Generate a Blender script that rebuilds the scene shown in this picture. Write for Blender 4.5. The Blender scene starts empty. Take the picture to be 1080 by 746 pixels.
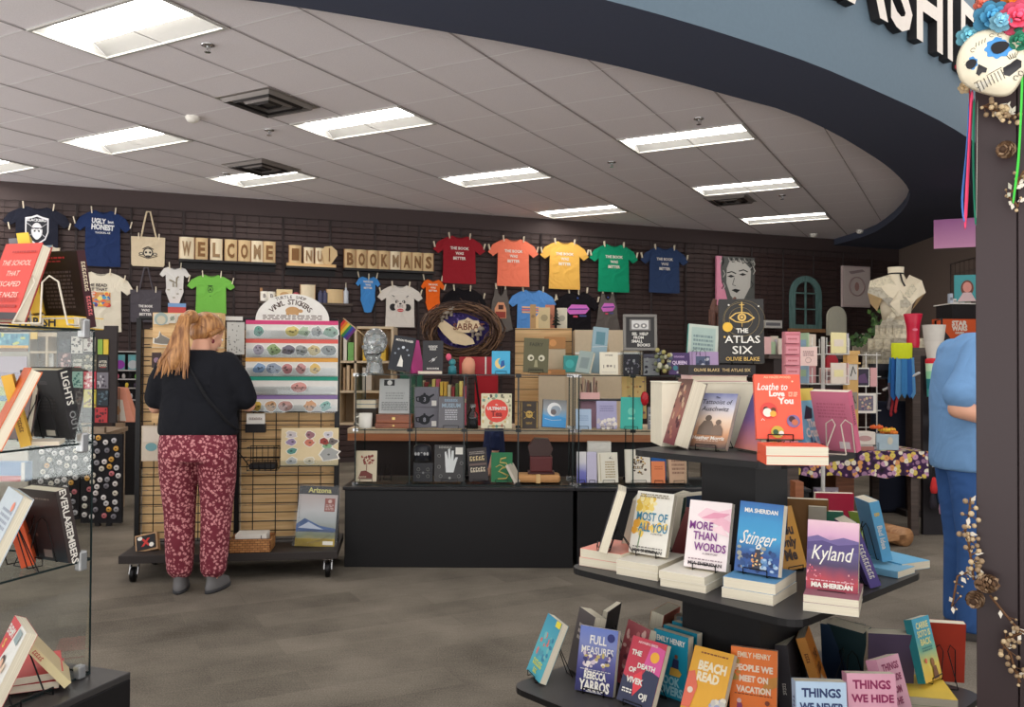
import bpy,bmesh,math,random
from mathutils import Vector,Matrix
from mathutils.geometry import tessellate_polygon
rnd = random.Random(11)
S = bpy.context.scene
COL = S.collection
R = math.radians
PI = math.pi

# ------------------------------------------------------------------ camera, world, exposure
F = 895.24;PITCH = R(0.8546);ROLL = R(0.306);CAMZ = 1.32
_r = Vector((1,0,0));_f = Vector((0,math.cos(PITCH),math.sin(PITCH)));_u = Vector((0,-math.sin(PITCH),math.cos(PITCH)))
CR = math.cos(ROLL)*_r + math.sin(ROLL)*_u
CU = math.cos(ROLL)*_u - math.sin(ROLL)*_r
CAM = Vector((0,0,CAMZ))
cd = bpy.data.cameras.new('camera');cam = bpy.data.objects.new('camera',cd);COL.objects.link(cam)
cd.sensor_width = 36;cd.lens = F/1080*36;cd.clip_start = .05;cd.clip_end = 200
M = Matrix.Identity(4)
for i in range(3):
    M[i][0] = CR[i];M[i][1] = CU[i];M[i][2] = -_f[i];M[i][3] = CAM[i]
cam.matrix_world = M
S.camera = cam
S.view_settings.view_transform = 'Standard'
S.view_settings.look = 'None'
S.view_settings.exposure = 0.38
S.view_settings.gamma = 1
S.view_settings.use_curve_mapping = False
S.cycles.transparent_max_bounces = 48
S.cycles.max_bounces = 8
S.cycles.sample_clamp_indirect = 4
WORLD = 1.12;LAMP = 12.0
w = bpy.data.worlds.new('world');S.world = w;w.use_nodes = True
w.node_tree.nodes['Background'].inputs[0].default_value = (1.0,.975,.965,1)
w.node_tree.nodes['Background'].inputs[1].default_value = WORLD
# world fill light, added: even above the horizon, boosted below to brighten the ceiling
_n = w.node_tree;_tc = _n.nodes.new('ShaderNodeTexCoord');_sp = _n.nodes.new('ShaderNodeSeparateXYZ');_n.links.new(_tc.outputs['Generated'],_sp.inputs[0])
_mr = _n.nodes.new('ShaderNodeMapRange');_mr.inputs['From Min'].default_value = -.12;_mr.inputs['From Max'].default_value = .08;_mr.inputs['To Min'].default_value = WORLD*2.8;_mr.inputs['To Max'].default_value = WORLD
_n.links.new(_sp.outputs['Z'],_mr.inputs['Value']);_n.links.new(_mr.outputs[0],_n.nodes['Background'].inputs[1])

def ray(px,py):
    return (_f + CR*((px-540)/F) - CU*((py-373)/F))
def at_d(px,py,d):
    r = ray(px,py);return CAM + r*(d/r.y)
def at_z(px,py,z):
    r = ray(px,py);return CAM + r*((z-CAMZ)/r.z)
def at_plane(px,py,p,n):
    r = ray(px,py);return CAM + r*((p-CAM).dot(n)/r.dot(n))
def proj(P):
    v = Vector(P)-CAM;d = v.dot(_f)
    return 540+F*v.dot(CR)/d,373-F*v.dot(CU)/d

# ------------------------------------------------------------------ materials
def lin(c):
    return tuple(((x/255)/12.92 if x/255 <= .04045 else ((x/255+.055)/1.055)**2.4) for x in c)
_mats = {}
def mt(rgb,rough=.55,metal=0.0,var=.06,emit=0,scale=30,trans=0):
    key = (tuple(rgb),rough,metal,var,emit,scale,trans)
    if key in _mats: return _mats[key]
    m = bpy.data.materials.new('mat_%d' % len(_mats));m.use_nodes = True
    nt = m.node_tree;b = nt.nodes['Principled BSDF']
    c = lin(rgb)
    b.inputs['Roughness'].default_value = rough;b.inputs['Metallic'].default_value = metal
    b.inputs['Specular IOR Level'].default_value = .35
    n = nt.nodes.new('ShaderNodeTexNoise');n.inputs['Scale'].default_value = scale
    tc = nt.nodes.new('ShaderNodeTexCoord');nt.links.new(tc.outputs['Object'],n.inputs['Vector'])
    mx = nt.nodes.new('ShaderNodeMix');mx.data_type = 'RGBA'
    nt.links.new(n.outputs['Fac'],mx.inputs['Factor'])
    mx.inputs['A'].default_value = tuple(min(1,x*(1-var)) for x in c)+(1,)
    mx.inputs['B'].default_value = tuple(min(1,x*(1+var)) for x in c)+(1,)
    nt.links.new(mx.outputs['Result'],b.inputs['Base Color'])
    if emit:
        b.inputs['Emission Color'].default_value = c+(1,);b.inputs['Emission Strength'].default_value = emit
    _mats[key] = m
    return m
def node_mat(key,fn):
    if key in _mats: return _mats[key]
    m = bpy.data.materials.new(key);m.use_nodes = True
    fn(m.node_tree,m.node_tree.nodes['Principled BSDF']);_mats[key] = m
    return m
def ramp(nt,stops,interp='LINEAR'):
    cr = nt.nodes.new('ShaderNodeValToRGB');cr.color_ramp.interpolation = interp
    e = cr.color_ramp.elements
    while len(e) < len(stops): e.new(.5)
    for k,(p,c) in zip(e,stops): k.position = p;k.color = lin(c)+(1,)
    return cr
def grad(*cols,axis='Z',rough=.45):
    """printed colour blend over the height of a cover"""
    def fn(nt,b):
        tc = nt.nodes.new('ShaderNodeTexCoord');sp = nt.nodes.new('ShaderNodeSeparateXYZ')
        nt.links.new(tc.outputs['Generated'],sp.inputs[0])
        nz = nt.nodes.new('ShaderNodeTexNoise');nz.inputs['Scale'].default_value = 4
        nt.links.new(tc.outputs['Generated'],nz.inputs['Vector'])
        ad = nt.nodes.new('ShaderNodeMath');ad.operation = 'MULTIPLY_ADD';ad.inputs[1].default_value = .12
        nt.links.new(nz.outputs['Fac'],ad.inputs[0]);nt.links.new(sp.outputs[axis],ad.inputs[2])
        sb = nt.nodes.new('ShaderNodeMath');sb.operation = 'SUBTRACT';sb.inputs[1].default_value = .06
        nt.links.new(ad.outputs[0],sb.inputs[0])
        cr = ramp(nt,[(i/(len(cols)-1),c) for i,c in enumerate(cols)])
        nt.links.new(sb.outputs[0],cr.inputs[0]);nt.links.new(cr.outputs[0],b.inputs['Base Color'])
        b.inputs['Roughness'].default_value = rough
    return node_mat('grad_%s_%s' % (axis,'_'.join('%d-%d-%d' % tuple(c) for c in cols)),fn)
def asmat(c,rough=.5):
    return mt(c,rough) if isinstance(c,tuple) else c
def glass_fn(tint,gloss):
    def fn(nt,b):
        nt.nodes.remove(b)
        out = nt.nodes['Material Output']
        t = nt.nodes.new('ShaderNodeBsdfTransparent');t.inputs[0].default_value = tint+(1,)
        g = nt.nodes.new('ShaderNodeBsdfGlossy');g.inputs['Roughness'].default_value = .03
        f = nt.nodes.new('ShaderNodeFresnel');f.inputs[0].default_value = 1.45
        mm = nt.nodes.new('ShaderNodeMath');mm.operation = 'MULTIPLY';mm.inputs[1].default_value = gloss
        nt.links.new(f.outputs[0],mm.inputs[0])
        mx = nt.nodes.new('ShaderNodeMixShader');nt.links.new(mm.outputs[0],mx.inputs[0])
        nt.links.new(t.outputs[0],mx.inputs[1]);nt.links.new(g.outputs[0],mx.inputs[2]);nt.links.new(mx.outputs[0],out.inputs[0])
    return fn
GLASS = node_mat('clear_glass',glass_fn((.965,.982,.975),.16))
ACRYL = node_mat('clear_acrylic',glass_fn((.93,.95,.96),1.0))
PLASTIC = node_mat('clear_bag',glass_fn((.98,.98,.98),.7))
BLACK = mt((24,22,24),.5);BLACKM = mt((20,19,20),.35,.3);CHROME = mt((190,190,190),.2,.9)
WHITE = mt((236,232,222),.5);PAGES = None
def _pg(nt,b):
    tc = nt.nodes.new('ShaderNodeTexCoord');mp = nt.nodes.new('ShaderNodeMapping');mp.inputs['Scale'].default_value = (3,900,3)
    nz = nt.nodes.new('ShaderNodeTexNoise');nz.inputs['Scale'].default_value = 1
    nt.links.new(tc.outputs['Object'],mp.inputs[0]);nt.links.new(mp.outputs[0],nz.inputs['Vector'])
    cr = ramp(nt,[(.3,(206,196,172)),(.7,(234,226,204))]);nt.links.new(nz.outputs['Fac'],cr.inputs[0])
    nt.links.new(cr.outputs[0],b.inputs['Base Color']);b.inputs['Roughness'].default_value = .8
PAGES = node_mat('page_edges',_pg)
def cloth(rgb,rough=.9):
    def fn(nt,b):
        tc = nt.nodes.new('ShaderNodeTexCoord')
        n1 = nt.nodes.new('ShaderNodeTexNoise');n1.inputs['Scale'].default_value = 5;n1.inputs['Distortion'].default_value = 1.2
        nt.links.new(tc.outputs['Object'],n1.inputs['Vector'])
        bp = nt.nodes.new('ShaderNodeBump');bp.inputs['Strength'].default_value = .55;bp.inputs['Distance'].default_value = .05
        nt.links.new(n1.outputs['Fac'],bp.inputs['Height']);nt.links.new(bp.outputs[0],b.inputs['Normal'])
        c = lin(rgb)
        mx = nt.nodes.new('ShaderNodeMix');mx.data_type = 'RGBA'
        n2 = nt.nodes.new('ShaderNodeTexNoise');n2.inputs['Scale'].default_value = 300;nt.links.new(tc.outputs['Object'],n2.inputs['Vector'])
        nt.links.new(n2.outputs['Fac'],mx.inputs['Factor'])
        mx.inputs['A'].default_value = tuple(x*.92 for x in c)+(1,);mx.inputs['B'].default_value = tuple(min(1,x*1.08) for x in c)+(1,)
        nt.links.new(mx.outputs['Result'],b.inputs['Base Color']);b.inputs['Roughness'].default_value = rough
        b.inputs['Specular IOR Level'].default_value = .15
    return node_mat('cloth_%d_%d_%d' % tuple(rgb),fn)
def wood(c1,c2,scale=(2,30,30),rough=.55):
    def fn(nt,b):
        tc = nt.nodes.new('ShaderNodeTexCoord');mp = nt.nodes.new('ShaderNodeMapping');mp.inputs['Scale'].default_value = scale
        nz = nt.nodes.new('ShaderNodeTexNoise');nz.inputs['Scale'].default_value = 1.5;nz.inputs['Detail'].default_value = 5;nz.inputs['Distortion'].default_value = .6
        nt.links.new(tc.outputs['Object'],mp.inputs[0]);nt.links.new(mp.outputs[0],nz.inputs['Vector'])
        cr = ramp(nt,[(.3,c1),(.7,c2)]);nt.links.new(nz.outputs['Fac'],cr.inputs[0])
        nt.links.new(cr.outputs[0],b.inputs['Base Color']);b.inputs['Roughness'].default_value = rough
    return node_mat('wood_%s_%s_%s' % (c1,c2,scale),fn)
PINE = wood((206,164,108),(232,196,142));OAK = wood((150,104,66),(186,140,96));DARKW = wood((58,46,40),(84,70,62))

# ------------------------------------------------------------------ mesh builder
_txt = {}
def text_geo(s,bold=.012):
    k = (s,bold)
    if k in _txt: return _txt[k]
    cu = bpy.data.curves.new('t','FONT');cu.body = s;cu.size = 1;cu.resolution_u = 2;cu.offset = bold
    o = bpy.data.objects.new('t',cu)
    me = bpy.data.meshes.new_from_object(o)
    vs = [v.co.copy() for v in me.vertices];fs = [tuple(p.vertices) for p in me.polygons]
    bpy.data.meshes.remove(me);bpy.data.objects.remove(o);bpy.data.curves.remove(cu)
    if vs:
        x0 = min(v.x for v in vs);x1 = max(v.x for v in vs);y0 = min(v.y for v in vs);y1 = max(v.y for v in vs)
    else: x0 = x1 = y0 = y1 = 0
    _txt[k] = (vs,fs,x0,x1,y0,y1)
    return _txt[k]
class MB:
    def __init__(s): s.v = [];s.f = [];s.m = [];s.sm = [];s.mats = [];s.M = Matrix.Identity(4)
    def mi(s,m):
        m = asmat(m)
        if m not in s.mats: s.mats.append(m)
        return s.mats.index(m)
    def add(s,vs,fs,m,smooth=False):
        k = s.mi(m);o = len(s.v)
        s.v += [s.M @ Vector(v) for v in vs]
        s.f += [tuple(i+o for i in f) for f in fs];s.m += [k]*len(fs);s.sm += [smooth]*len(fs)
        return s
    def box(s,x0,x1,y0,y1,z0,z1,m):
        vs = [(x0,y0,z0),(x1,y0,z0),(x1,y1,z0),(x0,y1,z0),(x0,y0,z1),(x1,y0,z1),(x1,y1,z1),(x0,y1,z1)]
        return s.add(vs,[(3,2,1,0),(4,5,6,7),(0,1,5,4),(1,2,6,5),(2,3,7,6),(3,0,4,7)],m)
    def cbox(s,c,d,m):
        return s.box(c[0]-d[0]/2,c[0]+d[0]/2,c[1]-d[1]/2,c[1]+d[1]/2,c[2]-d[2]/2,c[2]+d[2]/2,m)
    def tube(s,pts,r,m,n=8,closed=False,caps=True,sx=1):
        pts = [Vector(p) for p in pts];N = len(pts)
        rs = r if isinstance(r,(list,tuple)) else [r]*N
        vs = [];prev = None
        for i,p in enumerate(pts):
            if closed: t = pts[(i+1) % N]-pts[i-1]
            else: t = pts[min(i+1,N-1)]-pts[max(i-1,0)]
            t.normalize()
            if prev is None:
                a = Vector((0,0,1)) if abs(t.z) < .9 else Vector((1,0,0))
                u = t.cross(a).normalized()
            else:
                u = prev - t*prev.dot(t)
                if u.length < 1e-6: u = t.cross(Vector((1,0,0)))
                u.normalize()
            prev = u;q = t.cross(u)
            for k in range(n):
                a = 2*PI*k/n;vs.append(p+u*math.cos(a)*rs[i]*sx+q*math.sin(a)*rs[i])
        fs = []
        for i in range(N if closed else N-1):
            j = (i+1) % N
            for k in range(n):
                l = (k+1) % n;fs.append((i*n+k,i*n+l,j*n+l,j*n+k))
        s.add(vs,fs,m,True)
        if caps and not closed:
            s.add(vs[:n],[tuple(range(n))[::-1]],m);s.add(vs[-n:],[tuple(range(n))],m)
        return s
    def lathe(s,prof,m,n=20,c=(0,0),rx=1,ry=1,smooth=True):
        vs = [];fs = []
        for (r,z) in prof:
            for k in range(n):
                a = 2*PI*k/n;vs.append((c[0]+r*rx*math.cos(a),c[1]+r*ry*math.sin(a),z))
        P = len(prof)
        for i in range(P-1):
            for k in range(n):
                l = (k+1) % n;fs.append((i*n+k,i*n+l,(i+1)*n+l,(i+1)*n+k))
        s.add(vs,fs,m,smooth)
        for i,rev in ((0,True),(P-1,False)):
            if prof[i][0] > 1e-5:
                t = tuple(range(i*n,i*n+n));s.add([vs[q] for q in t],[tuple(range(n))[::-1] if rev else tuple(range(n))],m)
        return s
    def ell(s,c,r,m,n=14,k=9):
        prof = [(math.sin(PI*i/k),-math.cos(PI*i/k)) for i in range(k+1)]
        vs = [];fs = []
        for (a,b) in prof:
            for j in range(n):
                t = 2*PI*j/n;vs.append((c[0]+r[0]*max(a,1e-4)*math.cos(t),c[1]+r[1]*max(a,1e-4)*math.sin(t),c[2]+r[2]*b))
        for i in range(k):
            for j in range(n):
                l = (j+1) % n;fs.append((i*n+j,i*n+l,(i+1)*n+l,(i+1)*n+j))
        return s.add(vs,fs,m,True)
    def loft(s,rings,m,n=20,caps=True):
        """rings: (cx,cy,cz,rx,ry)"""
        vs = [];fs = []
        for (cx,cy,cz,rx,ry) in rings:
            for k in range(n):
                a = 2*PI*k/n;vs.append((cx+rx*math.cos(a),cy+ry*math.sin(a),cz))
        for i in range(len(rings)-1):
            for k in range(n):
                l = (k+1) % n;fs.append((i*n+k,i*n+l,(i+1)*n+l,(i+1)*n+k))
        if caps: fs += [tuple(range(n))[::-1],tuple(range((len(rings)-1)*n,len(rings)*n))]
        return s.add(vs,fs,m,True)
    def prism(s,poly,y0,y1,m,side=None):
        """polygon in x,z (counter-clockwise seen from -y), front at y0, back at y1"""
        tri = tessellate_polygon([[Vector((p[0],p[1],0)) for p in poly]])
        n = len(poly);area = sum(poly[i-1][0]*poly[i][1]-poly[i][0]*poly[i-1][1] for i in range(n))
        ft = [];
        for t in tri:
            a,b,c = (poly[i] for i in t)
            ccw = (b[0]-a[0])*(c[1]-a[1])-(c[0]-a[0])*(b[1]-a[1]) > 0
            ft.append(t if ccw else t[::-1])
        s.add([(p[0],y0,p[1]) for p in poly],ft,m)
        if y1 != y0:
            s.add([(p[0],y1,p[1]) for p in poly],[t[::-1] for t in ft],m)
            vs = [(p[0],y0,p[1]) for p in poly]+[(p[0],y1,p[1]) for p in poly]
            fs = [(i,i+n,(i+1) % n+n,(i+1) % n) for i in range(n)]
            if area < 0: fs = [f[::-1] for f in fs]
            s.add(vs,fs,side or m)
        return s
    def poly(s,poly,y,m): return s.prism(poly,y,y,m)
    def disc(s,x,z,rx,rz,y,m,n=20):
        return s.prism([(x+rx*math.cos(2*PI*k/n),z+rz*math.sin(2*PI*k/n)) for k in range(n)],y,y,m)
    def text(s,t,x,z,h,m,y=0,maxw=None,rot=0,bold=.012,fitw=None,shear=0):
        """text centred at x,z, capital height h, facing -y"""
        if t[0] == '#':      # lettering too blurred to read: a run of short marks
            n = int(t[1:]);tw = n*.66*h;q = min(1,(fitw or maxw or tw)/tw);c,sn = math.cos(rot),math.sin(rot)
            for i in range(n):
                xa = (i-n/2)*.66*h*q;hh = h*(.5,.42,.5,.34)[i % 4]
                s.add([(x+a*c-b*sn,y,z+a*sn+b*c) for a,b in ((xa,-h*.5),(xa+.2*h*q,-h*.5),(xa+.2*h*q,hh),(xa,hh),(xa+.2*h*q,hh-.2*h),(xa+.48*h*q,hh-.2*h),(xa+.48*h*q,hh),(xa+.3*h*q,-h*.5),(xa+.48*h*q,-h*.5),(xa+.48*h*q,-h*.1),(xa+.3*h*q,-h*.1))],[(0,1,2,3),(4,5,6,2),(7,8,9,10)],m)
            return s
        vs,fs,x0,x1,y0,y1 = text_geo(t,bold)
        if not vs: return s
        k = h/.72;wx = (x1-x0)*k;kx = k
        if fitw: kx = k*fitw/wx
        elif maxw and wx > maxw: kx = k*maxw/wx
        cx = (x0+x1)/2;cz = .36
        c,sn = math.cos(rot),math.sin(rot)
        out = []
        for v in vs:
            a = (v.x-cx)*kx+shear*(v.y-cz)*k;b = (v.y-cz)*k
            out.append((x+a*c-b*sn,y,z+a*sn+b*c))
        return s.add(out,fs,m)
    def build(s,name,parent=None,loc=(0,0,0),bevel=0,rot=None,mods=()):
        me = bpy.data.meshes.new(name)
        me.from_pydata([tuple(v) for v in s.v],[],s.f)
        for m in s.mats: me.materials.append(m)
        me.polygons.foreach_set('material_index',s.m);me.polygons.foreach_set('use_smooth',s.sm)
        me.update()
        o = bpy.data.objects.new(name,me);COL.objects.link(o)
        if parent: o.parent = parent
        o.location = loc
        if rot: o.rotation_euler = rot
        if bevel:
            b = o.modifiers.new('b','BEVEL');b.width = bevel;b.segments = 2;b.limit_method = 'ANGLE';b.angle_limit = R(50)
        for k in mods:
            d = o.modifiers.new(k[0],k[0])
            for a,v in k[1].items(): setattr(d,a,v)
        return o
def tag(o,label,cat,group=None,kind=None):
    if label: o['label'] = label;o['category'] = cat
    if group: o['group'] = group
    if kind: o['kind'] = kind
    return o
def thing(name,label,cat,loc=(0,0,0),rotz=0,group=None,rot=None):
    o = bpy.data.objects.new(name,None);COL.objects.link(o);o.empty_display_size = .05
    o.location = loc;o.rotation_euler = rot if rot else (0,0,rotz)
    return tag(o,label,cat,group)
def struct(o): o['kind'] = 'structure';return o

# ------------------------------------------------------------------ room shell
CEIL = 3.505
WA = at_z(0,191,CEIL);WB = at_z(904,254,CEIL)
EW = (WB-WA);EW.z = 0;EW.normalize();NW = Vector((EW.y,-EW.x,0))   # along the wall, and out of it
WROT = math.atan2(EW.y,EW.x)
def wall_px(px,py,off=0.0):
    """(s,z) on the plane lying off in front of the long wall, and the point"""
    P = at_plane(px,py,WA+NW*off,NW)
    return (P-WA).dot(EW),P.z,P
def carpet(nt,b):
    tc = nt.nodes.new('ShaderNodeTexCoord')
    mp = nt.nodes.new('ShaderNodeMapping');mp.inputs['Rotation'].default_value = (0,0,R(-28));nt.links.new(tc.outputs['Object'],mp.inputs[0])
    br = nt.nodes.new('ShaderNodeTexBrick');br.inputs['Scale'].default_value = 1;br.inputs['Brick Width'].default_value = .92;br.inputs['Row Height'].default_value = .23
    br.inputs['Color1'].default_value = (.2,.2,.2,1);br.inputs['Color2'].default_value = (.8,.8,.8,1);br.inputs['Mortar'].default_value = (.45,.45,.45,1)
    br.inputs['Mortar Size'].default_value = .004;br.offset = .37
    nt.links.new(mp.outputs[0],br.inputs['Vector'])
    n1 = nt.nodes.new('ShaderNodeTexNoise');n1.inputs['Scale'].default_value = 2.2;n1.inputs['Detail'].default_value = 6
    nt.links.new(tc.outputs['Object'],n1.inputs['Vector'])
    mp2 = nt.nodes.new('ShaderNodeMapping');mp2.inputs['Rotation'].default_value = (0,0,R(-28));mp2.inputs['Scale'].default_value = (3,40,1);nt.links.new(tc.outputs['Object'],mp2.inputs[0])
    n2 = nt.nodes.new('ShaderNodeTexNoise');n2.inputs['Scale'].default_value = 3;n2.inputs['Detail'].default_value = 4;nt.links.new(mp2.outputs[0],n2.inputs['Vector'])
    n3 = nt.nodes.new('ShaderNodeTexNoise');n3.inputs['Scale'].default_value = 150;nt.links.new(tc.outputs['Object'],n3.inputs['Vector'])
    def mth(op,a,bb):
        q = nt.nodes.new('ShaderNodeMath');q.operation = op
        for i,x in enumerate((a,bb)):
            if hasattr(x,'links'): nt.links.new(x,q.inputs[i])
            else: q.inputs[i].default_value = x
        return q.outputs[0]
    sep = nt.nodes.new('ShaderNodeSeparateColor');nt.links.new(br.outputs['Color'],sep.inputs[0])
    s1 = mth('ADD',mth('MULTIPLY',sep.outputs[0],.15),mth('MULTIPLY',n1.outputs['Fac'],.42))
    s2 = mth('ADD',mth('MULTIPLY',n2.outputs['Fac'],.13),mth('MULTIPLY',n3.outputs['Fac'],.42))
    cr = ramp(nt,[(.34,(66,61,54)),(.72,(140,131,118))]);nt.links.new(mth('ADD',s1,s2),cr.inputs[0])
    nt.links.new(cr.outputs[0],b.inputs['Base Color']);b.inputs['Roughness'].default_value = .95;b.inputs['Specular IOR Level'].default_value = .1
    bp = nt.nodes.new('ShaderNodeBump');bp.inputs['Strength'].default_value = .5;bp.inputs['Distance'].default_value = .006
    nt.links.new(n3.outputs['Fac'],bp.inputs['Height']);nt.links.new(bp.outputs[0],b.inputs['Normal'])
b_ = MB();b_.add([(-9,-1.2,0),(11,-1.2,0),(11,19,0),(-9,19,0)],[(0,1,2,3)],node_mat('carpet',carpet));struct(b_.build('floor'))

GYAW = R(-28.4)          # long side of the ceiling modules
GA = Vector((math.cos(GYAW),math.sin(GYAW),0));GB = Vector((-GA.y,GA.x,0))
G0 = at_z(800,146,CEIL)      # a known corner of the module grid
def ceil_mat(nt,b):
    tc = nt.nodes.new('ShaderNodeTexCoord');n = nt.nodes.new('ShaderNodeTexNoise');n.inputs['Scale'].default_value = 160
    nt.links.new(tc.outputs['Object'],n.inputs['Vector'])
    cr = ramp(nt,[(.3,(232,226,228)),(.7,(244,238,240))]);nt.links.new(n.outputs['Fac'],cr.inputs[0])
    nt.links.new(cr.outputs[0],b.inputs['Base Color']);b.inputs['Roughness'].default_value = .95
TILE = node_mat('ceiling_tile',ceil_mat)
# near and far edges of the round bulkhead, laid out on its underside
HS = 3.40
far_px = [(265,0),(360,15),(455,31),(545,47),(640,67),(720,87),(780,104),(830,117),(880,140),(918,163),(937,176),(950,188),(958,198),(960,207),(955,219),(940,234),(920,247),(905,254)]
near_px = [(640,0),(720,22),(790,44),(860,68),(920,94),(980,121),(1018,143)]
far = [Vector((-9,4.9,0)),Vector((-6,4.45,0)),Vector((-4,4.35,0)),Vector((-2.6,4.52,0))]+[at_z(x,y,HS) for x,y in far_px]
near = [Vector((-9,3.9,0)),Vector((-6,3.5,0)),Vector((-4,3.4,0)),Vector((-2,3.62,0)),Vector((-.6,4.18,0))]+[at_z(x,y,HS) for x,y in near_px]+[Vector((4.65,8.22,0)),Vector((5.3,9.0,0)),Vector((6.5,10.6,0))]
def smooth2(pts,n=2):
    for _ in range(n):
        q = [pts[0]]
        for a,c in zip(pts,pts[1:]): q += [a*.75+c*.25,a*.25+c*.75]
        pts = q+[pts[-1]]
    return pts
far[-1] = far[-1]-NW*((far[-1]-WA).dot(NW))      # ends on the long wall
far = smooth2(far,1);near = smooth2(near,1)
K = WA+EW*wall_px(948,262)[0];K.z = 0          # corner of the two walls
RD = Vector((-.09,-1,0)).normalized()          # run of the short wall
def zz(p,z): return Vector((p.x,p.y,z))
cpoly = [(p.x,p.y) for p in far]+[((WA+EW*-4).x,(WA+EW*-4).y),(-9,5)]
LXY = [(-2.6,5.36),(-3.86,8.01),(-1.46,7.51),(-2.72,10.08),(-.31,9.7),(.84,11.87),(1.64,8.07),(2.82,10.27),(3.99,12.43),(-5.58,9.47)]
LC = []
for x,y in LXY:
    d = Vector((x,y,0))-zz(G0,0);ia = round(d.dot(GA)/.6096);ib = round((d.dot(GB)-.3048)/.6096)
    LC.append(zz(G0,0)+GA*(ia*.6096)+GB*(ib*.6096+.3048))
loops = [[Vector((p[0],p[1],0)) for p in cpoly]]
for c in LC:
    loops.append([c+GA*(sx*.585)+GB*(sy*.28) for sx,sy in ((-1,-1),(-1,1),(1,1),(1,-1))])
mb = MB();fl = [p for l in loops for p in l]
mb.add([(p[0],p[1],CEIL) for p in fl],[t for t in tessellate_polygon(loops)],TILE);struct(mb.build('ceiling'))
# exposed bars of the ceiling grid: long runs painted pale as if lit, cross runs grey as if shaded
def inside(x,y):
    c = False;n = len(cpoly)
    for i in range(n):
        a,d = cpoly[i-1],cpoly[i]
        if (a[1] > y) != (d[1] > y) and x < (d[0]-a[0])*(y-a[1])/(d[1]-a[1])+a[0]: c = not c
    return c
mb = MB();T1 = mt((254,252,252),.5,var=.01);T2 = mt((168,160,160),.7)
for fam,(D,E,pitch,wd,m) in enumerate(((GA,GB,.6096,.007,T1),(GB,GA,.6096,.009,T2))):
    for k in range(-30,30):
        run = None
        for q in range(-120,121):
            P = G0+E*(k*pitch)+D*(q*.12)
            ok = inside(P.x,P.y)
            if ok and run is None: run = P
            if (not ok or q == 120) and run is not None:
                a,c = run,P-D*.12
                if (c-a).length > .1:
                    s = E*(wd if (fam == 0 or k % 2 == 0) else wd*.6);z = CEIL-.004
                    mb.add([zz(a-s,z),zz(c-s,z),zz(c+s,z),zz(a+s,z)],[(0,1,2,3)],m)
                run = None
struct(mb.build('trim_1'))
# bulkhead
NAVY = mt((70,76,94),.75);NAVYF = mt((86,103,115),.7)
mb = MB()
pl = [(p.x,p.y) for p in far]+[(K.x,K.y)]+[((K+RD*4.0).x,(K+RD*4.0).y)]+[(p.x,p.y) for p in reversed(near)]
tri = tessellate_polygon([[Vector((p[0],p[1],0)) for p in pl]])
mb.add([(p[0],p[1],HS) for p in pl],[t for t in tri],NAVY)
for pts,z1,m in ((far,CEIL+.01,NAVY),(near,4.9,NAVYF)):
    vs = [zz(p,HS) for p in pts]+[zz(p,z1) for p in pts];n = len(pts)
    mb.add(vs,[(i,i+1,i+1+n,i+n) for i in range(n-1)],m,True)
struct(mb.build('trim_2'))
# long wall: plain band over grooved slat boards
WALLB = mt((70,58,57),.7);SLAT = mt((66,50,48),.55)
ZS_ = 3.20;mb = MB();sK = (K-WA).dot(EW);L0 = -4.0
mb.box(L0,sK+.15,0.012,.15,0,ZS_,WALLB);mb.box(L0,sK+.15,-.004,.15,ZS_,CEIL+.05,WALLB)
z = .08;ZS = 3.20
while z < ZS-.02:
    z1 = min(z+.062,ZS)
    mb.add([(L0,0,z),(sK,0,z),(sK,0,z1),(L0,0,z1),(L0,.013,z-.006),(sK,.013,z-.006),(sK,.013,z1+.006),(L0,.013,z1+.006)],
           [(0,1,2,3),(4,5,1,0),(3,2,6,7)],SLAT)
    z += .0762
o = struct(mb.build('wall_back',loc=(WA.x,WA.y,0)));o.rotation_euler = (0,0,WROT)
mb = MB();RWL = 11
mb.box(-.2,RWL,0,.15,0,HS+.1,mt((120,104,94),.7))
o = struct(mb.build('wall_right',loc=(K.x,K.y,0)));o.rotation_euler = (0,0,math.atan2(RD.y,RD.x))
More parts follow.
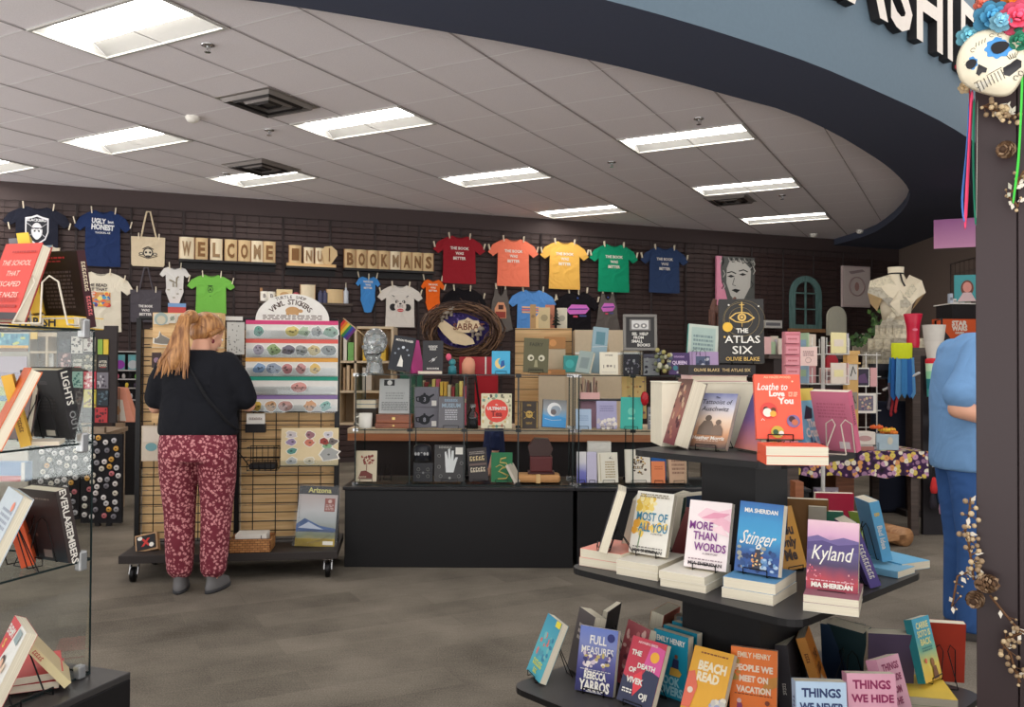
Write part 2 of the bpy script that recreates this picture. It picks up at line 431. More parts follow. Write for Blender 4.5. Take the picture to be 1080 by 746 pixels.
# ------------------------------------------------------------------ ceiling lights and ceiling hardware
def emit_fn(nt,b):
    b.inputs['Base Color'].default_value = (1,1,1,1)
    b.inputs['Emission Color'].default_value = (1,.95,.88,1);b.inputs['Emission Strength'].default_value = LAMP
LENS = node_mat('lamp_lens',emit_fn);ENAMEL = mt((188,186,180),.6,var=.02)
LL = ['low ceiling light half out of view beside the first sprinkler','ceiling light before the white domed detector, above the dark tees',
      'ceiling light touching the larger louvred vent','ceiling light touching the smaller louvred vent near the slat wall',
      'ceiling light over the red and coral tees, second out from the wall','ceiling light closest to the wall above the coral and yellow tees',
      'ceiling light closest to the dark round bulkhead','ceiling light with an air vent along its far side',
      'ceiling light closest to the wall above the teal arched window','ceiling light above the cream tee, cut off by the picture edge']
for c,lab in zip(LC,LL):
    t = thing('ceiling_light',lab,'ceiling light',(c.x,c.y,CEIL),GYAW,'recessed ceiling lights')
    f = MB();a,q = .6,.296
    for x0,x1,y0,y1 in ((-a,a,-q,-q+.022),(-a,a,q-.022,q),(-a,-a+.022,-q+.022,q-.022),(a-.022,a,-q+.022,q-.022)): f.box(x0,x1,y0,y1,-.012,.0,ENAMEL)
    f.build('frame',t)
    r = MB();REF = mt((158,157,154),.7,var=.02);hw = .274;pr = [(-hw,0),(-.24,.025),(-.19,.055),(-.14,.075),(-.13,.08)]
    for sg in (-1,1):
        vs = [(x,sg*-y,z) for y,z in pr for x in (-.578,.578)]
        r.add(vs,[(2*i,2*i+1,2*i+3,2*i+2) for i in range(len(pr)-1)],REF,True)
    for x in (-.578,.578): r.add([(x,-hw,0),(x,hw,0),(x,.13,.085),(x,-.13,.085)],[(0,1,2,3)],REF)
    r.build('reflector',t)
    l = MB();pr = [(-.132,.082),(-.125,.045),(-.08,.025),(0,.018),(.08,.025),(.125,.045),(.132,.082)]
    l.add([(x,y,z) for y,z in pr for x in (-.577,.577)],[(2*i,2*i+1,2*i+3,2*i+2) for i in range(len(pr)-1)],LENS,True)
    l.build('lens',t)
VB = mt((60,56,56),.4,.4);VM = mt((150,144,140),.35,.5)
for (px,py),sz,lab in (((283,108),.6,'larger louvred ceiling vent between two ceiling lights'),((276,176),.6,'smaller dark louvred vent beside the ceiling light by the wall'),((770,210.5),.56,'pale square ceiling vent stepped in rings, beyond the bulkhead-side lights')):
    p = at_z(px,py,CEIL)
    t = thing('air_vent',lab,'vent',(p.x,p.y,CEIL),GYAW,'ceiling vents')
    f = MB()
    f.box(-sz/2,sz/2,-sz/2,sz/2,-.006,-.001,VM);f.build('backing',t)
    for k in range(4):
        b = MB();h = sz/2-.03-k*.06;m = VM if k % 2 == 0 else VB
        ww = .022
        for s2 in (-1,1):
            b.add([(-h,s2*h,-.006),(h,s2*h,-.006),(h-ww,s2*(h-ww),-.035),(-h+ww,s2*(h-ww),-.035)],[(0,1,2,3)],m)
            b.add([(s2*h,-h,-.006),(s2*h,h,-.006),(s2*(h-ww),h-ww,-.035),(s2*(h-ww),-h+ww,-.035)],[(0,1,2,3)],m)
        b.build('louvre',t)
for px,py,lab in ((219,47,'chrome sprinkler head beside the low ceiling light'),(284,137,'small sprinkler head below the larger vent'),(238,183,'dark sprinkler head beside the smaller vent'),
                    (645,171,'small dark sprinkler head between two rows of lights'),(737,125,'round dark sprinkler head just above the bulkhead-side light'),(825,206,'white sprinkler head past the second bulkhead-side light')):
    p = at_z(px,py,CEIL)
    t = thing('sprinkler_head',lab,'sprinkler',(p.x,p.y,CEIL),0,'ceiling sprinklers')
    b = MB();b.lathe([(.045,0),(.045,-.008),(.02,-.016)],CHROME,16);b.build('escutcheon',t)
    b = MB();b.tube([(0,0,-.014),(0,0,-.05)],.008,CHROME);b.lathe([(.022,-.05),(.022,-.054)],CHROME,12);b.tube([(.014,0,-.016),(.018,0,-.035),(.006,0,-.05)],.003,CHROME,6);b.build('nozzle',t)
for px,py,lab in ((203,125,'white domed detector on the ceiling over the tees'),(858,249,'small white dome beside the last ceiling light'),(907,245,'white detector tucked against the bulkhead edge')):
    p = at_z(px,py-2,CEIL)
    b = MB();b.lathe([(.06,0),(.06,-.02),(.045,-.045),(.02,-.055),(0,-.056)],WHITE,18)
    tag(b.build('smoke_detector',loc=(p.x,p.y,CEIL)),lab,'detector','ceiling detectors')
# ------------------------------------------------------------------ raised sign on the bulkhead
sgn = thing('wall_sign','pale raised capital letters on the curved blue bulkhead','sign',(3.4,6.9,HS))
poly = [zz(p,0) for p in near]
def along(s0):
    acc = 0
    for a,c in zip(poly,poly[1:]):
        l = (c-a).length
        if acc+l >= s0: return a+(c-a)*((s0-acc)/l),(c-a).normalized()
        acc += l
    return poly[-1],(poly[-1]-poly[-2]).normalized()
def arc_of(px):
    best = None;s0 = 0
    for i in range(2000):
        p,_ = along(i*.008)
        if p.y > .1:
            e = abs(proj(zz(p,HS))[0]-px)
            if best is None or e < best[0]: best = (e,i*.008)
    return best[1]
LET = mt((205,196,186),.6);LETS = mt((30,28,30),.6)
sA = arc_of(971)
for ch,ds in (('C',-1.52),('A',-1.03),('S',-.50),('H',0),('I',.42),('E',.86),('R',1.38)):
    p,tdir = along(sA+ds)
    vs,fs,x0,x1,y0,y1 = text_geo(ch,.022)
    k = .60/.72;b = MB()
    ang = math.atan2(tdir.y,tdir.x)
    front = [((v.x-(x0+x1)/2)*k,-.075,v.y*k) for v in vs];back = [(a,-.005,c) for a,_,c in front]
    b.add(front,fs,LET)
    ed = {}
    for f in fs:
        for i in range(len(f)):
            e = (f[i],f[(i+1) % len(f)]);ed[tuple(sorted(e))] = ed.get(tuple(sorted(e)),[])+[e]
    q = [e[0] for e in ed.values() if len(e) == 1]
    b.add(front+back,[(e[1],e[0],e[0]+len(vs),e[1]+len(vs)) for e in q],LETS)
    b.build('letter',sgn,loc=Vector((p.x-3.4,p.y-6.9,.52)),rot=(0,0,ang))
# ------------------------------------------------------------------ wire grid panels on the slat wall
WIRE = mt((58,50,50),.4,.4)
gz1 = wall_px(0,211)[1];npan = 0
def grid_panel(wd,ht,step=.1524,r=.0035,m=None):
    b = MB();m = m or WIRE
    n = round(wd/step);k = round(ht/step)
    for i in range(n+1):
        e = .008 if i in (0,n) else r
        b.tube([(i*wd/n,0,0),(i*wd/n,0,ht)],e,m,5)
    for j in range(k+1):
        e = .006 if j in (0,k) else r
        b.tube([(0,-r*2,j*ht/k),(wd,-r*2,j*ht/k)],e,m,5)
    return b
s = wall_px(0,230)[0]-.4;send = wall_px(905,260)[0]
gm = None
names = ['first','second','third','fourth','fifth','sixth','seventh','eighth','ninth','tenth','eleventh','twelfth','thirteenth','fourteenth','fifteenth','sixteenth','seventeenth','eighteenth','nineteenth','twentieth','twenty-first','twenty-second','twenty-third','twenty-fourth','twenty-fifth']
while s+.61 < send+.3:
    P = WA+EW*s+NW*.03
    if gm is None: o = grid_panel(.60,2.44).build('gridwall_panel');gm = o.data
    else: o = bpy.data.objects.new('gridwall_panel',gm);COL.objects.link(o)
    o.location = (P.x,P.y,gz1-2.44);o.rotation_euler = (0,0,WROT)
    tag(o,'dark wire grid panel on the slat wall, %s counting from the shield-print tee' % names[npan],'grid panel','wire grid panels along the slat wall')
    npan += 1;s += .615
# ------------------------------------------------------------------ clothes and bags on the wall
TEE = [(.36,1),(.43,.97),(.5,.96),(.57,.97),(.64,1),(.77,.95),(.91,.86),(1,.70),(.90,.62),(.805,.70),(.81,.35),(.82,0),(.5,-.005),(.18,0),(.19,.35),(.195,.70),(.10,.62),(0,.70),(.09,.86),(.23,.95)]
ONESIE = [(.28,1),(.40,.965),(.5,.955),(.6,.965),(.72,1),(.86,.96),(1,.80),(.90,.73),(.80,.80),(.78,.45),(.80,.36),(.64,.02),(.5,0),(.36,.02),(.20,.36),(.22,.45),(.20,.80),(.10,.73),(0,.80),(.14,.96)]
TANK = [(.27,1),(.35,1),(.40,.86),(.5,.80),(.60,.86),(.65,1),(.73,1),(.76,.82),(.84,.68),(.88,.4),(1,.06),(.75,.0),(.5,.015),(.25,0),(0,.06),(.12,.4),(.16,.68),(.24,.82)]
CLIP = mt((226,214,190),.5)
def on_wall(box,off=.07):
    x0,y0,x1,y1 = box;xm = (x0+x1)/2
    s0 = wall_px(x0,(y0+y1)/2,off)[0];s1 = wall_px(x1,(y0+y1)/2,off)[0]
    z1 = wall_px(xm,y0,off)[1];z0 = wall_px(xm,y1,off)[1]
    sc,_,P = wall_px(xm,y1,off)
    return P,s1-s0,z1-z0
def garment(box,shape,rgb,label,cat,name='hanging_shirt',group=None,prints=None,clips=((.34,1.0),(.66,1.0)),collar=None,off=.07):
    P,wd,ht = on_wall(box,off)
    t = thing(name,label,cat,P,WROT,group)
    b = MB()
    poly = [((x-.5)*wd,z*ht) for x,z in shape][::-1]
    b.prism(poly,0,.018,cloth(rgb))
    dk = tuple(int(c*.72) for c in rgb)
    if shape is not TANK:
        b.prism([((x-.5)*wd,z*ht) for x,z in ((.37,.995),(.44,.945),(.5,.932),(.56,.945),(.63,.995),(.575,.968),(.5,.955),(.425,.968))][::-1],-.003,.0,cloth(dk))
    if prints: prints(b,wd,ht)
    b.build('fabric',t,bevel=.004)
    for u,v in clips:
        c = MB();x,z = (u-.5)*wd,v*ht
        c.M = Matrix.Translation((x,0,z)) @ Matrix.Rotation((u-.5)*.5,4,'Y')
        c.cbox((0,-.01,0),(.012,.016,.085),CLIP);c.cbox((.0,.012,0),(.012,.014,.085),CLIP);c.build('clip',t)
    return t
def word3(col,h=.05,z=.74):
    def f(b,w,H):
        for i,s in enumerate(('THE BOOK','WAS','BETTER')): b.text(s,0,H*(z-.105*i),H*.058,col,-.005,maxw=w*.42,bold=.035)
    return f
W_ = (232,226,216)
tees = 'shirts reading the book was better'
cl4 = ((.30,1.0),(.70,1.0),(.02,.80),(.98,.80))
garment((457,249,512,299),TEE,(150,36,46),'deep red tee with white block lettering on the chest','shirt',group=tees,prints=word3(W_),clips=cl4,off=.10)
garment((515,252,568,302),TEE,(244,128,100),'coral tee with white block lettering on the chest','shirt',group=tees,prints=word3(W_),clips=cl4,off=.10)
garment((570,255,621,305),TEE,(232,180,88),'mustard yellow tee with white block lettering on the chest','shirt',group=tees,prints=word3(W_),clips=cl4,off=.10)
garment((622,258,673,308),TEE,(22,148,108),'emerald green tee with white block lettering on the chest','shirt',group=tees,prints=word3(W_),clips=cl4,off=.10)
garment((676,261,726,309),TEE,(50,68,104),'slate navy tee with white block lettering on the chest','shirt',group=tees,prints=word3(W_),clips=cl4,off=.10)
def shield(b,w,h):
    cx,cz = 0,.55*h;a = .17*w
    def sh(k): return [(cx-a*k,cz+.24*h*k),(cx-a*.5*k,cz+.26*h*k),(cx,cz+.30*h*k),(cx+a*.5*k,cz+.26*h*k),(cx+a*k,cz+.24*h*k),(cx+a*k,cz-.02*h*k),(cx+a*.75*k,cz-.16*h*k),(cx,cz-.27*h*k),(cx-a*.75*k,cz-.16*h*k),(cx-a*k,cz-.02*h*k)][::-1]
    b.poly(sh(1.0),-.005,mt((220,220,224)));b.poly(sh(.88),-.006,mt((30,31,40)))
    b.text('BLACKBIRD',cx,cz+.20*h,.05*h,mt((220,220,224)),-.008,maxw=1.7*a,bold=.03)
    b.disc(cx,cz+.0*h,a*.48,.15*h,-.0075,mt((214,214,218)))
    b.disc(cx,cz-.03*h,a*.36,.13*h,-.008,mt((240,240,240)))
    b.prism([(cx-a*.5,cz+.03*h),(cx+a*.5,cz+.03*h),(cx+a*.45,cz+.06*h),(cx-a*.45,cz+.06*h)],-.009,-.009,mt((60,60,70)))
    for sx in (-1,1):
        b.disc(cx+sx*a*.17,cz-.005*h,a*.1,.022*h,-.009,mt((40,40,48)))
        b.tube([(cx+sx*a*.85,-.008,cz+.14*h),(cx-sx*a*.8,-.008,cz-.12*h)],.004,mt((200,200,205)),4)
garment((2,218,75,275),TEE,(34,36,48),'charcoal tee with a white shield emblem, above the red book','shirt',prints=shield,clips=((.30,1.02),(.74,1.0),(.1,.62),(.98,.66)))
def ugly(b,w,h):
    c = mt((226,228,230))
    b.text('UGLY',-.07*w,.81*h,.085*h,c,-.005,maxw=.25*w,bold=.05,rot=-.06);b.text('but',.14*w,.80*h,.05*h,c,-.005,bold=.04)
    b.text('HONEST',.0*w,.70*h,.095*h,c,-.005,fitw=.40*w,bold=.05,rot=-.05);b.text('TUCSON, AZ',0,.60*h,.03*h,c,-.005,bold=.03)
garment((78,222,138,281),TEE,(36,52,92),'navy tee with a white ugly but honest slogan','shirt',prints=ugly,clips=((.3,1.0),(.72,1.0),(0,.80),(1.0,.76)))
def dead(b,w,h):
    b.text('THE BEAD',-.06*w,.78*h,.05*h,mt((70,60,60)),-.005,maxw=.4*w,bold=.03);b.text('ART THAT',-.06*w,.71*h,.05*h,mt((70,60,60)),-.005,maxw=.4*w,bold=.03)
    r2 = random.Random(4);cs = [(196,70,60),(230,180,60),(60,120,190),(240,220,120),(90,70,140),(230,120,70),(80,160,200),(220,200,190)]
    b.prism([(-.27*w,.42*h),(.15*w,.42*h),(.15*w,.66*h),(-.27*w,.66*h)],-.004,-.004,mt((210,150,90)))
    for i in range(46): b.disc(-.06*w+r2.uniform(-.19,.19)*w,.54*h+r2.uniform(-.11,.11)*h,r2.uniform(.02,.05)*w,r2.uniform(.015,.04)*h,-.005-.0001*i,mt(cs[i % 8]),7)
garment((70,287,141,350),TEE,(226,218,198),'cream tee with a colourful comic-style print, behind the black book','shirt',prints=dead,clips=((.30,1.0),(.64,1.0),(.86,.9)))
def lime(b,w,h):
    c = mt((40,60,44))
    b.tube([(.05*w*math.cos(a)-.02*w,-.005,.62*h+.08*h*math.sin(a)) for a in [k*PI/8 for k in range(17)]],.004,c,4)
    b.text('A',-.02*w,.62*h,.07*h,c,-.005,bold=.03);b.text('*',-.02*w,.44*h,.06*h,c,-.005);b.tube([(-.07*w,-.005,.72*h),(.03*w,-.005,.72*h)],.005,c,4)
garment((197,290,248,331),TEE,(120,188,82),'lime green tee with a small dark crest, above the woman','shirt',prints=lime,clips=((.32,1.02),(.7,1.02),(.95,.86)))
def panda(b,w,h):
    k = mt((30,26,28));rd = mt((200,60,64))
    for s_ in (-1,1):
        b.disc(s_*.075*w,.60*h,.035*w,.045*h,-.005,k);b.disc(s_*.068*w,.61*h,.012*w,.018*h,-.007,W_)
        b.disc(s_*.16*w,.47*h,.075*w,.085*h,-.005,k);b.tube([(s_*.13*w,-.005,.72*h),(s_*.18*w,-.005,.755*h)],.006,k,4)
    b.disc(0,.48*h,.13*w,.12*h,-.006,mt((224,216,208)));b.text('LIFE',0,.50*h,.06*h,mt((150,140,140)),-.007,bold=.02);b.disc(0,.555*h,.03*w,.02*h,-.007,k)
    b.disc(0,.40*h,.07*w,.04*h,-.008,rd);b.tube([(-.06*w,-.009,.40*h),(.06*w,-.009,.40*h)],.004,W_,4)
garment((398,301,446,345),TEE,(222,216,208),'white tee printed with a grinning panda face','shirt',prints=panda,clips=((.32,1.02),(.70,1.02),(.06,.86),(.96,.84)))
def stamp(b,w,h):
    b.disc(.0*w,.52*h,.17*w,.17*h,-.005,mt((232,178,132)));b.text('B',0,.55*h,.13*h,mt((60,30,28)),-.006,bold=.05)
    b.prism([(-.10*w,.43*h),(.10*w,.43*h),(.08*w,.49*h),(-.08*w,.49*h)],-.006,-.006,mt((90,40,36)))
garment((465,304,513,358),TEE,(26,24,28),'black tee with an orange moon print, half behind the twig wreath','shirt',prints=stamp,clips=((.28,1.0),(.64,1.0),(.95,.86)))
def jar(b,w,h):
    b.prism([(-.25*w,.30*h),(.22*w,.30*h),(.22*w,.52*h),(.12*w,.66*h),(-.12*w,.66*h),(-.25*w,.52*h)],-.005,-.005,mt((226,160,120)))
    b.prism([(-.10*w,.50*h),(.10*w,.50*h),(.10*w,.60*h),(-.10*w,.60*h)],-.006,-.006,mt((70,34,34)))
    b.prism([(-.22*w,.31*h),(.19*w,.31*h),(.19*w,.45*h),(-.22*w,.45*h)],-.006,-.006,mt((150,60,50)))
garment((515,303,541,350),TANK,(104,98,94),'grey racerback tank with a rusty jar print','tank top','hanging_tank_top',prints=jar,clips=((.3,1.02),(.68,1.02)))
def seven(b,w,h):
    for i,c in enumerate(((240,190,150),(230,130,120),(240,190,150))): b.prism([(-.22*w,(.60-.055*i)*h),(.14*w,(.60-.055*i)*h),(.14*w,(.635-.055*i)*h),(-.22*w,(.635-.055*i)*h)],-.005,-.005,mt(c))
    b.prism([(.02*w,.10*h),(.10*w,.10*h),(.20*w,.40*h),(.14*w,.52*h),(.06*w,.40*h)],-.006,-.006,mt((240,206,150)))
garment((536,306,587,354),TEE,(92,148,216),'light blue tee with a retro striped print','shirt',prints=seven,clips=((.30,1.02),(.72,1.02),(.98,.84)))
def van(b,w,h):
    p = mt((222,120,210))
    b.prism([(-.26*w,.62*h),(-.18*w,.54*h),(.18*w,.56*h),(.27*w,.66*h),(.2*w,.74*h),(-.14*w,.74*h)],-.005,-.005,p)
    b.tube([(-.2*w,-.007,.645*h),(.22*w,-.007,.66*h)],.009,mt((70,60,150)),4)
    b.prism([(-.10*w,.48*h),(.0,.48*h),(.0,.52*h),(-.10*w,.52*h)],-.005,-.005,mt((220,80,110)))
    b.prism([(.04*w,.50*h),(.2*w,.50*h),(.2*w,.53*h),(.04*w,.53*h)],-.005,-.005,mt((80,90,150)));b.text('*',0,.86*h,.07*h,mt((70,100,190)),-.005)
garment((586,308,632,360),TEE,(28,26,30),'black tee with a pink and violet badge print','shirt',prints=van,clips=((.30,1.02),(.52,1.0),(.72,1.04),(.02,.88),(.98,.86)))
garment((627,308,655,354),TANK,(104,98,94),'grey racerback tank with a pink and violet badge print','tank top','hanging_tank_top',prints=van,clips=((.3,1.02),(.66,1.02)))
def dino(b,w,h):
    c = mt((150,140,120))
    b.tube([(-.18*w,-.005,.66*h),(-.05*w,-.005,.62*h),(.05*w,-.005,.58*h),(.07*w,-.005,.72*h),(.13*w,-.005,.76*h)],.01,c,5)
    for x in (-.05,.06): b.tube([(x*w,-.005,.58*h),(x*w,-.005,.48*h)],.009,c,5)
    for x,z in ((-.2,.40),(.1,.30),(-.02,.2),(.2,.42)): b.disc(x*w,z*h,.05*w,.02*h,-.005,mt((170,165,150)),8)
garment((168,282,200,322),ONESIE,(220,218,214),'white baby bodysuit with a long-necked dinosaur print','bodysuit','hanging_bodysuit',prints=dino,clips=((.32,1.04),(.70,1.04),(.98,.72)))
def lines3(b,w,h):
    for i in range(3): b.text(('THE BOOK','WAS','BETTER')[i],0,(.86-.085*i)*h,.05*h,mt((236,226,210)),-.005,maxw=.4*w,bold=.03)
garment((375,292,401,330),ONESIE,(70,138,206),'blue baby bodysuit with three small lines of lettering','bodysuit','hanging_bodysuit',prints=lines3,clips=((.10,1.06),(.52,1.0),(.86,1.04)))
garment((444,295,469,333),ONESIE,(238,106,36),'orange baby bodysuit with three small lines of lettering','bodysuit','hanging_bodysuit',prints=lines3,clips=((.10,1.06),(.88,1.04),(1.0,.8)))
def tote(box,hz,rgb,label,prints,name='tote_bag',off=.08,clips=((.22,1.02),(.82,1.02))):
    P,wd,ht = on_wall(box,off);t = thing(name,label,'bag',P,WROT)
    b = MB();b.prism([(-wd/2*.97,.02),(-wd*.45,0),(wd*.45,0),(wd/2*.97,.02),(wd/2,ht),(-wd/2,ht)],0,.03,cloth(rgb));prints(b,wd,ht);b.build('bag',t,bevel=.008)
    for y in (.004,.026):
        b = MB();b.tube([(-wd*.22,y,ht-.03),(-wd*.12,y,ht+hz*.6),(-.02,y,ht+hz),(.02,y,ht+hz),(wd*.12,y,ht+hz*.6),(wd*.25,y,ht-.03)],.011,cloth(rgb),6,sx=.4);b.build('strap',t)
    for u,v in clips:
        c = MB();c.cbox(((u-.5)*wd,-.008,v*ht),(.012,.016,.075),CLIP);c.build('clip',t)
def skullp(b,w,h):
    k = mt((50,46,44))
    for c2,m in ((1,k),(.78,mt((214,204,180)))): b.disc(0,.46*h,.15*w*c2,.17*h*c2,-.003 if m is k else -.004,m)
    for sx in (-1,1): b.disc(sx*.06*w,.47*h,.035*w,.04*h,-.006,k);b.disc(sx*.2*w,.42*h,.07*w,.05*h,-.003,k);b.disc(sx*.2*w,.42*h,.04*w,.025*h,-.004,mt((214,204,180)))
    b.prism([(-.06*w,.33*h),(.06*w,.33*h),(.05*w,.37*h),(-.05*w,.37*h)],-.006,-.006,k);b.tube([(-.27*w,-.005,.36*h),(0,-.005,.26*h),(.27*w,-.005,.36*h)],.006,k,4);b.tube([(-.16*w,-.005,.58*h),(0,-.005,.67*h),(.16*w,-.005,.58*h)],.007,k,4)
tote((138,250,174,281),.32,(214,198,168),'natural canvas tote bag with a black skull print',skullp)
def book3(b,w,h):
    for i,s_ in enumerate(('THE BOOK','WAS','BETTER')): b.text(s_,0,h*(.50-.125*i),h*.075,mt((228,224,220)),-.004,maxw=w*.46,bold=.04)
tote((137,306,170,340),.28,(82,78,84),'dark grey tote bag with white lettering beside the bodysuit',book3)
# ------------------------------------------------------------------ wall shelves with carved books
def wshelf(box,label,m=BLACK,depth=.2,th=.03):
    x0,y0,x1,y1 = box
    P,wd,ht = on_wall(box,.0);t = MB()
    t.box(-wd/2,wd/2,-depth,-.046,-th,0,m)
    t.box(-wd/2,wd/2,-.06,-.046,-th-.08,-th,m)
    o = t.build('wall_shelf',loc=(P.x,P.y,P.z),rot=(0,0,WROT));tag(o,label,'shelf','shelves on the slat wall')
    return P,wd
FOLD = mt((212,186,142),.85);FOLDD = mt((128,92,58),.9);FOLDP = mt((232,218,188),.85)
def folded(P,u,w,h,ch,label,pale=False,depth=.13):
    """an opened book standing on its end, pages folded into a letter"""
    Q = P+EW*u+NW*.10
    t = thing('folded_book',label,'book',Q,WROT,'folded-page letter books on the wall shelves')
    b = MB();m = FOLDP if pale else FOLD
    n = 7
    prof = [(-w/2+w*i/(2*n),-depth*.5*math.sin(PI*i/(2*n))*.9) for i in range(n+1)]
    prof = prof+[(-x,y) for x,y in prof[:-1][::-1]]
    vs = [(x,y*.45-.01,z) for x,y in prof for z in (0,h)]
    b.add(vs,[(2*i,2*i+2,2*i+3,2*i+1) for i in range(len(prof)-1)],m)
    b.add([(x,y*.45-.01,h) for x,y in prof]+[(w/2,.04,h),(-w/2,.04,h)],[tuple(range(len(prof)+2))],m)
    b.text(ch,0,h*.5,h*.62,FOLDD if not pale else mt((150,122,90),.9),-depth*.22-.016,fitw=w*.6,bold=.04)
    b.build('pages',t)
    b = MB();b.box(-w/2-.004,-w/2,-.02,.045,0,h+.004,OAK);b.box(w/2,w/2+.004,-.02,.045,0,h+.004,OAK);b.box(-w/2,w/2,.041,.045,0,h+.004,OAK);b.build('cover',t)
P,wd = wshelf((190,254,291,277),'black wall shelf carrying the seven folded books that spell welcome')
cx = [-.425,-.275,-.125,.025,.165,.30,.43]
for i,ch in enumerate('WELCOME'):
    folded(P,cx[i]*wd,wd*(.15 if ch == 'W' else .125),.285,ch,'folded book shaped as the letter %s in the word welcome' % (ch if ch != 'E' else ('first E' if i == 1 else 'final E')),pale=i in (0,2,5))
P,wd = wshelf((301,260,353,283),'short black wall shelf between the two folded-book words')
b = MB();b.cbox((0,0,.02),(wd*.98,.14,.04),PINE);Q = P+NW*.125;tag(b.build('lying_book',loc=Q,rot=(0,0,WROT)),'thin pale book lying flat under the middle folded books','book')
P2 = P+Vector((0,0,.042))
folded(P2,-.32*wd,wd*.24,.24,'I','plain folded book like a column beside the gap in the words')
folded(P2,-.05*wd,wd*.20,.22,'N','pale folded book shaped as a letter, second on the short shelf',True);folded(P2,.17*wd,wd*.18,.22,'U','pale folded book shaped as a letter, third on the short shelf',True)
Q = P2+EW*(.36*wd)+NW*.1;b = MB()
b.prism([(-.06,0),(.02,0),(.11,.13),(.10,.19),(.03,.25),(-.06,.24),(-.10,.17)],-.05,.05,FOLD);b.tube([(0,-.052,.04),(0,-.052,.22)],.008,FOLDD,5)
tag(b.build('folded_book',loc=Q,rot=(0,0,WROT)),'folded book shaped like a pointed leaf at the end of the short shelf','book','folded-page letter books on the wall shelves')
P,wd = wshelf((362,263,456,286),'black wall shelf carrying the eight folded books that spell bookmans')
for i,ch in enumerate('BOOKMANS'):
    folded(P,(-.435+i*.1245)*wd,wd*.118,.26,ch,'folded book shaped as the letter %s in the word bookmans' % (ch if ch != 'O' else ('first O' if i == 1 else 'second O')),pale=i in (4,))
P,wd = wshelf((273,302,370,320),'lower wall shelf of mugs, boxes and jars above the sticker arch',m=DARKW)
def onsh(u,builder,name,label,cat):
    Q = P+EW*(u*wd)+NW*.1;b = MB();builder(b);tag(b.build(name,loc=Q,rot=(0,0,WROT),bevel=.003),label,cat)
onsh(-.47,lambda b: b.cbox((0,.05,.09),(.03,.08,.18),OAK),'bookend','thin wooden bookend behind the two white mugs','bookend')
for k,u in enumerate((-.44,-.365)):
    Q = P+EW*(u*wd)+NW*.1;t = thing('mug','white boxed mug %s the bookend on the lower wall shelf' % ('beside' if k == 0 else 'one place along from'),'mug',Q,WROT,'white mugs on the lower wall shelf')
    b = MB();b.lathe([(.045,0),(.05,.02),(.05,.13),(.045,.13),(.042,.02),(0,.02)],WHITE,18);b.text('B',0,.075,.05,mt((90,80,80)),-.052);b.build('cup',t)
    b = MB();b.tube([(.048,0,.105),(.08,0,.09),(.08,0,.045),(.048,0,.03)],.008,WHITE,6);b.build('handle',t)
onsh(-.23,lambda b: (b.cbox((0,0,.085),(.20,.1,.16),mt((228,206,160))),b.disc(0,.09,.06,.04,-.052,mt((200,160,110)))),'gift_box','cream gift box with a scalloped label on the lower wall shelf','box')
onsh(-.105,lambda b: b.lathe([(.04,0),(.045,.03),(.045,.11),(.03,.13),(0,.135)],mt((190,90,100)),14),'candle_jar','small rosy jar beside the tall cream book on the wall shelf','jar')
folded(P,.02*wd,.19,.24,' ','tall folded book standing among jars on the lower wall shelf',True)
for u,k in ((.16,0),(.21,1)): onsh(u,lambda b: b.lathe([(.035,0),(.035,.14),(.02,.15),(.02,.17),(0,.17)],mt((70,72,100),.2),12),'candle_jar','slim dark blue bottle %s the folded books on the lower wall shelf' % ('close beside' if k == 0 else 'between'),'jar')
folded(P,.315*wd,.22,.19,' ','squat folded book beside the pump bottle on the lower wall shelf')
onsh(.44,lambda b: (b.lathe([(.035,0),(.035,.17),(.014,.19),(.014,.22)],mt((190,196,204),.2),14),b.tube([(0,0,.2),(0,0,.29)],.006,mt((200,190,170)))),'pump_bottle','clear pump bottle at the end of the lower wall shelf','bottle')
# ------------------------------------------------------------------ art on the wall
P,wd,ht = on_wall((756,271,796,333),.09)
t = thing('canvas_print','tall canvas with a grey wavy-haired face on pink','picture',P,WROT);b = MB()
b.box(-wd/2,wd/2,0,.04,0,ht,mt((232,150,178)))
def sc(pts): return [((x-.5)*wd,z*ht) for x,z in pts]
g1,g2,g3 = mt((198,196,190)),mt((92,94,92)),mt((40,40,40))
b.poly(sc([(.14,1),(1,1),(1,.02),(.36,.02),(.3,.2),(.22,.42),(.12,.6),(.10,.8)]),-.002,g2)
b.poly(sc([(.34,.93),(.68,.95),(.90,.80),(.88,.5),(.70,.27),(.52,.22),(.36,.34),(.25,.55),(.26,.80)]),-.003,g1)
b.poly(sc([(.42,.26),(.68,.30),(.99,.02),(.36,.02)]),-.003,g1)
for x,z in ((.37,.66),(.68,.70)): b.poly(sc([(x-.10,z),(x,z+.03),(x+.10,z+.005),(x,z-.018)]),-.004,g3);b.tube([((x-.6)*wd,-.004,(z+.06)*ht),((x-.48)*wd,-.004,(z+.085)*ht),((x-.37)*wd,-.004,(z+.055)*ht)],.009,g3,4)
b.poly(sc([(.38,.43),(.48,.455),(.62,.44),(.52,.385)]),-.004,g3);b.tube([((.46-.5)*wd,-.004,.64*ht),((.41-.5)*wd,-.004,.52*ht),((.49-.5)*wd,-.004,.505*ht)],.006,g2,4)
r2 = random.Random(3)
for i in range(16):
    x0 = r2.choice((.12,.9))+r2.uniform(-.06,.06);z0 = r2.uniform(.5,1.0);b.tube([((x0-.5)*wd,-.004,z0*ht),((x0+.05-.5)*wd,-.004,(z0-.06)*ht),((x0-.5)*wd,-.004,(z0-.12)*ht)],.008,r2.choice((g1,g3)),4)
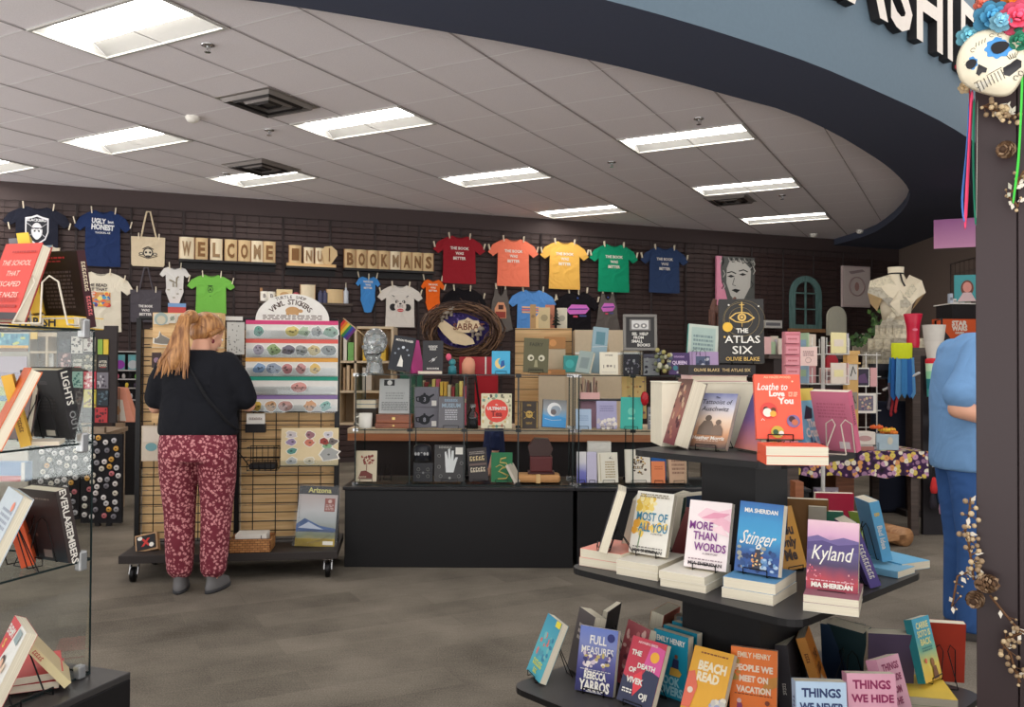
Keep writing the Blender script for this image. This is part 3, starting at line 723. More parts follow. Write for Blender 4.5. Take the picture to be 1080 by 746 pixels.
for i in range(8): x0 = .3+.07*i;b.tube([((x0-.5)*wd,-.004,.98*ht),((x0+.03-.5)*wd,-.004,(.93-.02*(i % 3))*ht),((x0+.1-.5)*wd,-.004,.92*ht)],.008,(g1,g3)[i % 2],4)
b.build('canvas',t)
P,wd,ht = on_wall((889,281,918,324),.10)
b = MB();b.box(-wd/2,wd/2,0,.05,0,ht,mt((206,188,184)));b.box(-wd/2+.03,wd/2-.03,-.004,0,.03,ht-.03,mt((214,200,194)))
b.tube([(wd*.27*math.cos(k*PI/12),-.01,ht*.5+wd*.27*math.sin(k*PI/12)) for k in range(24)],.012,mt((176,150,146)),6,closed=True);b.disc(0,ht*.5,.08*wd,.13*wd,-.008,mt((180,140,132)));b.prism([(-.3*wd,.86*ht),(.2*wd,.93*ht),(.3*wd,.88*ht),(-.2*wd,.80*ht)],-.006,-.006,mt((160,140,140)))
tag(b.build('canvas_print',loc=P,rot=(0,0,WROT)),'pale pink canvas with a ring motif beside the paper dress','picture')
# teal arched window frame
P,wd,ht = on_wall((834,291,867,347),.09)
t = thing('decorative_window','weathered teal arched window frame hung on the slat wall','window frame',P,WROT)
TEAL = wood((78,112,112),(112,146,142),(20,20,3));b = MB()
def arch(w_,z0,h_,n=12): return [(-w_/2,z0),(w_/2,z0)]+[(w_/2*math.cos(a),h_-w_/2+w_/2*math.sin(a)) for a in [PI*k/n for k in range(n+1)]]
o_,i_ = arch(wd,0,ht),arch(wd*.68,.07,ht-wd*.15)
vs = [(x,y,z) for y in (0,.04) for x,z in o_]+[(x,y,z) for y in (0,.04) for x,z in i_];n = len(o_)
fs = []
for k in range(n):
    l = (k+1) % n;fs += [(k,l,l+2*n,k+2*n),(k+n,k+3*n,l+3*n,l+n),(k,k+n,l+n,l),(k+2*n,l+2*n,l+3*n,k+3*n)]
b.add(vs,fs,TEAL);b.build('frame',t)
b = MB();b.box(-.012,.012,.005,.035,.07,ht-wd*.15,TEAL);b.box(-wd*.34,wd*.34,.005,.035,ht*.36,ht*.36+.02,TEAL);b.box(-wd*.34,wd*.34,.005,.035,ht*.66,ht*.66+.02,TEAL);b.build('muntin',t)
b = MB();b.box(-wd*.55,wd*.55,-.05,.04,-.06,0,OAK);b.build('sill',t)
P,wd,ht = on_wall((873,323,893,354),.09)
b = MB();pts = arch(wd,0,ht);b.prism(pts,0,.04,mt((226,224,204)));pts = [(x*.84,.02+z*.95) for x,z in pts];b.prism(pts,-.004,0,mt((236,234,214)))
tag(b.build('arched_plaque',loc=P,rot=(0,0,WROT),bevel=.004),'small white arched plaque beside the teal frame','plaque')
tote((900,361,922,374),.14,(216,204,184),'little cream canvas bag hanging near the paper dress',lambda b,w,h: None,clips=(),name='canvas_bag')
# ------------------------------------------------------------------ books and easels
def rot_of(yaw,lean=0,roll=0):
    return (Matrix.Rotation(R(yaw),4,'Z') @ Matrix.Rotation(R(roll),4,'Y') @ Matrix.Rotation(-R(lean),4,'X')).to_euler()
def ill(n,u0=-.35,u1=.35,v0=.5,v1=.7,col=(90,80,80),seed=1):
    return ('ill',n,u0,u1,v0,v1,col,seed)
def art_on(b,art,w,h,y,flip=1):
    e = .0005;k = 0
    for a in art:
        k += 1;yy = y-flip*e*k
        def c(v): return asmat(v)
        mir = Matrix.Identity(4)
        if flip < 0: mir = Matrix.Rotation(PI,4,'Z');yy = -y-e*k
        old = b.M;b.M = old @ mir
        if a[0] == 't':      # text, v, height fraction, colour, u, max width, bold, fit
            _,s,v,hf,col = a[:5];o = a[5] if len(a) > 5 else {}
            b.text(s,o.get('u',0)*w,v*h,hf*h,c(col),yy,maxw=o.get('maxw',.88)*w,fitw=(o['fit']*w if 'fit' in o else None),bold=o.get('bold',.03),rot=o.get('rot',0),shear=o.get('shear',0))
        elif a[0] == 'r':
            _,u0,v0,u1,v1,col = a;b.prism([(u0*w,v0*h),(u1*w,v0*h),(u1*w,v1*h),(u0*w,v1*h)],yy,yy,c(col))
        elif a[0] == 'c':
            _,u,v,r,col = a[:5];b.disc(u*w,v*h,r*w,r*w*(a[5] if len(a) > 5 else 1),yy,c(col),16)
        elif a[0] == 'p':
            b.prism([(u*w,v*h) for u,v in a[1]],yy,yy,c(a[2]))
        elif a[0] == 'l':
            b.tube([(u*w,yy,v*h) for u,v in a[1]],a[3] if len(a) > 3 else .0012,c(a[2]),4)
        elif a[0] == 'o':
            _,u,v,r,col = a[:5];b.tube([(u*w+r*w*math.cos(q*PI/14),yy,v*h+r*w*math.sin(q*PI/14)) for q in range(28)],a[5] if len(a) > 5 else .0012,c(col),4,closed=True)
        elif a[0] == 'ill':
            _,n,u0,u1,v0,v1,col,seed = a;q = random.Random(seed)
            for i in range(n):
                v = v1-(v1-v0)*(i+.5)/n;x = u0;hh = (v1-v0)/n*.28
                while x < u1-.02:
                    l = q.uniform(.03,.10);x1 = min(x+l,u1);b.prism([(x*w,(v-hh)*h),(x1*w,(v-hh)*h),(x1*w,(v+hh)*h),(x*w,(v+hh)*h)],yy,yy,c(col));x = x1+.02
        elif a[0] == 'blob':
            _,n,u0,u1,v0,v1,cols,r,seed = a;q = random.Random(seed)
            for i in range(n): b.disc(q.uniform(u0,u1)*w,q.uniform(v0,v1)*h,r*w*q.uniform(.5,1.2),r*w*q.uniform(.5,1.2),yy-flip*.00001*i,c(cols[i % len(cols)]),7)
        b.M = old
def book(label,P,yaw,w,h,t,cover,lean=0,roll=0,art=(),spine=None,sart=None,back=(),bcol=None,hard=False,name=None,group=None,pages=None):
    nm = name or ('hardcover_book' if hard else 'paperback_book')
    P = Vector(P);P = P+Vector((0,0,t*math.sin(R(min(lean,90)))+.0015))
    if roll: P.z += abs(math.sin(R(roll)))*w/2
    T = thing(nm,label,'book',P,group=group,rot=rot_of(yaw,lean,roll))
    b = MB();ct = .0025 if hard else .0009;ov = .003 if hard else 0
    cm = asmat(cover,.42);sm = asmat(spine,.45) if spine else (mt((120,110,105),.5) if not isinstance(cover,tuple) else cm)
    bm = asmat(bcol,.45) if bcol else sm
    b.box(-w/2,w/2,0,ct,0,h,cm);b.box(-w/2,w/2,t-ct,t,0,h,bm);b.box(-w/2-ct,-w/2,0,t,0,h,sm)
    art_on(b,art,w,h,0)
    if back: art_on(b,back,w,h,t,-1)
    if sart:
        old = b.M;b.M = old @ Matrix.Translation((-w/2-ct-.0006,t/2,h/2)) @ Matrix.Rotation(-PI/2,4,'Z') @ Matrix.Rotation(PI/2,4,'Y')
        for s,pos,col,hf in sart: b.text(s,-pos*h,0,t*hf,asmat(col),0,bold=.02)
        b.M = old
    b.build('cover',T)
    p = MB();p.box(-w/2,w/2-ov-.0004,ct,t-ct,ov,h-ov-.0004,pages or PAGES);p.build('pages',T)
    return T
def flat(label,P,yaw,w,h,t,cover,art=(),spine=None,sart=None,hard=False,group=None,**k):
    """a book lying on its back; P is the middle of its underside"""
    c,s = math.cos(R(yaw)),math.sin(R(yaw))
    Q = Vector(P)+Vector((s*h/2,-c*h/2,-.0015))
    return book(label,Q,yaw,w,h,t,cover,lean=90,art=art,spine=spine,sart=sart,hard=hard,group=group,**k)
WIREB = mt((18,17,18),.4,.3);WIREW = mt((206,196,178),.4)
def easel(label,P,yaw,lean,w=.09,h=.13,m=None,t=.03,r=.0017,double=True):
    """bent wire book stand: lip, rests and back legs"""
    m = m or WIREB;l = R(lean)
    T = thing('book_easel',label,'book easel',P,R(yaw),'wire book easels')
    b = MB();up = lambda a,y: (0,y*math.cos(l)+a*math.sin(l),-0+a*math.cos(l))
    y1 = t+.006
    pts = []
    for s in (-1,1):
        x = s*w/2
        b.tube([(x,-.006,.022),(x,-.006,.003),(x,y1,.003)],r,m,6)
    b.tube([(-w/2,-.006,.022),(w/2,-.006,.022)],r,m,6);b.build('lip',T)
    b = MB()
    for s in (-1,1):
        x = s*w/2;bx = x*.75
        b.tube([(x,y1,.003),(x*.9,y1+h*math.sin(l),.003+h*math.cos(l)*.9),(x*.45,y1+h*math.sin(l)+.003,.006+h*math.cos(l)),(x*.2,y1+h*math.sin(l)+.012,h*math.cos(l)*.9),(bx,y1+h*math.sin(l)+.055,.002)],r,m,6)
    b.tube([(-w*.375,y1+h*math.sin(l)+.055,.002),(w*.375,y1+h*math.sin(l)+.055,.002)],r,m,6);b.build('back_leg',T)
    return T
def fromtop(px,ytop,P,lean=0):
    """height of a leaning cover whose foot is at P and whose top shows at ytop"""
    d = P.y;l = R(lean)
    for _ in range(6):
        zt = CAM.z+(proj((P.x,d,CAM.z))[1]-ytop)*d/F;h = (zt-P.z)/math.cos(l);d = P.y+h*math.sin(l)
    return h
# ------------------------------------------------------------------ sticker rack
RK = at_z(139,573,.165);RYAW = R(7.5)
rk = thing('display_rack','wheeled wire rack with pine backing and dark base, in front of the woman','display rack',(-1.80,5.50,0),RYAW)
def rkP(x,y,z):    # rack coordinates to the room
    c,s = math.cos(RYAW),math.sin(RYAW);return Vector((-1.80+x*c-y*s,5.50+x*s+y*c,z))
def rk_at(px,py,off=-.02):
    n = Vector((math.sin(RYAW),-math.cos(RYAW),0));P = at_plane(px,py,rkP(0,off,0),n)
    d = P-rkP(0,0,0);return d.dot(Vector((math.cos(RYAW),math.sin(RYAW),0))),P.z
RL = rk_at(146,450,0)[0];RM = rk_at(250.5,450,0)[0];RR = rk_at(355.5,450,0)[0];RT = rk_at(250,337,0)[1]
b = MB();b.box(RL-.02,RR+.03,-.30,.28,.115,.165,mt((50,44,42),.6));b.build('base',rk,bevel=.004)
for x in (RL+.06,RR-.03):
    for y in (-.24,.22):
        b = MB();b.box(x-.03,x+.03,y-.03,y+.03,.105,.115,CHROME);b.tube([(x-.022,y,.11),(x-.022,y-.03,.045)],.008,CHROME,6);b.tube([(x+.022,y,.11),(x+.022,y-.03,.045)],.008,CHROME,6);c = b.build('caster',rk)
        q = MB();q.M = Matrix.Translation((x,y-.03,.046)) @ Matrix.Rotation(PI/2,4,'Y');q.lathe([(.0,-.016),(.03,-.016),(.046,-.012),(.046,.012),(.03,.016),(0,.016)],BLACKM,20);q.build('wheel',c)
for x in (RL,RM,RR):
    b = MB();b.box(x-.016,x+.016,-.016,.016,.165,RT,BLACKM);b.build('post',rk,bevel=.003)
for x0,x1 in ((RL,RM),(RM,RR)):
    b = MB()
    for k in range(4): x = x0+.016+(x1-x0-.032)*(k+.6)/4.2;b.tube([(x,-.012,.19),(x,-.012,RT-.01)],.0032,BLACKM,5)
    for k in range(25): z = .19+(RT-.2)*k/24;b.tube([(x0+.016,-.019,z),(x1-.016,-.019,z)],.0032,BLACKM,5)
    b.tube([(x0,-.005,RT),(x1,-.005,RT)],.014,BLACKM,6);b.build('wire_grid',rk)
    b = MB();n = 13
    for k in range(n):
        z0 = .20+(RT-.26)*k/n;z1 = .20+(RT-.26)*(k+1)/n-.006;b.box(x0+.02,x1-.02,.03,.05,z0,z1,PINE)
    b.box(x0+.05,x0+.09,.05,.07,.2,RT-.06,PINE);b.box(x1-.09,x1-.05,.05,.07,.2,RT-.06,PINE)
    b.build('backing_board',rk)
def on_rack(box,off=-.03):
    x0,y0,x1,y1 = box;a,z0 = rk_at(x0,y1,off);c,z1 = rk_at(x1,y0,off);return (a+c)/2,z0,c-a,z1-z0
# sticker header board
x,z0,wd,ht = on_rack((259,339,357,434));STZ = z0
t = thing('sticker_board','white board with coloured bands and an arched header reading vinyl stickers','sticker board',rkP(x,-.05,z0),RYAW)
b = MB();BW = mt((226,222,214),.55)
b.box(-wd/2,wd/2,0,.02,0,ht,BW)
bands = [(206,66,116),(222,98,88),(222,160,72),(36,146,122),(140,116,166)]
for k,c in enumerate(bands):
    z = ht*(1-.205*k);b.box(-wd/2,wd/2,-.003,0,z-.045*ht,z,mt(c,.6))
b.build('panel',t)
b = MB();wa = on_rack((271,312,349,339))[2];ha = on_rack((271,312,349,339))[3]
b.prism([(-wa/2,ht)]+[(wa/2*math.cos(a),ht+ha*math.sin(a)) for a in [PI*k/24 for k in range(25)]],.004,.012,BW)
ink = mt((84,66,58))
for txt,rr,hh in (('TURTLE SHOP',.89,.02),('VINYL STICKERS',.70,.034)):
    n = len(txt);span = R(56 if hh < .03 else 118)
    for i,ch in enumerate(txt):
        if ch != ' ':
            a = PI/2+span/2-span*(i+.5)/n;b.text(ch,-.01+wa/2*rr*math.cos(a)*(1 if hh < .03 else .9),ht+ha*rr*math.sin(a)*1.0,hh,ink,.0035,rot=(a-PI/2)*.75,bold=.02)
b.disc(0,ht+ha*.37,.045,.026,.0035,mt((190,146,96)));b.disc(.05,ht+ha*.36,.016,.012,.0035,mt((190,146,96)))
for sx in (-.03,.028): b.disc(sx,ht+ha*.27,.012,.012,.0034,mt((190,146,96)))
old = b.M;b.M = Matrix.Translation((0,.0035,ht));art_on(b,[ill(3,-.40,.40,.02,.22,(120,104,96),8)],wa,ha,0);b.M = old
b.build('arched_header',t)
for k in range(5):
    q = MB();z = ht*(1-.205*k)-.195*ht;q.box(-wd/2+.01,wd/2-.01,-.016,-.014,z,z+.05,ACRYL);q.box(-wd/2+.01,wd/2-.01,-.016,0,z-.002,z,ACRYL);q.build('clear_pocket',t)
def blobpoly(r,seed,n=14,j=.25,asp=1):
    q = random.Random(seed);return [(r*asp*math.cos(2*PI*k/n)*(1+q.uniform(-j,j)),r*math.sin(2*PI*k/n)*(1+q.uniform(-j,j))) for k in range(n)]
ST = [(.14,0,(104,156,140),'round green patterned sticker',.9,.12),(.50,0,(216,196,120),'yellow scripted sticker',1.3,.1),(.63,0,(176,190,160),'pale green leafy sticker',1,.3),(.77,0,(164,166,162),'grey scaly sticker',1,.25),(.92,0,(150,176,158),'small sage lizard sticker',1.5,.2),
      (.14,1,(160,146,160),'round mauve sticker',1,.05),(.30,1,(150,170,116),'spiky cactus sticker',1.2,.3),(.46,1,(120,112,124),'dark grey tortoise sticker',1.3,.2),(.60,1,(160,160,156),'small grey cloud-like sticker',1.3,.2),(.74,1,(206,186,134),'tan cat-like sticker',1.2,.15),(.90,1,(140,146,144),'grey rock-shaped sticker',1.4,.1),
      (.15,2,(140,166,196),'blue and red landscape sticker',1.1,.2),(.30,2,(150,160,176),'low grey-blue car sticker',1.5,.15),(.45,2,(196,132,130),'square pink desert sticker',1,.08),(.60,2,(204,150,146),'pink rounded mountain sticker',1,.15),(.75,2,(222,186,106),'yellow arched sticker',1,.1),
      (.58,3,(220,156,146),'lone pink oval sticker',1.5,.08),
      (.12,4,(212,176,76),'yellow cat sticker with dark outline',.9,.2),(.28,4,(206,160,116),'orange snail-like sticker',1.1,.15),(.43,4,(196,150,140),'small pale red lettered sticker',1.4,.1),(.70,4,(210,160,120),'brown fox-like sticker',1.1,.2),(.87,4,(140,186,176),'mint cactus sticker with pink bloom',1,.3)]
rown = ['pink','coral','ochre','green','violet']
for i,(u,row,c,lab,asp,jt) in enumerate(ST):
    r = .035;zc = STZ+ht*(1-.205*row)-.045*ht-.075*ht
    b = MB();p1 = blobpoly(r*1.12,i,14,jt,asp);b.prism(p1,-.0008,0,mt((238,236,230)))
    b.poly([(a*.86,q*.86) for a,q in p1],-.0012,mt(c));rr = random.Random(i+50);dk = tuple(int(v*.6) for v in c)
    for _ in range(4): b.disc(rr.uniform(-.018,.018)*asp,rr.uniform(-.016,.016),rr.uniform(.004,.010),rr.uniform(.004,.008),-.0016-.0001*_,mt(dk),8)
    x0 = x-wd/2+u*wd
    tag(b.build('vinyl_sticker',loc=rkP(x0,-.05-.006,zc),rot=(0,0,RYAW)),lab+' in the pocket under the '+rown[row]+' band','sticker','vinyl stickers in the pocket rows')
# sticker tray
x,z0,wd,ht = on_rack((296,451,357,491),-.1)
t = thing('sticker_tray','pale wooden panel of small stickers on the lower part of the rack','sticker board',rkP(x,-.12,z0),RYAW)
LP = mt((222,202,160),.6)
b = MB();b.M = Matrix.Rotation(-R(10),4,'X');b.box(-wd/2,wd/2,0,.015,0,ht,LP);b.build('panel',t)
b = MB();b.box(-wd/2,wd/2,-.03,.01,-.004,0,BLACKM)
for k in range(4): xx = -wd/2+wd*k/3;b.tube([(xx,-.03,0),(xx,.02,0),(xx,.12,.10)],.003,BLACKM,5)
b.build('bracket',t)
b = MB();b.box(-wd/2,wd/2,-.03,-.028,0,.035,ACRYL);b.build('clear_lip',t)
SG = [(.18,.80,(200,190,190)),(.5,.80,(150,104,110)),(.82,.80,(206,200,204)),(.18,.62,(150,130,160)),(.5,.60,(200,120,96)),(.75,.62,(150,60,50)),(.90,.62,(110,100,96)),(.20,.38,(84,140,128)),(.80,.52,(130,170,130)),(.84,.28,(160,160,156)),(.20,.12,(180,180,176)),(.5,.12,(206,196,170))]
SN = ['faint pink','dusky red beetle','faint lilac','violet looped','orange shoe-shaped','small red square','small grey curled','teal lizard','pale green leaf','large grey stone','long white','low cream']
for i,(u,v,c) in enumerate(SG):
    b = MB();r = .026 if i != 9 else .05;p1 = blobpoly(r,i+80,12,.25,1.4);b.prism(p1,-.0008,0,mt((232,226,214)));b.poly([(a*.84,q*.84) for a,q in p1],-.0012,mt(c))
    rr = random.Random(i+90);b.disc(rr.uniform(-.01,.01),0,.009,.006,-.0015,mt(tuple(int(k*.6) for k in c)),8)
    Q = rkP(x-wd/2+u*wd,-.12-.002+v*ht*math.tan(R(10))*.98,z0+v*ht)
    tag(b.build('vinyl_sticker',loc=Q,rot=rot_of(math.degrees(RYAW),10)),SN[i]+' sticker on the pale wooden panel','sticker','small stickers on the wooden panel')
# card holder, basket, magazine, wicker basket, packets
x,z0,wd,ht = on_rack((260,436,281,456));t = thing('card_holder','small black card holder with white cards under the sticker board','card holder',rkP(x,-.05,z0),RYAW)
b = MB();b.box(-wd/2,wd/2,-.03,.02,0,ht*.45,BLACK);b.build('tray',t);b = MB();b.box(-wd*.46,wd*.46,-.01,.01,.01,ht,WHITE);b.text('#8',0,ht*.72,ht*.13,mt((120,90,80)),-.0105,maxw=wd*.7);b.build('card',t)
x,z0,wd,ht = on_rack((263,471,294,495),-.08);t = thing('wire_basket','black wire basket with a shallow tray hooked on the rack grid','basket',rkP(x,-.10,z0),RYAW)
b = MB()
for zz_ in (0,ht*.45,ht): b.tube([(-wd/2,-.07,zz_),(wd/2,-.07,zz_),(wd/2,.07,zz_),(-wd/2,.07,zz_)],.0028,BLACKM,5,closed=True)
for k in range(6): xx = -wd/2+wd*k/5;b.tube([(xx,.07,ht),(xx,.07,0),(xx,-.07,0),(xx,-.07,ht*.45)],.0022,BLACKM,5)
b.tube([(-wd/2,.07,0),(-wd/2-.12,.08,.16)],.004,BLACKM,5);b.build('wire',t);b = MB();b.box(-wd/2+.01,wd/2-.01,-.06,.06,.004,ht*.3,BLACK);b.build('tray',t,bevel=.01)
x,z0,wd,ht = on_rack((308,512,356,576),-.14)
t = thing('magazine','arizona landscape magazine in a shiny clear bag on the rack base','magazine',rkP(x,-.16,.167),RYAW)
b = MB();b.M = Matrix.Rotation(R(3),4,'Y') @ Matrix.Rotation(-R(14),4,'X');b.box(-wd*.44,wd*.44,0,.012,0,ht,grad((206,176,70),(110,120,80),(176,184,184),(206,206,206),(196,184,180),(186,174,166)))
art_on(b,[('r',-.5,.86,.5,1,(36,38,44)),('t','Arizona',.935,.085,(222,214,130),{'u': .03,'maxw': .72}),('r',.18,.58,.44,.80,(160,84,72)),('c',.31,.75,.05,(220,190,180)),ill(4,.21,.41,.60,.70,(220,190,180),3),
           ('p',[(-.5,.36),(-.3,.46),(-.1,.40),(.1,.34),(.5,.30),(.5,.24),(-.5,.24)],(84,116,170)),('p',[(-.45,.30),(-.2,.40),(.05,.32),(.2,.28)],(196,206,220)),('r',-.5,0,.5,.13,(190,164,70)),('r',.2,.03,.46,.09,(230,226,210))],wd*.88,ht,0);b.build('cover',t)
b = MB();b.M = Matrix.Rotation(R(3),4,'Y') @ Matrix.Rotation(-R(14),4,'X');b.box(-wd*.5,wd*.5,-.004,-.003,0,ht*1.02,PLASTIC);b.tube([(-wd*.4,-.006,ht*.02),(-wd*.38,-.007,ht*.3),(-wd*.41,-.006,ht*.95)],.003,PLASTIC,6);b.tube([(-wd*.38,-.006,0),(.1*wd,-.008,ht*.1),(wd*.4,-.006,ht*.24)],.004,PLASTIC,6);b.build('clear_bag',t)
P = rkP(.02,-.2,.167);x,z0,wd,ht = on_rack((245,559,288,578),-.2);P = rkP(x,-.2,.167)
t = thing('wicker_basket','shallow woven basket holding white paper on the rack base','basket',P,RYAW)
def wick(nt,b):
    tc = nt.nodes.new('ShaderNodeTexCoord');wv = nt.nodes.new('ShaderNodeTexBrick');wv.inputs['Scale'].default_value = 1;wv.inputs['Brick Width'].default_value = .03;wv.inputs['Row Height'].default_value = .014;wv.inputs['Mortar Size'].default_value = .0015
    mp = nt.nodes.new('ShaderNodeMapping');mp.inputs['Rotation'].default_value = (R(90),0,0);nt.links.new(tc.outputs['Object'],mp.inputs[0]);nt.links.new(mp.outputs[0],wv.inputs['Vector'])
    wv.inputs['Color1'].default_value = lin((198,140,84))+(1,);wv.inputs['Color2'].default_value = lin((170,112,60))+(1,);wv.inputs['Mortar'].default_value = lin((96,60,34))+(1,)
    nt.links.new(wv.outputs[0],b.inputs['Base Color'])
WICK = node_mat('wicker',wick)
b = MB()
for (x0,x1,y0,y1) in ((-wd/2,wd/2,-.1,-.092),(-wd/2,wd/2,.092,.1),(-wd/2,-wd/2+.008,-.1,.1),(wd/2-.008,wd/2,-.1,.1)): b.box(x0,x1,y0,y1,0,.075,WICK)
b.box(-wd/2,wd/2,-.1,.1,0,.006,WICK);b.tube([(-wd/2,-.1,.078),(wd/2,-.1,.078),(wd/2,.1,.078),(-wd/2,.1,.078)],.007,WICK,6,closed=True);b.build('basket',t)
b = MB();b.box(-wd*.38,wd*.38,-.07,.07,.008,.105,WHITE);b.text('L',wd*.28,.085,.03,mt((80,80,80)),-.0705);tag(b.build('paper_stack',loc=P,rot=(0,0,RYAW)),'stack of white paper slips inside the woven basket','paper')
x,z0,wd,ht = on_rack((143,558,167,577),-.18)
t = thing('gift_packet','cardboard tray with a red and black packet at the rack base corner','packet',rkP(x,-.18,.167),RYAW)
b = MB();b.M = Matrix.Rotation(R(-12),4,'Y') @ Matrix.Rotation(-R(25),4,'X');b.box(-wd/2,wd/2,0,.05,0,ht,mt((190,150,110)));b.build('tray',t);b = MB();b.M = Matrix.Rotation(R(-12),4,'Y') @ Matrix.Rotation(-R(25),4,'X');b.box(-wd*.42,wd*.42,-.01,0,ht*.1,ht*.9,mt((26,22,24)));b.text('X',0,ht*.5,ht*.4,mt((200,50,44)),-.0105,bold=.06)
b.disc(-wd*.25,ht*.75,.015,.012,-.0106,WHITE);b.disc(wd*.25,ht*.3,.014,.014,-.0106,WHITE);b.build('packet',t)
x,z0,wd,ht = on_rack((147,449,168,486),-.06)
b = MB();b.box(-wd/2,wd/2,-.03,.03,0,ht,mt((214,200,180)));b.disc(0,ht*.4,wd*.3,ht*.12,-.031,mt((120,166,170)));b.box(-wd*.4,wd*.4,-.032,-.03,ht*.55,ht*.95,mt((224,212,196)))
tag(b.build('small_box',loc=rkP(x+.02,-.06,z0),rot=(0,0,RYAW)),'cream box with a teal spot clipped to the rack, beside the woman','box')
# pine sticker panel behind the woman, loose sticker sheets
x,z0,wd,ht = on_rack((161,331,238,446),-.035)
b = MB();b.box(-wd/2,wd/2,0,.018,0,ht,PINE)
for k in range(3): b.box(-wd/2,wd/2,-.02,0,ht*(.28*k+.12),ht*(.28*k+.13),mt((216,196,160)))
tag(b.build('sticker_board',loc=rkP(x,-.06,z0),rot=(0,0,RYAW)),'tan wooden panel with ledges facing the woman','sticker board')
def sheet(box,label,col,arts,off=-.09,cat='sticker'):
    x,z0,wd,ht = on_rack(box,off);b = MB();b.box(-wd/2,wd/2,0,.002,0,ht,asmat(col));art_on(b,arts,wd,ht,0);tag(b.build('sticker_sheet',loc=rkP(x,off,z0),rot=(0,0,RYAW)),label,cat)
sheet((162,331,178,342),'round seaside sticker at the top of the tan panel',(206,200,184),[('c',0,.5,.45,(150,166,160)),('c',0,.4,.3,(196,186,160))])
for k,xx in enumerate((178,186,193)): sheet((xx,331,xx+7.5,341),'cream postage-like sticker, %s beside the round seaside one' % ['first','second','third'][k],(210,204,188),[('c',0,.5,.35,(150,156,136)),('l',[(-.3,.2),(.3,.8)],(110,110,90))])
sheet((222,330,234,348),'brown patterned lizard sticker beside the hair',(196,164,110),[('blob',16,-.4,.4,.1,.9,((90,60,40),(226,200,150)),.12,5)])
x,z0,wd,ht = on_rack((161,349,188,364),-.09);b = MB()
SH = [(0,.12),(.30,.02),(.62,.0),(1,.10),(.82,.30),(.55,.55),(.35,.72),(.26,1),(.22,.60),(.10,.45),(.02,.50)]
b.prism([((u-.5)*wd,v*ht) for u,v in SH],0,.002,mt((226,222,210)));b.poly([((u-.5)*wd*.88,(v*.84+.06)*ht) for u,v in SH],-.001,mt((128,122,112)))
tag(b.build('shark_sticker',loc=rkP(x,-.09,z0),rot=(0,0,RYAW)),'grey shark-shaped sticker with white edge behind the hair','sticker')
sheet((160,372,170,388),'dark square sticker near the woman\'s shoulder',(60,40,40),[('c',0,.5,.3,(150,120,140))])
sheet((239,340,258,374),'grey sheet of tiny line-drawn stickers beside the coloured bands',(190,188,180),[('blob',24,-.4,.4,.06,.92,((120,120,116),(150,150,140)),.055,9)])
sheet((232,334,256,338),'narrow white card on the top bar of the rack',(216,212,204),[],-.03,'card')
P,wd,ht = on_wall((177,320,196,336),.12)
b = MB();b.box(-wd/2,wd/2,0,.05,0,ht,mt((206,84,78)));b.box(-wd/2,wd/2,-.002,0,ht*.75,ht,mt((120,160,206)));b.text('WISH',.02,ht*.25,ht*.25,WHITE,-.003,maxw=wd*.7);b.box(-wd/2,wd/2,.05,.072,-.02,0,BLACK)
tag(b.build('boxed_set',loc=P,rot=(0,0,WROT)),'red and blue box on the wall below the dinosaur bodysuit','box')
# ------------------------------------------------------------------ people
SKIN = mt((224,168,140),.5,var=.04,scale=12)
def limb(b,pts,rs,m,n=12):
    b.tube(pts,rs,m,n)
    for p,r in ((pts[0],rs[0]),(pts[-1],rs[-1])): b.ell(p,(r,r,r),m,12,8)
    for p,r in zip(pts[1:-1],rs[1:-1]): b.ell(p,(r,r,r),m,12,8)
def hand(b,wr,d,up,side,m,curl=.5):
    """palm, four bent fingers of unequal length and a thumb; d: along the fingers, up: back of the hand, side: towards the thumb"""
    d = Vector(d).normalized();up = Vector(up);up = (up-d*up.dot(d)).normalized();s = Vector(side);s = (s-d*s.dot(d)-up*s.dot(up)).normalized()
    wr = Vector(wr);palm = wr+d*.05
    for k in range(5): b.ell(wr+d*(.018*k+.01),(.026,.026,.018),m,10,6)
    for k in (-1,0,1): b.tube([wr+s*k*.012,palm+s*k*.022+d*.035],[.016,.014],m,8)
    for k,(o,l) in enumerate(((.030,.068),(.011,.078),(-.009,.072),(-.028,.056))):
        p0 = palm+d*.03+s*o;p1 = p0+d*l*.45-up*l*.12*curl;p2 = p1+(d*(1-curl*.6)-up*curl).normalized()*l*.32;p3 = p2+(d*(1-curl)-up*(.3+curl)).normalized()*l*.26
        limb(b,[p0,p1,p2,p3],[.0092,.0085,.0078,.0066],m,8)
    p0 = wr+d*.022+s*.026;p1 = p0+(d*.6+s*.8).normalized()*.036;p2 = p1+(d*.85+s*.3-up*.3).normalized()*.03;limb(b,[p0,p1,p2],[.0115,.0098,.008],m,8)
SMOOTHB = (('REMESH',{'mode': 'VOXEL','voxel_size': .0075,'use_smooth_shade': True}),('SMOOTH',{'factor': .5,'iterations': 6}))
SMOOTHC = (('REMESH',{'mode': 'VOXEL','voxel_size': .011,'use_smooth_shade': True}),('SMOOTH',{'factor': .5,'iterations': 8}))
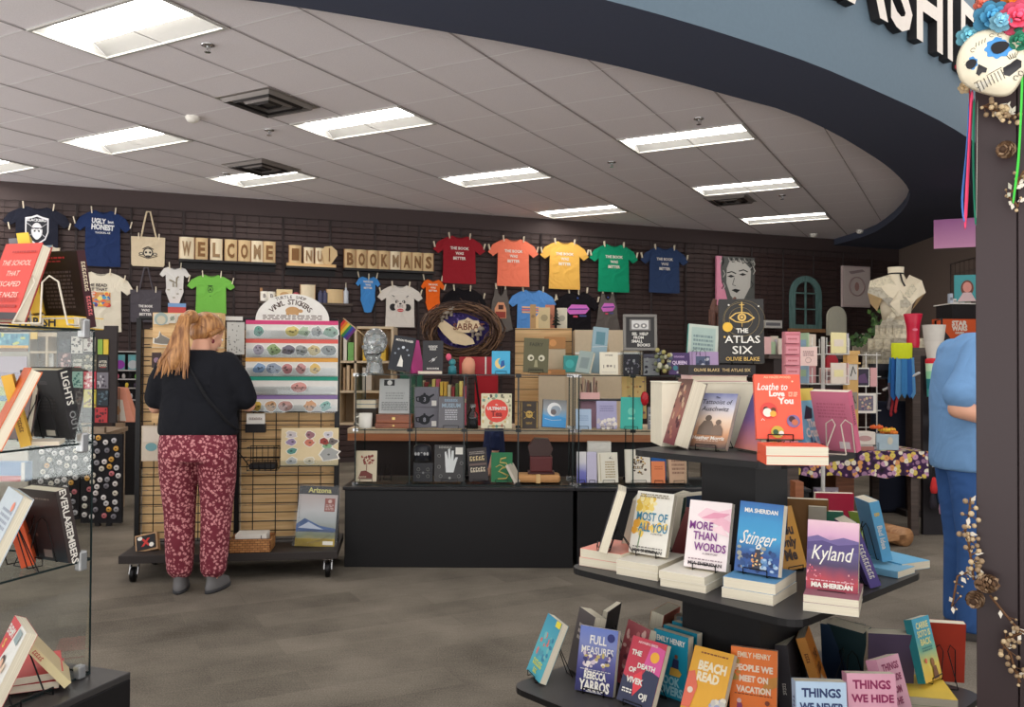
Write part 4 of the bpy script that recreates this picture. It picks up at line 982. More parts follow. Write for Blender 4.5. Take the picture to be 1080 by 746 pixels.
def head(b,c,m,yaw=0,nod=0,s=1.0):
    """head looking along +y, turned by yaw and nodded down"""
    old = b.M;b.M = old @ Matrix.Translation(c) @ Matrix.Rotation(yaw,4,'Z') @ Matrix.Rotation(-nod,4,'X') @ Matrix.Scale(s,4)
    b.ell((0,-.008,.03),(.072,.092,.088),m,18,12);b.ell((0,.02,-.045),(.055,.068,.062),m,16,10);b.ell((0,.055,-.085),(.026,.024,.02),m)
    b.tube([(0,.083,.012),(0,.100,-.022)],[.009,.013],m,8);b.ell((0,.096,-.026),(.016,.013,.010),m,10,7)
    for sx in (-1,1):
        b.ell((sx*.074,-.004,-.005),(.010,.020,.032),m,10,8);b.ell((sx*.033,.068,-.012),(.022,.016,.016),m,10,8)
    for z,r in ((-.052,.006),(-.062,.007)): b.tube([(-.022,.076,z),(0,.085,z),(.022,.076,z)],[.004,r,.004],m,8)
    b.M = old
def features(T,c,yaw,nod,s,iris):
    b = MB();b.M = Matrix.Translation(c) @ Matrix.Rotation(yaw,4,'Z') @ Matrix.Rotation(-nod,4,'X') @ Matrix.Scale(s,4)
    for sx in (-1,1):
        b.ell((sx*.032,.078,.004),(.012,.009,.008),WHITE,10,8);b.ell((sx*.032,.0855,.004),(.005,.003,.005),mt(iris),8,6)
    b.tube([(-.02,.089,-.057),(0,.0935,-.057),(.02,.089,-.057)],.0028,mt((176,96,92)),6);b.build('face_features',T)
# woman at the sticker rack
WP = at_z(203,627,0);WP.y += .06
wm = thing('person','woman seen from behind in black tee and burgundy floral trousers, facing the sticker rack','person',(WP.x,WP.y,0),R(4))
HC = (.03,.07,1.495);HY = R(-38);HN = R(24)
b = MB()
b.loft([(0,0,.86,.17,.11),(0,0,1.0,.165,.105),(0,0,1.12,.15,.10),(0,.0,1.25,.165,.10),(0,0,1.34,.17,.08),(0,.0,1.385,.10,.06)],SKIN)
b.tube([(0,-.01,1.34),(.01,.03,1.46)],[.06,.05],SKIN,14);head(b,HC,SKIN,HY,HN,1.0)
for s_,el,wr in ((-1,(-.262,.06,1.07),(-.12,.30,1.10)),(1,(.268,.08,1.08),(.10,.32,1.13))):
    limb(b,[(s_*.165,0,1.33),(s_*.235,.03,1.21),el],[.055,.050,.042],SKIN);limb(b,[el,tuple((Vector(el)+Vector(wr))/2),wr],[.042,.037,.026],SKIN)
    hand(b,wr,(-s_*.45,.8,.25),(0,-.2,1),(-s_,0,.3),SKIN,.6)
for s_ in (-1,1): limb(b,[(s_*.085,0,.85),(s_*.095,.02,.48),(s_*.095,-.005,.09)],[.10,.062,.036],SKIN)
b.build('body',wm,mods=SMOOTHB)
features(wm,HC,HY,HN,1.0,(90,110,120))
TEEB = cloth((30,31,36))
b = MB()
b.loft([(0,.01,.905,.222,.150),(0,.01,.93,.232,.158),(0,.0,1.02,.222,.150),(0,-.0,1.13,.205,.138),(0,-.01,1.24,.205,.135),(0,-.012,1.32,.195,.115),(0,-.008,1.37,.15,.09),(.004,.0,1.405,.085,.075)],TEEB,28)
for s_ in (-1,1): limb(b,[(s_*.16,0,1.325),(s_*.22,.025,1.215),(s_*.252,.05,1.125)],[.075,.078,.074],TEEB)
b.build('t_shirt',wm,mods=SMOOTHC)
b = MB();pts = [(-.07,-.10,1.40),(.0,-.142,1.28),(.09,-.152,1.13),(.20,-.12,.99),(.235,-.02,.94)]
b.tube(pts,.012,mt((26,26,30),.9),6,sx=.3);b.build('bag_strap',wm)
def floral(nt,b):
    tc = nt.nodes.new('ShaderNodeTexCoord');v = nt.nodes.new('ShaderNodeTexVoronoi');v.inputs['Scale'].default_value = 52;nt.links.new(tc.outputs['Object'],v.inputs['Vector'])
    n = nt.nodes.new('ShaderNodeTexNoise');n.inputs['Scale'].default_value = 150;n.inputs['Detail'].default_value = 3;nt.links.new(tc.outputs['Object'],n.inputs['Vector'])
    ad = nt.nodes.new('ShaderNodeMath');ad.operation = 'MULTIPLY_ADD';ad.inputs[1].default_value = 1.1;nt.links.new(n.outputs['Fac'],ad.inputs[0]);nt.links.new(v.outputs['Distance'],ad.inputs[2])
    cr = ramp(nt,[(.0,(226,166,164)),(.90,(206,138,140)),(.985,(140,56,70)),(1,(116,36,52))]);nt.links.new(ad.outputs[0],cr.inputs[0]);nt.links.new(cr.outputs[0],b.inputs['Base Color']);b.inputs['Roughness'].default_value = .9
    n1 = nt.nodes.new('ShaderNodeTexNoise');n1.inputs['Scale'].default_value = 7;nt.links.new(tc.outputs['Object'],n1.inputs['Vector']);bp = nt.nodes.new('ShaderNodeBump');bp.inputs['Strength'].default_value = .6;bp.inputs['Distance'].default_value = .05;nt.links.new(n1.outputs['Fac'],bp.inputs['Height']);nt.links.new(bp.outputs[0],b.inputs['Normal'])
FLOR = node_mat('floral_cloth',floral)
b = MB();b.loft([(0,.0,.76,.205,.155),(0,.0,.84,.226,.165),(0,.005,.92,.214,.148),(0,.005,.95,.205,.142)],FLOR,28)
for s_ in (-1,1): b.loft([(s_*.092,.01,.085,.050,.055),(s_*.095,.0,.12,.072,.075),(s_*.098,.005,.22,.080,.088),(s_*.105,.02,.45,.088,.098),(s_*.110,.01,.65,.104,.125),(s_*.108,.0,.80,.112,.145)],FLOR,22)
b.build('trousers',wm,mods=SMOOTHC)
for s_,yw in ((-1,8),(1,-14)):
    b = MB();b.M = Matrix.Translation((s_*.095,0,0)) @ Matrix.Rotation(R(yw),4,'Z');SN_ = mt((110,108,108),.7)
    b.loft([(0,.055,.014,.040,.125),(0,.055,.03,.042,.125),(0,.05,.055,.040,.110),(0,.02,.08,.036,.070),(0,-.012,.10,.036,.044),(0,-.014,.11,.033,.040)],SN_,20);c = b.build('shoe',wm)
    q = MB();q.M = b.M;q.loft([(0,.055,.001,.042,.130),(0,.055,.018,.044,.132)],mt((60,60,62),.7),20);q.build('sole',c)
HAIR = []
def hairm(nt,b):
    tc = nt.nodes.new('ShaderNodeTexCoord');n = nt.nodes.new('ShaderNodeTexNoise');n.inputs['Scale'].default_value = 3;mp = nt.nodes.new('ShaderNodeMapping');mp.inputs['Scale'].default_value = (22,22,3);nt.links.new(tc.outputs['Object'],mp.inputs[0]);nt.links.new(mp.outputs[0],n.inputs['Vector'])
    cr = ramp(nt,[(.3,(124,78,44)),(.7,(204,148,92))]);nt.links.new(n.outputs['Fac'],cr.inputs[0]);nt.links.new(cr.outputs[0],b.inputs['Base Color']);b.inputs['Roughness'].default_value = .42
HM = node_mat('auburn_hair',hairm)
b = MB();b.M = Matrix.Translation(HC) @ Matrix.Rotation(HY,4,'Z') @ Matrix.Rotation(-HN,4,'X')
b.ell((0,-.022,.045),(.083,.098,.086),HM,18,12);b.ell((0,-.055,-.005),(.070,.062,.065),HM)
for sx in (-1,1): b.tube([(sx*.066,.03,.06),(sx*.076,.0,.03),(sx*.07,-.04,-.02)],[.018,.02,.02],HM,8)
b.M = Matrix.Identity(4)
TOP = Vector((-.035,-.045,1.595));b.ell(TOP,(.045,.045,.042),HM)
b.tube([TOP,(-.05,-.09,1.585),(-.06,-.118,1.52),(-.07,-.13,1.42),(-.09,-.145,1.35),(-.10,-.15,1.29)],[.028,.036,.038,.046,.05,.02],HM,14)
rr = random.Random(5)
for i in range(70):
    a = rr.uniform(-1,1);q = rr.uniform(-1,1);l = rr.uniform(.75,1.12)
    c0 = TOP+Vector((a*.02,-.02,q*.02));e = 1.58-(.31*l)
    b.tube([c0,(-.05+a*.024,-.105-abs(q)*.018,1.57+q*.02),(-.06+a*.036,-.13-.02*abs(q),1.50),(-.072+a*.055+.008*math.sin(i),-.142-.02*abs(q),1.41),(-.09+a*.08,-.155-.01*abs(q),1.34),(-.105+a*.09+.012*math.sin(i*2.1),-.158,e)],[.007,.009,.009,.009,.007,.0015],HM,5)
b.build('hair',wm)
b = MB();b.M = Matrix.Translation(HC) @ Matrix.Rotation(HY,4,'Z') @ Matrix.Rotation(-HN,4,'X')
for sx in (-1,1): b.ell((sx*.081,-.004,-.045),(.006,.009,.013),mt((110,30,40),.3),10,8)
b.build('earring',wm)
# man behind the post, in a blue shirt
MP = at_z(1021,668,0)
mn = thing('person','man in blue short-sleeved shirt and jeans, half hidden by the dark post','person',(MP.x,MP.y,0),R(-100))
b = MB();HC2 = (0,.20,1.61)
b.loft([(0,0,.92,.17,.12),(0,0,1.08,.17,.12),(0,0,1.3,.18,.11),(0,.02,1.41,.15,.07),(0,.05,1.46,.08,.05)],SKIN)
b.tube([(0,.05,1.42),(0,.15,1.53)],[.065,.058],SKIN,14);head(b,HC2,SKIN,0,R(12),1.08)
for s_ in (-1,1):
    yo = -.095 if s_ > 0 else 0;el = (s_*.265,yo-.035,1.13);wr = (s_*.18,yo+.22,1.06)
    limb(b,[(s_*.19,.03,1.41),(s_*.235,yo*.7,1.27),el],[.062,.055,.046],SKIN);limb(b,[el,tuple((Vector(el)+Vector(wr))/2),wr],[.046,.042,.03],SKIN);hand(b,wr,(-s_*.5,.8,.1),(0,0,1),(-s_,0,.3),SKIN,.5)
for s_ in (-1,1): limb(b,[(s_*.09,0,.92),(s_*.1,.02,.5),(s_*.1,0,.1)],[.105,.066,.04],SKIN)
b.build('body',mn,mods=SMOOTHB);features(mn,HC2,0,R(12),1.08,(80,70,60))
BS = cloth((116,156,200));b = MB()
b.loft([(0,-.0,.82,.222,.165),(0,-.0,.86,.228,.172),(0,.0,1.02,.225,.168),(0,-.01,1.2,.225,.16),(0,-.005,1.34,.22,.145),(0,.012,1.43,.185,.115),(0,.04,1.48,.12,.085),(0,.06,1.50,.08,.075)],BS,28)
for s_ in (-1,1): limb(b,[(s_*.19,-.005,1.395),(s_*.240,-.06 if s_ > 0 else 0,1.28),(s_*.262,-.12 if s_ > 0 else -.02,1.20)],[.085,.086,.078],BS)
b.build('shirt',mn,mods=SMOOTHC)
JN = cloth((58,92,146));b = MB();b.loft([(0,0,.82,.19,.14),(0,0,.94,.195,.14),(0,0,.98,.18,.13)],JN,24)
for s_ in (-1,1): b.loft([(s_*.1,.0,.04,.075,.085),(s_*.1,0,.10,.075,.085),(s_*.1,.01,.45,.082,.09),(s_*.1,.005,.7,.095,.115),(s_*.095,0,.86,.105,.13)],JN,20)
b.build('jeans',mn,mods=SMOOTHC)
for s_ in (-1,1):
    b = MB();b.loft([(s_*.1,.05,.001,.046,.14),(s_*.1,.05,.05,.044,.13),(s_*.1,.01,.085,.04,.08),(s_*.1,-.02,.10,.04,.05)],mt((96,92,90),.7),18);b.build('shoe',mn)
b = MB();b.ell((0,.175,1.655),(.085,.098,.085),mt((90,74,62),.6),18,12);b.build('hair',mn)
b = MB();b.tube([(.187+.034*math.cos(k*PI/8),.095+.02*math.cos(k*PI/8),1.068+.036*math.sin(k*PI/8)) for k in range(16)],.007,CHROME,6,closed=True);b.build('wristwatch',mn)
# ------------------------------------------------------------------ glass cube displays on black plinths
def X(px,d): return at_d(px,386,d).x
GEDGE = mt((30,40,40),.25);PZ = .527;MZ = .895;TZ = 1.263;GY = 5.63;GDp = .37
PLB = mt((22,21,23),.45)
def plinth(x0,x1,label):
    b = MB();b.box(x0,x1,5.57,6.12,.0,PZ-.022,PLB);b.box(x0-.012,x1+.012,5.555,6.135,PZ-.022,PZ,mt((30,29,32),.35));tag(b.build('display_plinth',bevel=.004),label,'plinth','black display plinths')
def glass_cubes(x0,n,label):
    t = thing('glass_shelving',label,'glass shelf unit',(x0,GY,PZ),0,'glass cube shelving');st = .36;g = .004
    for k,z in enumerate((.006,MZ-PZ,TZ-PZ)):
        b = MB();b.box(0,st*n,0,GDp,z-.006,z,GLASS);b.box(0,st*n,-.002,0,z-.006,z,GEDGE);b.build('shelf',t)
    for i in range(n+1):
        b = MB();x = st*i;b.box(x-g/2,x+g/2,0,GDp,.006,TZ-PZ-.006,GLASS);b.box(x-g,x+g,-.002,0,.006,TZ-PZ-.006,GEDGE);b.box(x-g,x+g,GDp,GDp+.002,.006,TZ-PZ-.006,GEDGE);b.build('divider',t)
    for i in range(n+1):
        for z in (.011,MZ-PZ-.003,TZ-PZ-.006):
            for y in (.012,GDp-.012): b = MB();b.cbox((st*i,y,z),(.036,.02,.02),CHROME if i in (0,n) else BLACKM);b.build('clip',t)
    return t
XA = -1.035
plinth(-1.09,.405,'black plinth under the glass cubes nearer the sticker rack');plinth(.432,1.95,'black plinth under the glass cubes behind the tiered table')
glass_cubes(XA,4,'glass cube shelves with the tea book and brown boxes, nearer the sticker rack');glass_cubes(.445,4,'glass cube shelves with pastel books, behind the tiered table')
def bsh(label,x0,x1,yt,z,cover,d=5.72,yaw=0,lean=12,t=.02,art=(),stand=True,nm=None,hard=True,spine=None,roll=0,sart=None,gap=0,group=None,es=True,wmul=1):
    """a book standing on a level surface at z, placed by where its foot shows"""
    xm = (x0+x1)/2;P = at_d(xm,386,d);P.z = z
    w = (x1-x0)*d/F/max(.35,math.cos(R(yaw)))*wmul;h = fromtop(xm,yt,P,lean)
    T = book(label,P,yaw,w,h,t,cover,lean=lean,art=art,hard=hard,spine=spine,roll=roll,sart=sart,name=nm,group=group)
    if es and lean > 3: easel('small wire easel holding the '+' '.join(label.split()[:9]),P,yaw,lean,min(.11,w*.6),h*.6,t=t,m=BLACKM)
    return T,P,w,h
K_ = (36,35,38);Wc = (230,226,216);AU = (196,160,84)
# --- on top, first unit
z = TZ+.001
t = thing('glass_bust','clear glass display head with a draped chain on the first glass unit','display head',at_d(396,386,5.75)*1);P = at_d(395,386,5.75);t.location = (P.x,P.y,z)
GH = node_mat('smoky_glass_head',lambda nt,b: (b.inputs['Base Color'].__setattr__('default_value',lin((196,202,202))+(1,)),b.inputs['Roughness'].__setattr__('default_value',.08),b.inputs['Transmission Weight'].__setattr__('default_value',.7),b.inputs['Metallic'].__setattr__('default_value',.1)))
b = MB();b.loft([(0,0,0,.062,.06),(0,0,.02,.062,.06),(0,0,.07,.05,.05),(0,0,.10,.055,.055)],GH);b.M = Matrix.Translation((0,0,.19)) @ Matrix.Rotation(R(150),4,'Z')
head(b,(0,0,0),GH,0,0,1.02);b.build('head',t,mods=(('REMESH',{'mode': 'VOXEL','voxel_size': .006,'use_smooth_shade': True}),('SMOOTH',{'iterations': 4})))
b = MB();b.tube([(-.07,-.03,.15),(-.03,-.088,.13),(.03,-.088,.13),(.07,-.03,.15)],.004,BLACKM,6);b.build('chain',t)
bsh('black book of white moon phases and a small rabbit on the glass top',409,432,358,z,(40,42,48),yaw=0,lean=16,roll=9,t=.03,art=[('t','MOON PHASES',.88,.06,Wc,{'maxw': .8}),('c',0,.68,.07,(200,204,210)),('c',-.2,.62,.05,(150,156,166)),('c',.2,.62,.05,(150,156,166)),('c',-.32,.48,.045,(150,156,166)),('c',.32,.48,.045,(150,156,166)),('p',[(-.12,.12),(.14,.12),(.1,.3),(.02,.38),(-.04,.46),(-.07,.32)],Wc)])
bsh('white-edged book leaning behind the moon phases book',431,439,362,z,(226,222,214),d=5.85,yaw=60,lean=16,t=.035,es=False)
bsh('black book with white botanical lettering beside the magenta books',446,467,360,z,(44,43,46),yaw=0,lean=6,t=.02,art=[('t','#7',.82,.06,Wc,{'maxw': .6}),('t','#5',.74,.06,Wc,{'maxw': .5}),('l',[(-.2,.36),(.2,.50)],Wc),('l',[(-.1,.34),(.12,.44)],Wc),('c',.02,.42,.08,(190,190,190)),ill(2,-.3,.3,.12,.18,Wc,4)],es=False)
bsh('magenta book with its edge showing beside the black botanical book',436,447,360,z,(196,66,138),d=5.8,yaw=50,lean=14,t=.02,es=False)
P = at_d(453,386,5.71);flat('magenta book lying flat along the glass top edge',(P.x,P.y+.03,z),8,.16,.08,.02,(206,60,130))
# wreath
WD = 7.12;P = at_d(488.5,349,WD);t = thing('twig_wreath','large oval wreath of twisted brown twigs above the red box','wreath',P)
rr = random.Random(9);TW = [wood((70,48,36),(110,80,60)),mt((84,60,46),.8),mt((60,42,34),.8),mt((124,94,70),.8)];b = MB()
A,B_ = 41*WD/F,30*WD/F
for i in range(85):
    a0 = rr.uniform(0,2*PI);ln = rr.uniform(1.2,4.5);ro = rr.uniform(.70,1.03);tilt = rr.uniform(-.12,.12);pts = []
    for k in range(14):
        a = a0+ln*k/13;q = ro+tilt*math.sin(k*.5+i)+.03*math.sin(3*a+i);pts.append((A*q*math.cos(a),rr.uniform(-.03,.03)+.05*math.sin(a*2+i),B_*(q-.02)*math.sin(a)))
    b.tube(pts,rr.uniform(.003,.0075),TW[i % 4],5)
for i in range(10):
    a = rr.uniform(0,2*PI);b.tube([(A*math.cos(a),0,B_*math.sin(a)),(A*1.12*math.cos(a+.1),-.02,B_*1.15*math.sin(a+.1))],.003,TW[1],4)
b.build('twigs',t)
b = MB();b.prism([(A*.74*math.cos(2*PI*k/30),B_*.74*math.sin(2*PI*k/30)) for k in range(30)],.05,.06,mt((70,58,118),.9))
for i in range(90):
    a = rr.uniform(0,2*PI);q = math.sqrt(rr.uniform(0,1))*.70;b.ell((A*q*math.cos(a),.045,B_*q*math.sin(a)),(.010,.010,.010),mt(((96,80,160),(60,50,110),(130,110,180))[i % 3]),6,4)
b.build('violet_lining',t)
b = MB();CR_ = mt((226,204,166),.6);b.prism([(x*A,z_*B_) for x,z_ in ((-.66,.18),(-.55,.42),(-.42,.30),(-.28,.16),(-.05,-.02),(.25,-.28),(.30,-.46),(.05,-.52),(-.25,-.44),(-.50,-.12))],-.02,.02,CR_);b.build('carved_hand',t)
b = MB();pts = [(x*A,z_*B_) for x,z_ in ((-.16,.10),(-.12,.34),(.05,.38),(.12,.46),(.26,.36),(.40,.34),(.46,.10),(.34,-.06),(.05,-.08),(-.12,-.02))];b.prism(pts,-.05,-.03,mt((218,196,158)));b.text('SABRAT',.15*A,.14*B_,.055,mt((120,70,50)),-.0515,maxw=.26,bold=.02);b.text('the',.12*A,.32*B_,.025,mt((120,70,50)),-.0515);b.build('name_plate',t)
MU = mt((150,138,124))
for x,z_,s_ in ((-.42,.40,1),(-.30,.50,1.2),(-.54,.30,.8),(.25,-.25,1),(.45,-.18,1.1),(.38,-.34,.9)):
    b = MB();b.lathe([(.012,0),(.010,.04*s_),(.035*s_,.045*s_),(.022*s_,.07*s_),(0,.075*s_)],MU,10);b.build('mushroom',t,loc=(x*A,-.03,z_*B_))
b = MB()
for s_ in (-1,1): b.tube([(s_*.16,.10,-P.z+.802),(s_*.03,.07,.15)],.01,BLACKM,6)
b.tube([(0,.22,-P.z+.802),(0,.07,.15)],.01,BLACKM,6);b.build('stand',t)
# things under the wreath
bsh('turquoise book with a gold crescent and blue figure on the glass top',519,538,371,z,(70,168,206),lean=8,art=[('c',-.05,.45,.30,(226,200,130)),('c',.08,.52,.24,(70,168,206)),('p',[(-.05,.25),(.2,.35),(.16,.6),(.0,.55)],(36,84,150))])
bsh('olive green book with big pale eyes standing on the glass top',552,578,358,z+.008,(92,88,60),d=5.76,lean=8,roll=2,art=[('t','FAERY',.82,.10,(60,58,40),{'maxw': .6}),('c',-.22,.42,.13,(206,200,176)),('c',.22,.42,.13,(206,200,176)),('c',-.2,.41,.06,(90,84,60)),('c',.2,.41,.06,(90,84,60)),('p',[(-.08,.15),(.08,.15),(.04,.36),(-.04,.36)],(150,144,110)),ill(2,-.3,.3,.06,.12,(60,58,40),2)])
P = at_d(504,386,5.95);b = MB();b.box(-.13,.10,0,.10,0,.12,mt((170,26,40),.45));b.box(.05,.06,-.002,0,0,.12,WHITE);tag(b.build('gift_box',loc=(P.x,P.y,z),bevel=.003),'bright red gift box under the twig wreath','box')
P = at_d(494,386,5.78);b = MB();b.loft([(0,0,0,.045,.035),(0,0,.07,.046,.036),(.003,0,.10,.035,.028),(.0,0,.115,.015,.015)],mt((216,150,120),.7),9);tag(b.build('salt_lamp',loc=(P.x,P.y,z)),'rough pink salt block in front of the red gift box','lamp')
P = at_d(477,386,5.75);t = thing('figurine','small teal figurine with pink cap near the salt block','figurine',(P.x,P.y,z));b = MB();b.loft([(0,0,0,.03,.025),(0,0,.05,.026,.022),(0,0,.06,.012,.012)],mt((50,120,130),.4));b.ell((0,0,.08),(.024,.022,.024),mt((60,130,136),.4));b.build('body',t);b = MB();b.ell((-.025,0,.115),(.02,.02,.025),mt((220,90,120),.5));b.build('cap',t)
P = at_d(519,386,5.95); 
# --- middle shelf, first unit
z = MZ+.001
t = thing('mug','boxed white mug at the end of the middle glass shelf','mug',at_d(386,386,5.74));P = at_d(386,386,5.76);t.location = (P.x,P.y,z)
b = MB();b.lathe([(.04,0),(.045,.01),(.045,.10),(.041,.10),(.038,.01),(0,.01)],WHITE,20);b.build('cup',t);b = MB();b.tube([(-.044,0,.08),(-.07,0,.07),(-.07,0,.035),(-.044,0,.02)],.006,WHITE,6);b.build('handle',t)
for k in range(2):
    P = at_d(388,386,5.9);flat('slim blue-edged box lying %s on the middle glass shelf' % ('under another, near the mug' if k == 0 else 'on top, near the mug'),(P.x,P.y,z+.11+.035*k) if False else (P.x+.0,P.y,z+.128+.03*k),0,.13,.1,.028,((90,140,190),(54,70,90))[k])
P = at_d(388,386,5.92);b = MB();b.box(-.068,.068,-.055,.055,0,.126,mt((62,52,44)));tag(b.build('storage_box',loc=(P.x,P.y,z)),'dark open box behind the white mug','box')
P = at_d(417,386,5.80);t = thing('wooden_chest','reddish wooden chest with a brass catch under the paper sheet','chest',(P.x,P.y,z));RW = wood((122,62,36),(158,88,52),(3,20,20),.35)
b = MB();b.box(-.125,.125,-.07,.08,0,.035,RW);b.box(-.12,.12,-.065,.08,.037,.092,RW);b.build('body',t,bevel=.003);b = MB();b.cbox((.0,-.068,.066),(.02,.008,.016),mt((206,180,110),.3,.8));b.cbox((-.0,-.073,.018),(.012,.006,.01),mt((206,180,110),.3,.8));b.build('catch',t)
P = Vector((P.x,P.y+.01,z+.095));bsh('grey paper sheet of small print propped on the wooden chest',400,433,400,z+.094,(178,180,178),d=5.80,lean=8,t=.004,hard=False,nm='paper_sheet',art=[('r',-.36,.80,-.02,.97,K_),('c',-.18,.885,.08,(210,210,206)),ill(6,-.42,.42,.08,.34,(120,122,122),6),ill(3,-.3,.3,.40,.62,(150,152,150),9)],es=False)
def pot(b,w,h):
    b.disc(-.08*w,.40*h,.24*w,.24*h,-.002,mt((26,27,34)));b.disc(-.08*w,.66*h,.05*w,.06*h,-.002,mt((26,27,34)));b.prism([(.1*w,.40*h),(.34*w,.62*h),(.30*w,.68*h),(.05*w,.52*h)],-.0022,-.0022,mt((26,27,34)))
    b.tube([(-.28*w,-.003,.52*h),(-.42*w,-.003,.5*h),(-.40*w,-.003,.32*h),(-.26*w,-.003,.28*h)],.005,mt((26,27,34)),5)
    b.prism([(.22*w,.08*h),(.42*w,.08*h),(.42*w,.34*h),(.22*w,.34*h)],-.002,-.002,mt((226,222,214)))
for k in range(2):
    P = at_d(450,386,5.80);b = MB();b.box(-.082,.082,0,.12,0,.138,mt((112,110,118)));pot(b,.164,.138);b.text(('8','3')[k],-.012,.056,.03,mt((150,150,160)),-.0026)
    tag(b.build('teapot_box',loc=(P.x,P.y,z+.1395*k),bevel=.002),'grey box picturing a dark teapot, %s of the pair' % ('lower' if k == 0 else 'upper'),'box')
bsh('grey hardback of white script lettering beside the teapot boxes',463,489,419,z,(104,102,106),lean=7,art=[('t','#8',.88,.08,(150,180,200),{'maxw': .7}),('t','MUSEUM',.72,.13,(150,170,184),{'maxw': .75}),ill(5,-.25,.25,.25,.6,(190,190,194),5),('r',-.3,.05,.3,.06,(150,150,154))])
P = at_d(499,386,5.74);t = thing('spice_bottle','small square glass bottle with dark contents beside the tea book','bottle',(P.x,P.y,z));b = MB();b.loft([(0,0,0,.036,.03),(0,0,.10,.036,.03),(0,0,.12,.018,.016),(0,0,.145,.018,.016)],ACRYL,12);b.build('glass',t);b = MB();b.loft([(0,0,.004,.032,.026),(0,0,.075,.032,.026)],mt((50,48,52),.4),12);b.build('contents',t);b = MB();b.lathe([(.02,.143),(.02,.165),(0,.166)],mt((120,118,116),.3,.6),12);b.build('stopper',t)
bsh('square cream cookbook with a big red disc and colourful border',508,540,416,z,(216,208,176),lean=8,t=.028,art=[('blob',70,-.46,.46,.03,.97,((120,160,140),(206,180,120),(150,150,120),(230,224,200),(190,120,90)),.06,12),('c',0,.5,.42,(216,208,176)),('c',0,.5,.385,(222,74,62)),('t','ULTIMATE',.57,.085,Wc,{'maxw': .68,'bold': .05}),('t','Tea',.42,.15,(130,34,34),{}),('t','the',.68,.04,Wc),('r',-.15,.30,.15,.31,Wc),('t','B',.93,.09,K_,{'u': -.18}),('t','E',.93,.09,K_,{'u': .18})])
bsh('dark brown pack with gold pirate skull emblem on the middle glass shelf',549,568,424,z,(58,48,40),lean=5,t=.03,art=[('o',0,.5,.46,(58,48,40)),('r',-.44,.03,-.41,.97,AU),('r',.41,.03,.44,.97,AU),('t','#4',.86,.06,AU),('c',0,.52,.2,AU),('c',-.07,.54,.05,(58,48,40)),('c',.07,.54,.05,(58,48,40)),('l',[(-.3,.36),(.3,.62)],AU,.002),('l',[(.3,.36),(-.3,.62)],AU,.002),('t','#5',.2,.07,AU)],es=False)
bsh('blue book of a white moon and cresting wave in black case',572,597,424,z,grad((60,140,200),(80,160,210),(150,156,160),(120,118,116)),lean=10,t=.05,spine=(28,28,32),roll=3,art=[('c',-.02,.64,.30,(226,226,224)),('c',.05,.60,.22,(150,160,170)),('c',-.05,.55,.12,(110,100,100)),('p',[(-.5,.1),(-.5,.46),(-.2,.36),(.1,.42),(.5,.34),(.5,.1)],(70,150,206)),('l',[(-.4,.3),(-.1,.24),(.3,.28)],Wc)],es=False)
# --- lower shelf, first unit
z = PZ+.008
T,P,w,h = bsh('cream journal with a russet ship and tree on its cover',376,398,476,z,(214,200,172),lean=6,t=.018,spine=(60,40,34),art=[('p',[(-.4,.1),(.3,.1),(.3,.24),(-.05,.36),(-.25,.34)],(120,60,54)),('blob',26,-.25,.35,.58,.84,((130,56,50),(160,90,76)),.06,3),('l',[(0,.3),(.02,.6)],(130,56,50),.002),ill(2,-.4,.0,.12,.18,(214,200,172),3)])
easel('empty black wire easel between the cream journal and the oracle deck',(at_d(409,386,5.8).x,5.74,z),0,12,.075,.12,BLACKM,.01)
bsh('black oracle deck box with pale corner symbols',437,457,489,z,(38,38,42),lean=3,t=.05,es=False,nm='deck_box',art=[('o',-.25,.66,.08,(150,150,140)),('o',.25,.66,.08,(150,150,140)),('o',-.25,.3,.08,(150,150,140)),('o',.25,.3,.08,(150,150,140)),('c',0,.48,.06,(150,150,150)),('l',[(-.4,.48),(.4,.48)],(110,110,110))])
P = at_d(447,386,5.84);b = MB();b.loft([(0,0,0,.055,.05),(0,0,.05,.065,.06),(0,0,.10,.06,.055),(0,0,.115,.04,.035)],mt((40,40,46),.3),18)
for k in range(5): b.disc(-.04+.02*k,.055,.009,.012,-.058,mt((170,170,170)),8)
tag(b.build('cauldron',loc=(P.x,P.y-.05,z+.135)),'small dark pot with pale symbols above the oracle deck','pot')
bsh('black book with a large white hand and corner signs',459,491,470,z,(60,58,58),lean=9,t=.025,art=[('p',[(-.13,.25),(.12,.25),(.20,.50),(.26,.66),(.18,.66),(.12,.56),(.12,.84),(.05,.84),(.03,.60),(.0,.90),(-.07,.88),(-.06,.60),(-.13,.82),(-.18,.80),(-.15,.45)],(216,218,216)),('r',.18,.74,.42,.93,Wc),('o',-.36,.7,.05,(160,160,156)),('o',.38,.5,.05,(160,160,156)),('o',-.36,.4,.05,(160,160,156)),('o',-.3,.15,.05,(160,160,156)),('o',.3,.15,.05,(160,160,156)),('c',0,.1,.04,(160,160,156)),('t','#9',.93,.06,(170,168,160),{'u': -.15,'maxw': .5})])
bsh('dark glossy book with pale bands of blurred lettering beside the hand book',496,516,474,z,(50,44,44),lean=9,t=.03,roll=-5,art=[('t','#5',.68,.14,(214,190,140),{'maxw': .8}),('t','#6',.34,.14,(220,206,180),{'maxw': .8}),('r',-.45,.47,.45,.53,(110,90,84)),ill(2,-.4,.4,.8,.9,(160,150,140),4)])
bsh('green hardback with a coiled golden serpent',519,541,478,z,(28,112,66),lean=7,t=.03,art=[('l',[(-.2,.1),(.2,.12),(.3,.22),(.05,.3),(-.15,.36),(.0,.46),(.28,.52),(.2,.64),(-.1,.66),(-.05,.78),(.2,.82)],(216,190,110),.005),('l',[(-.3,.5),(-.1,.58),(.1,.5)],(216,190,110),.003)])
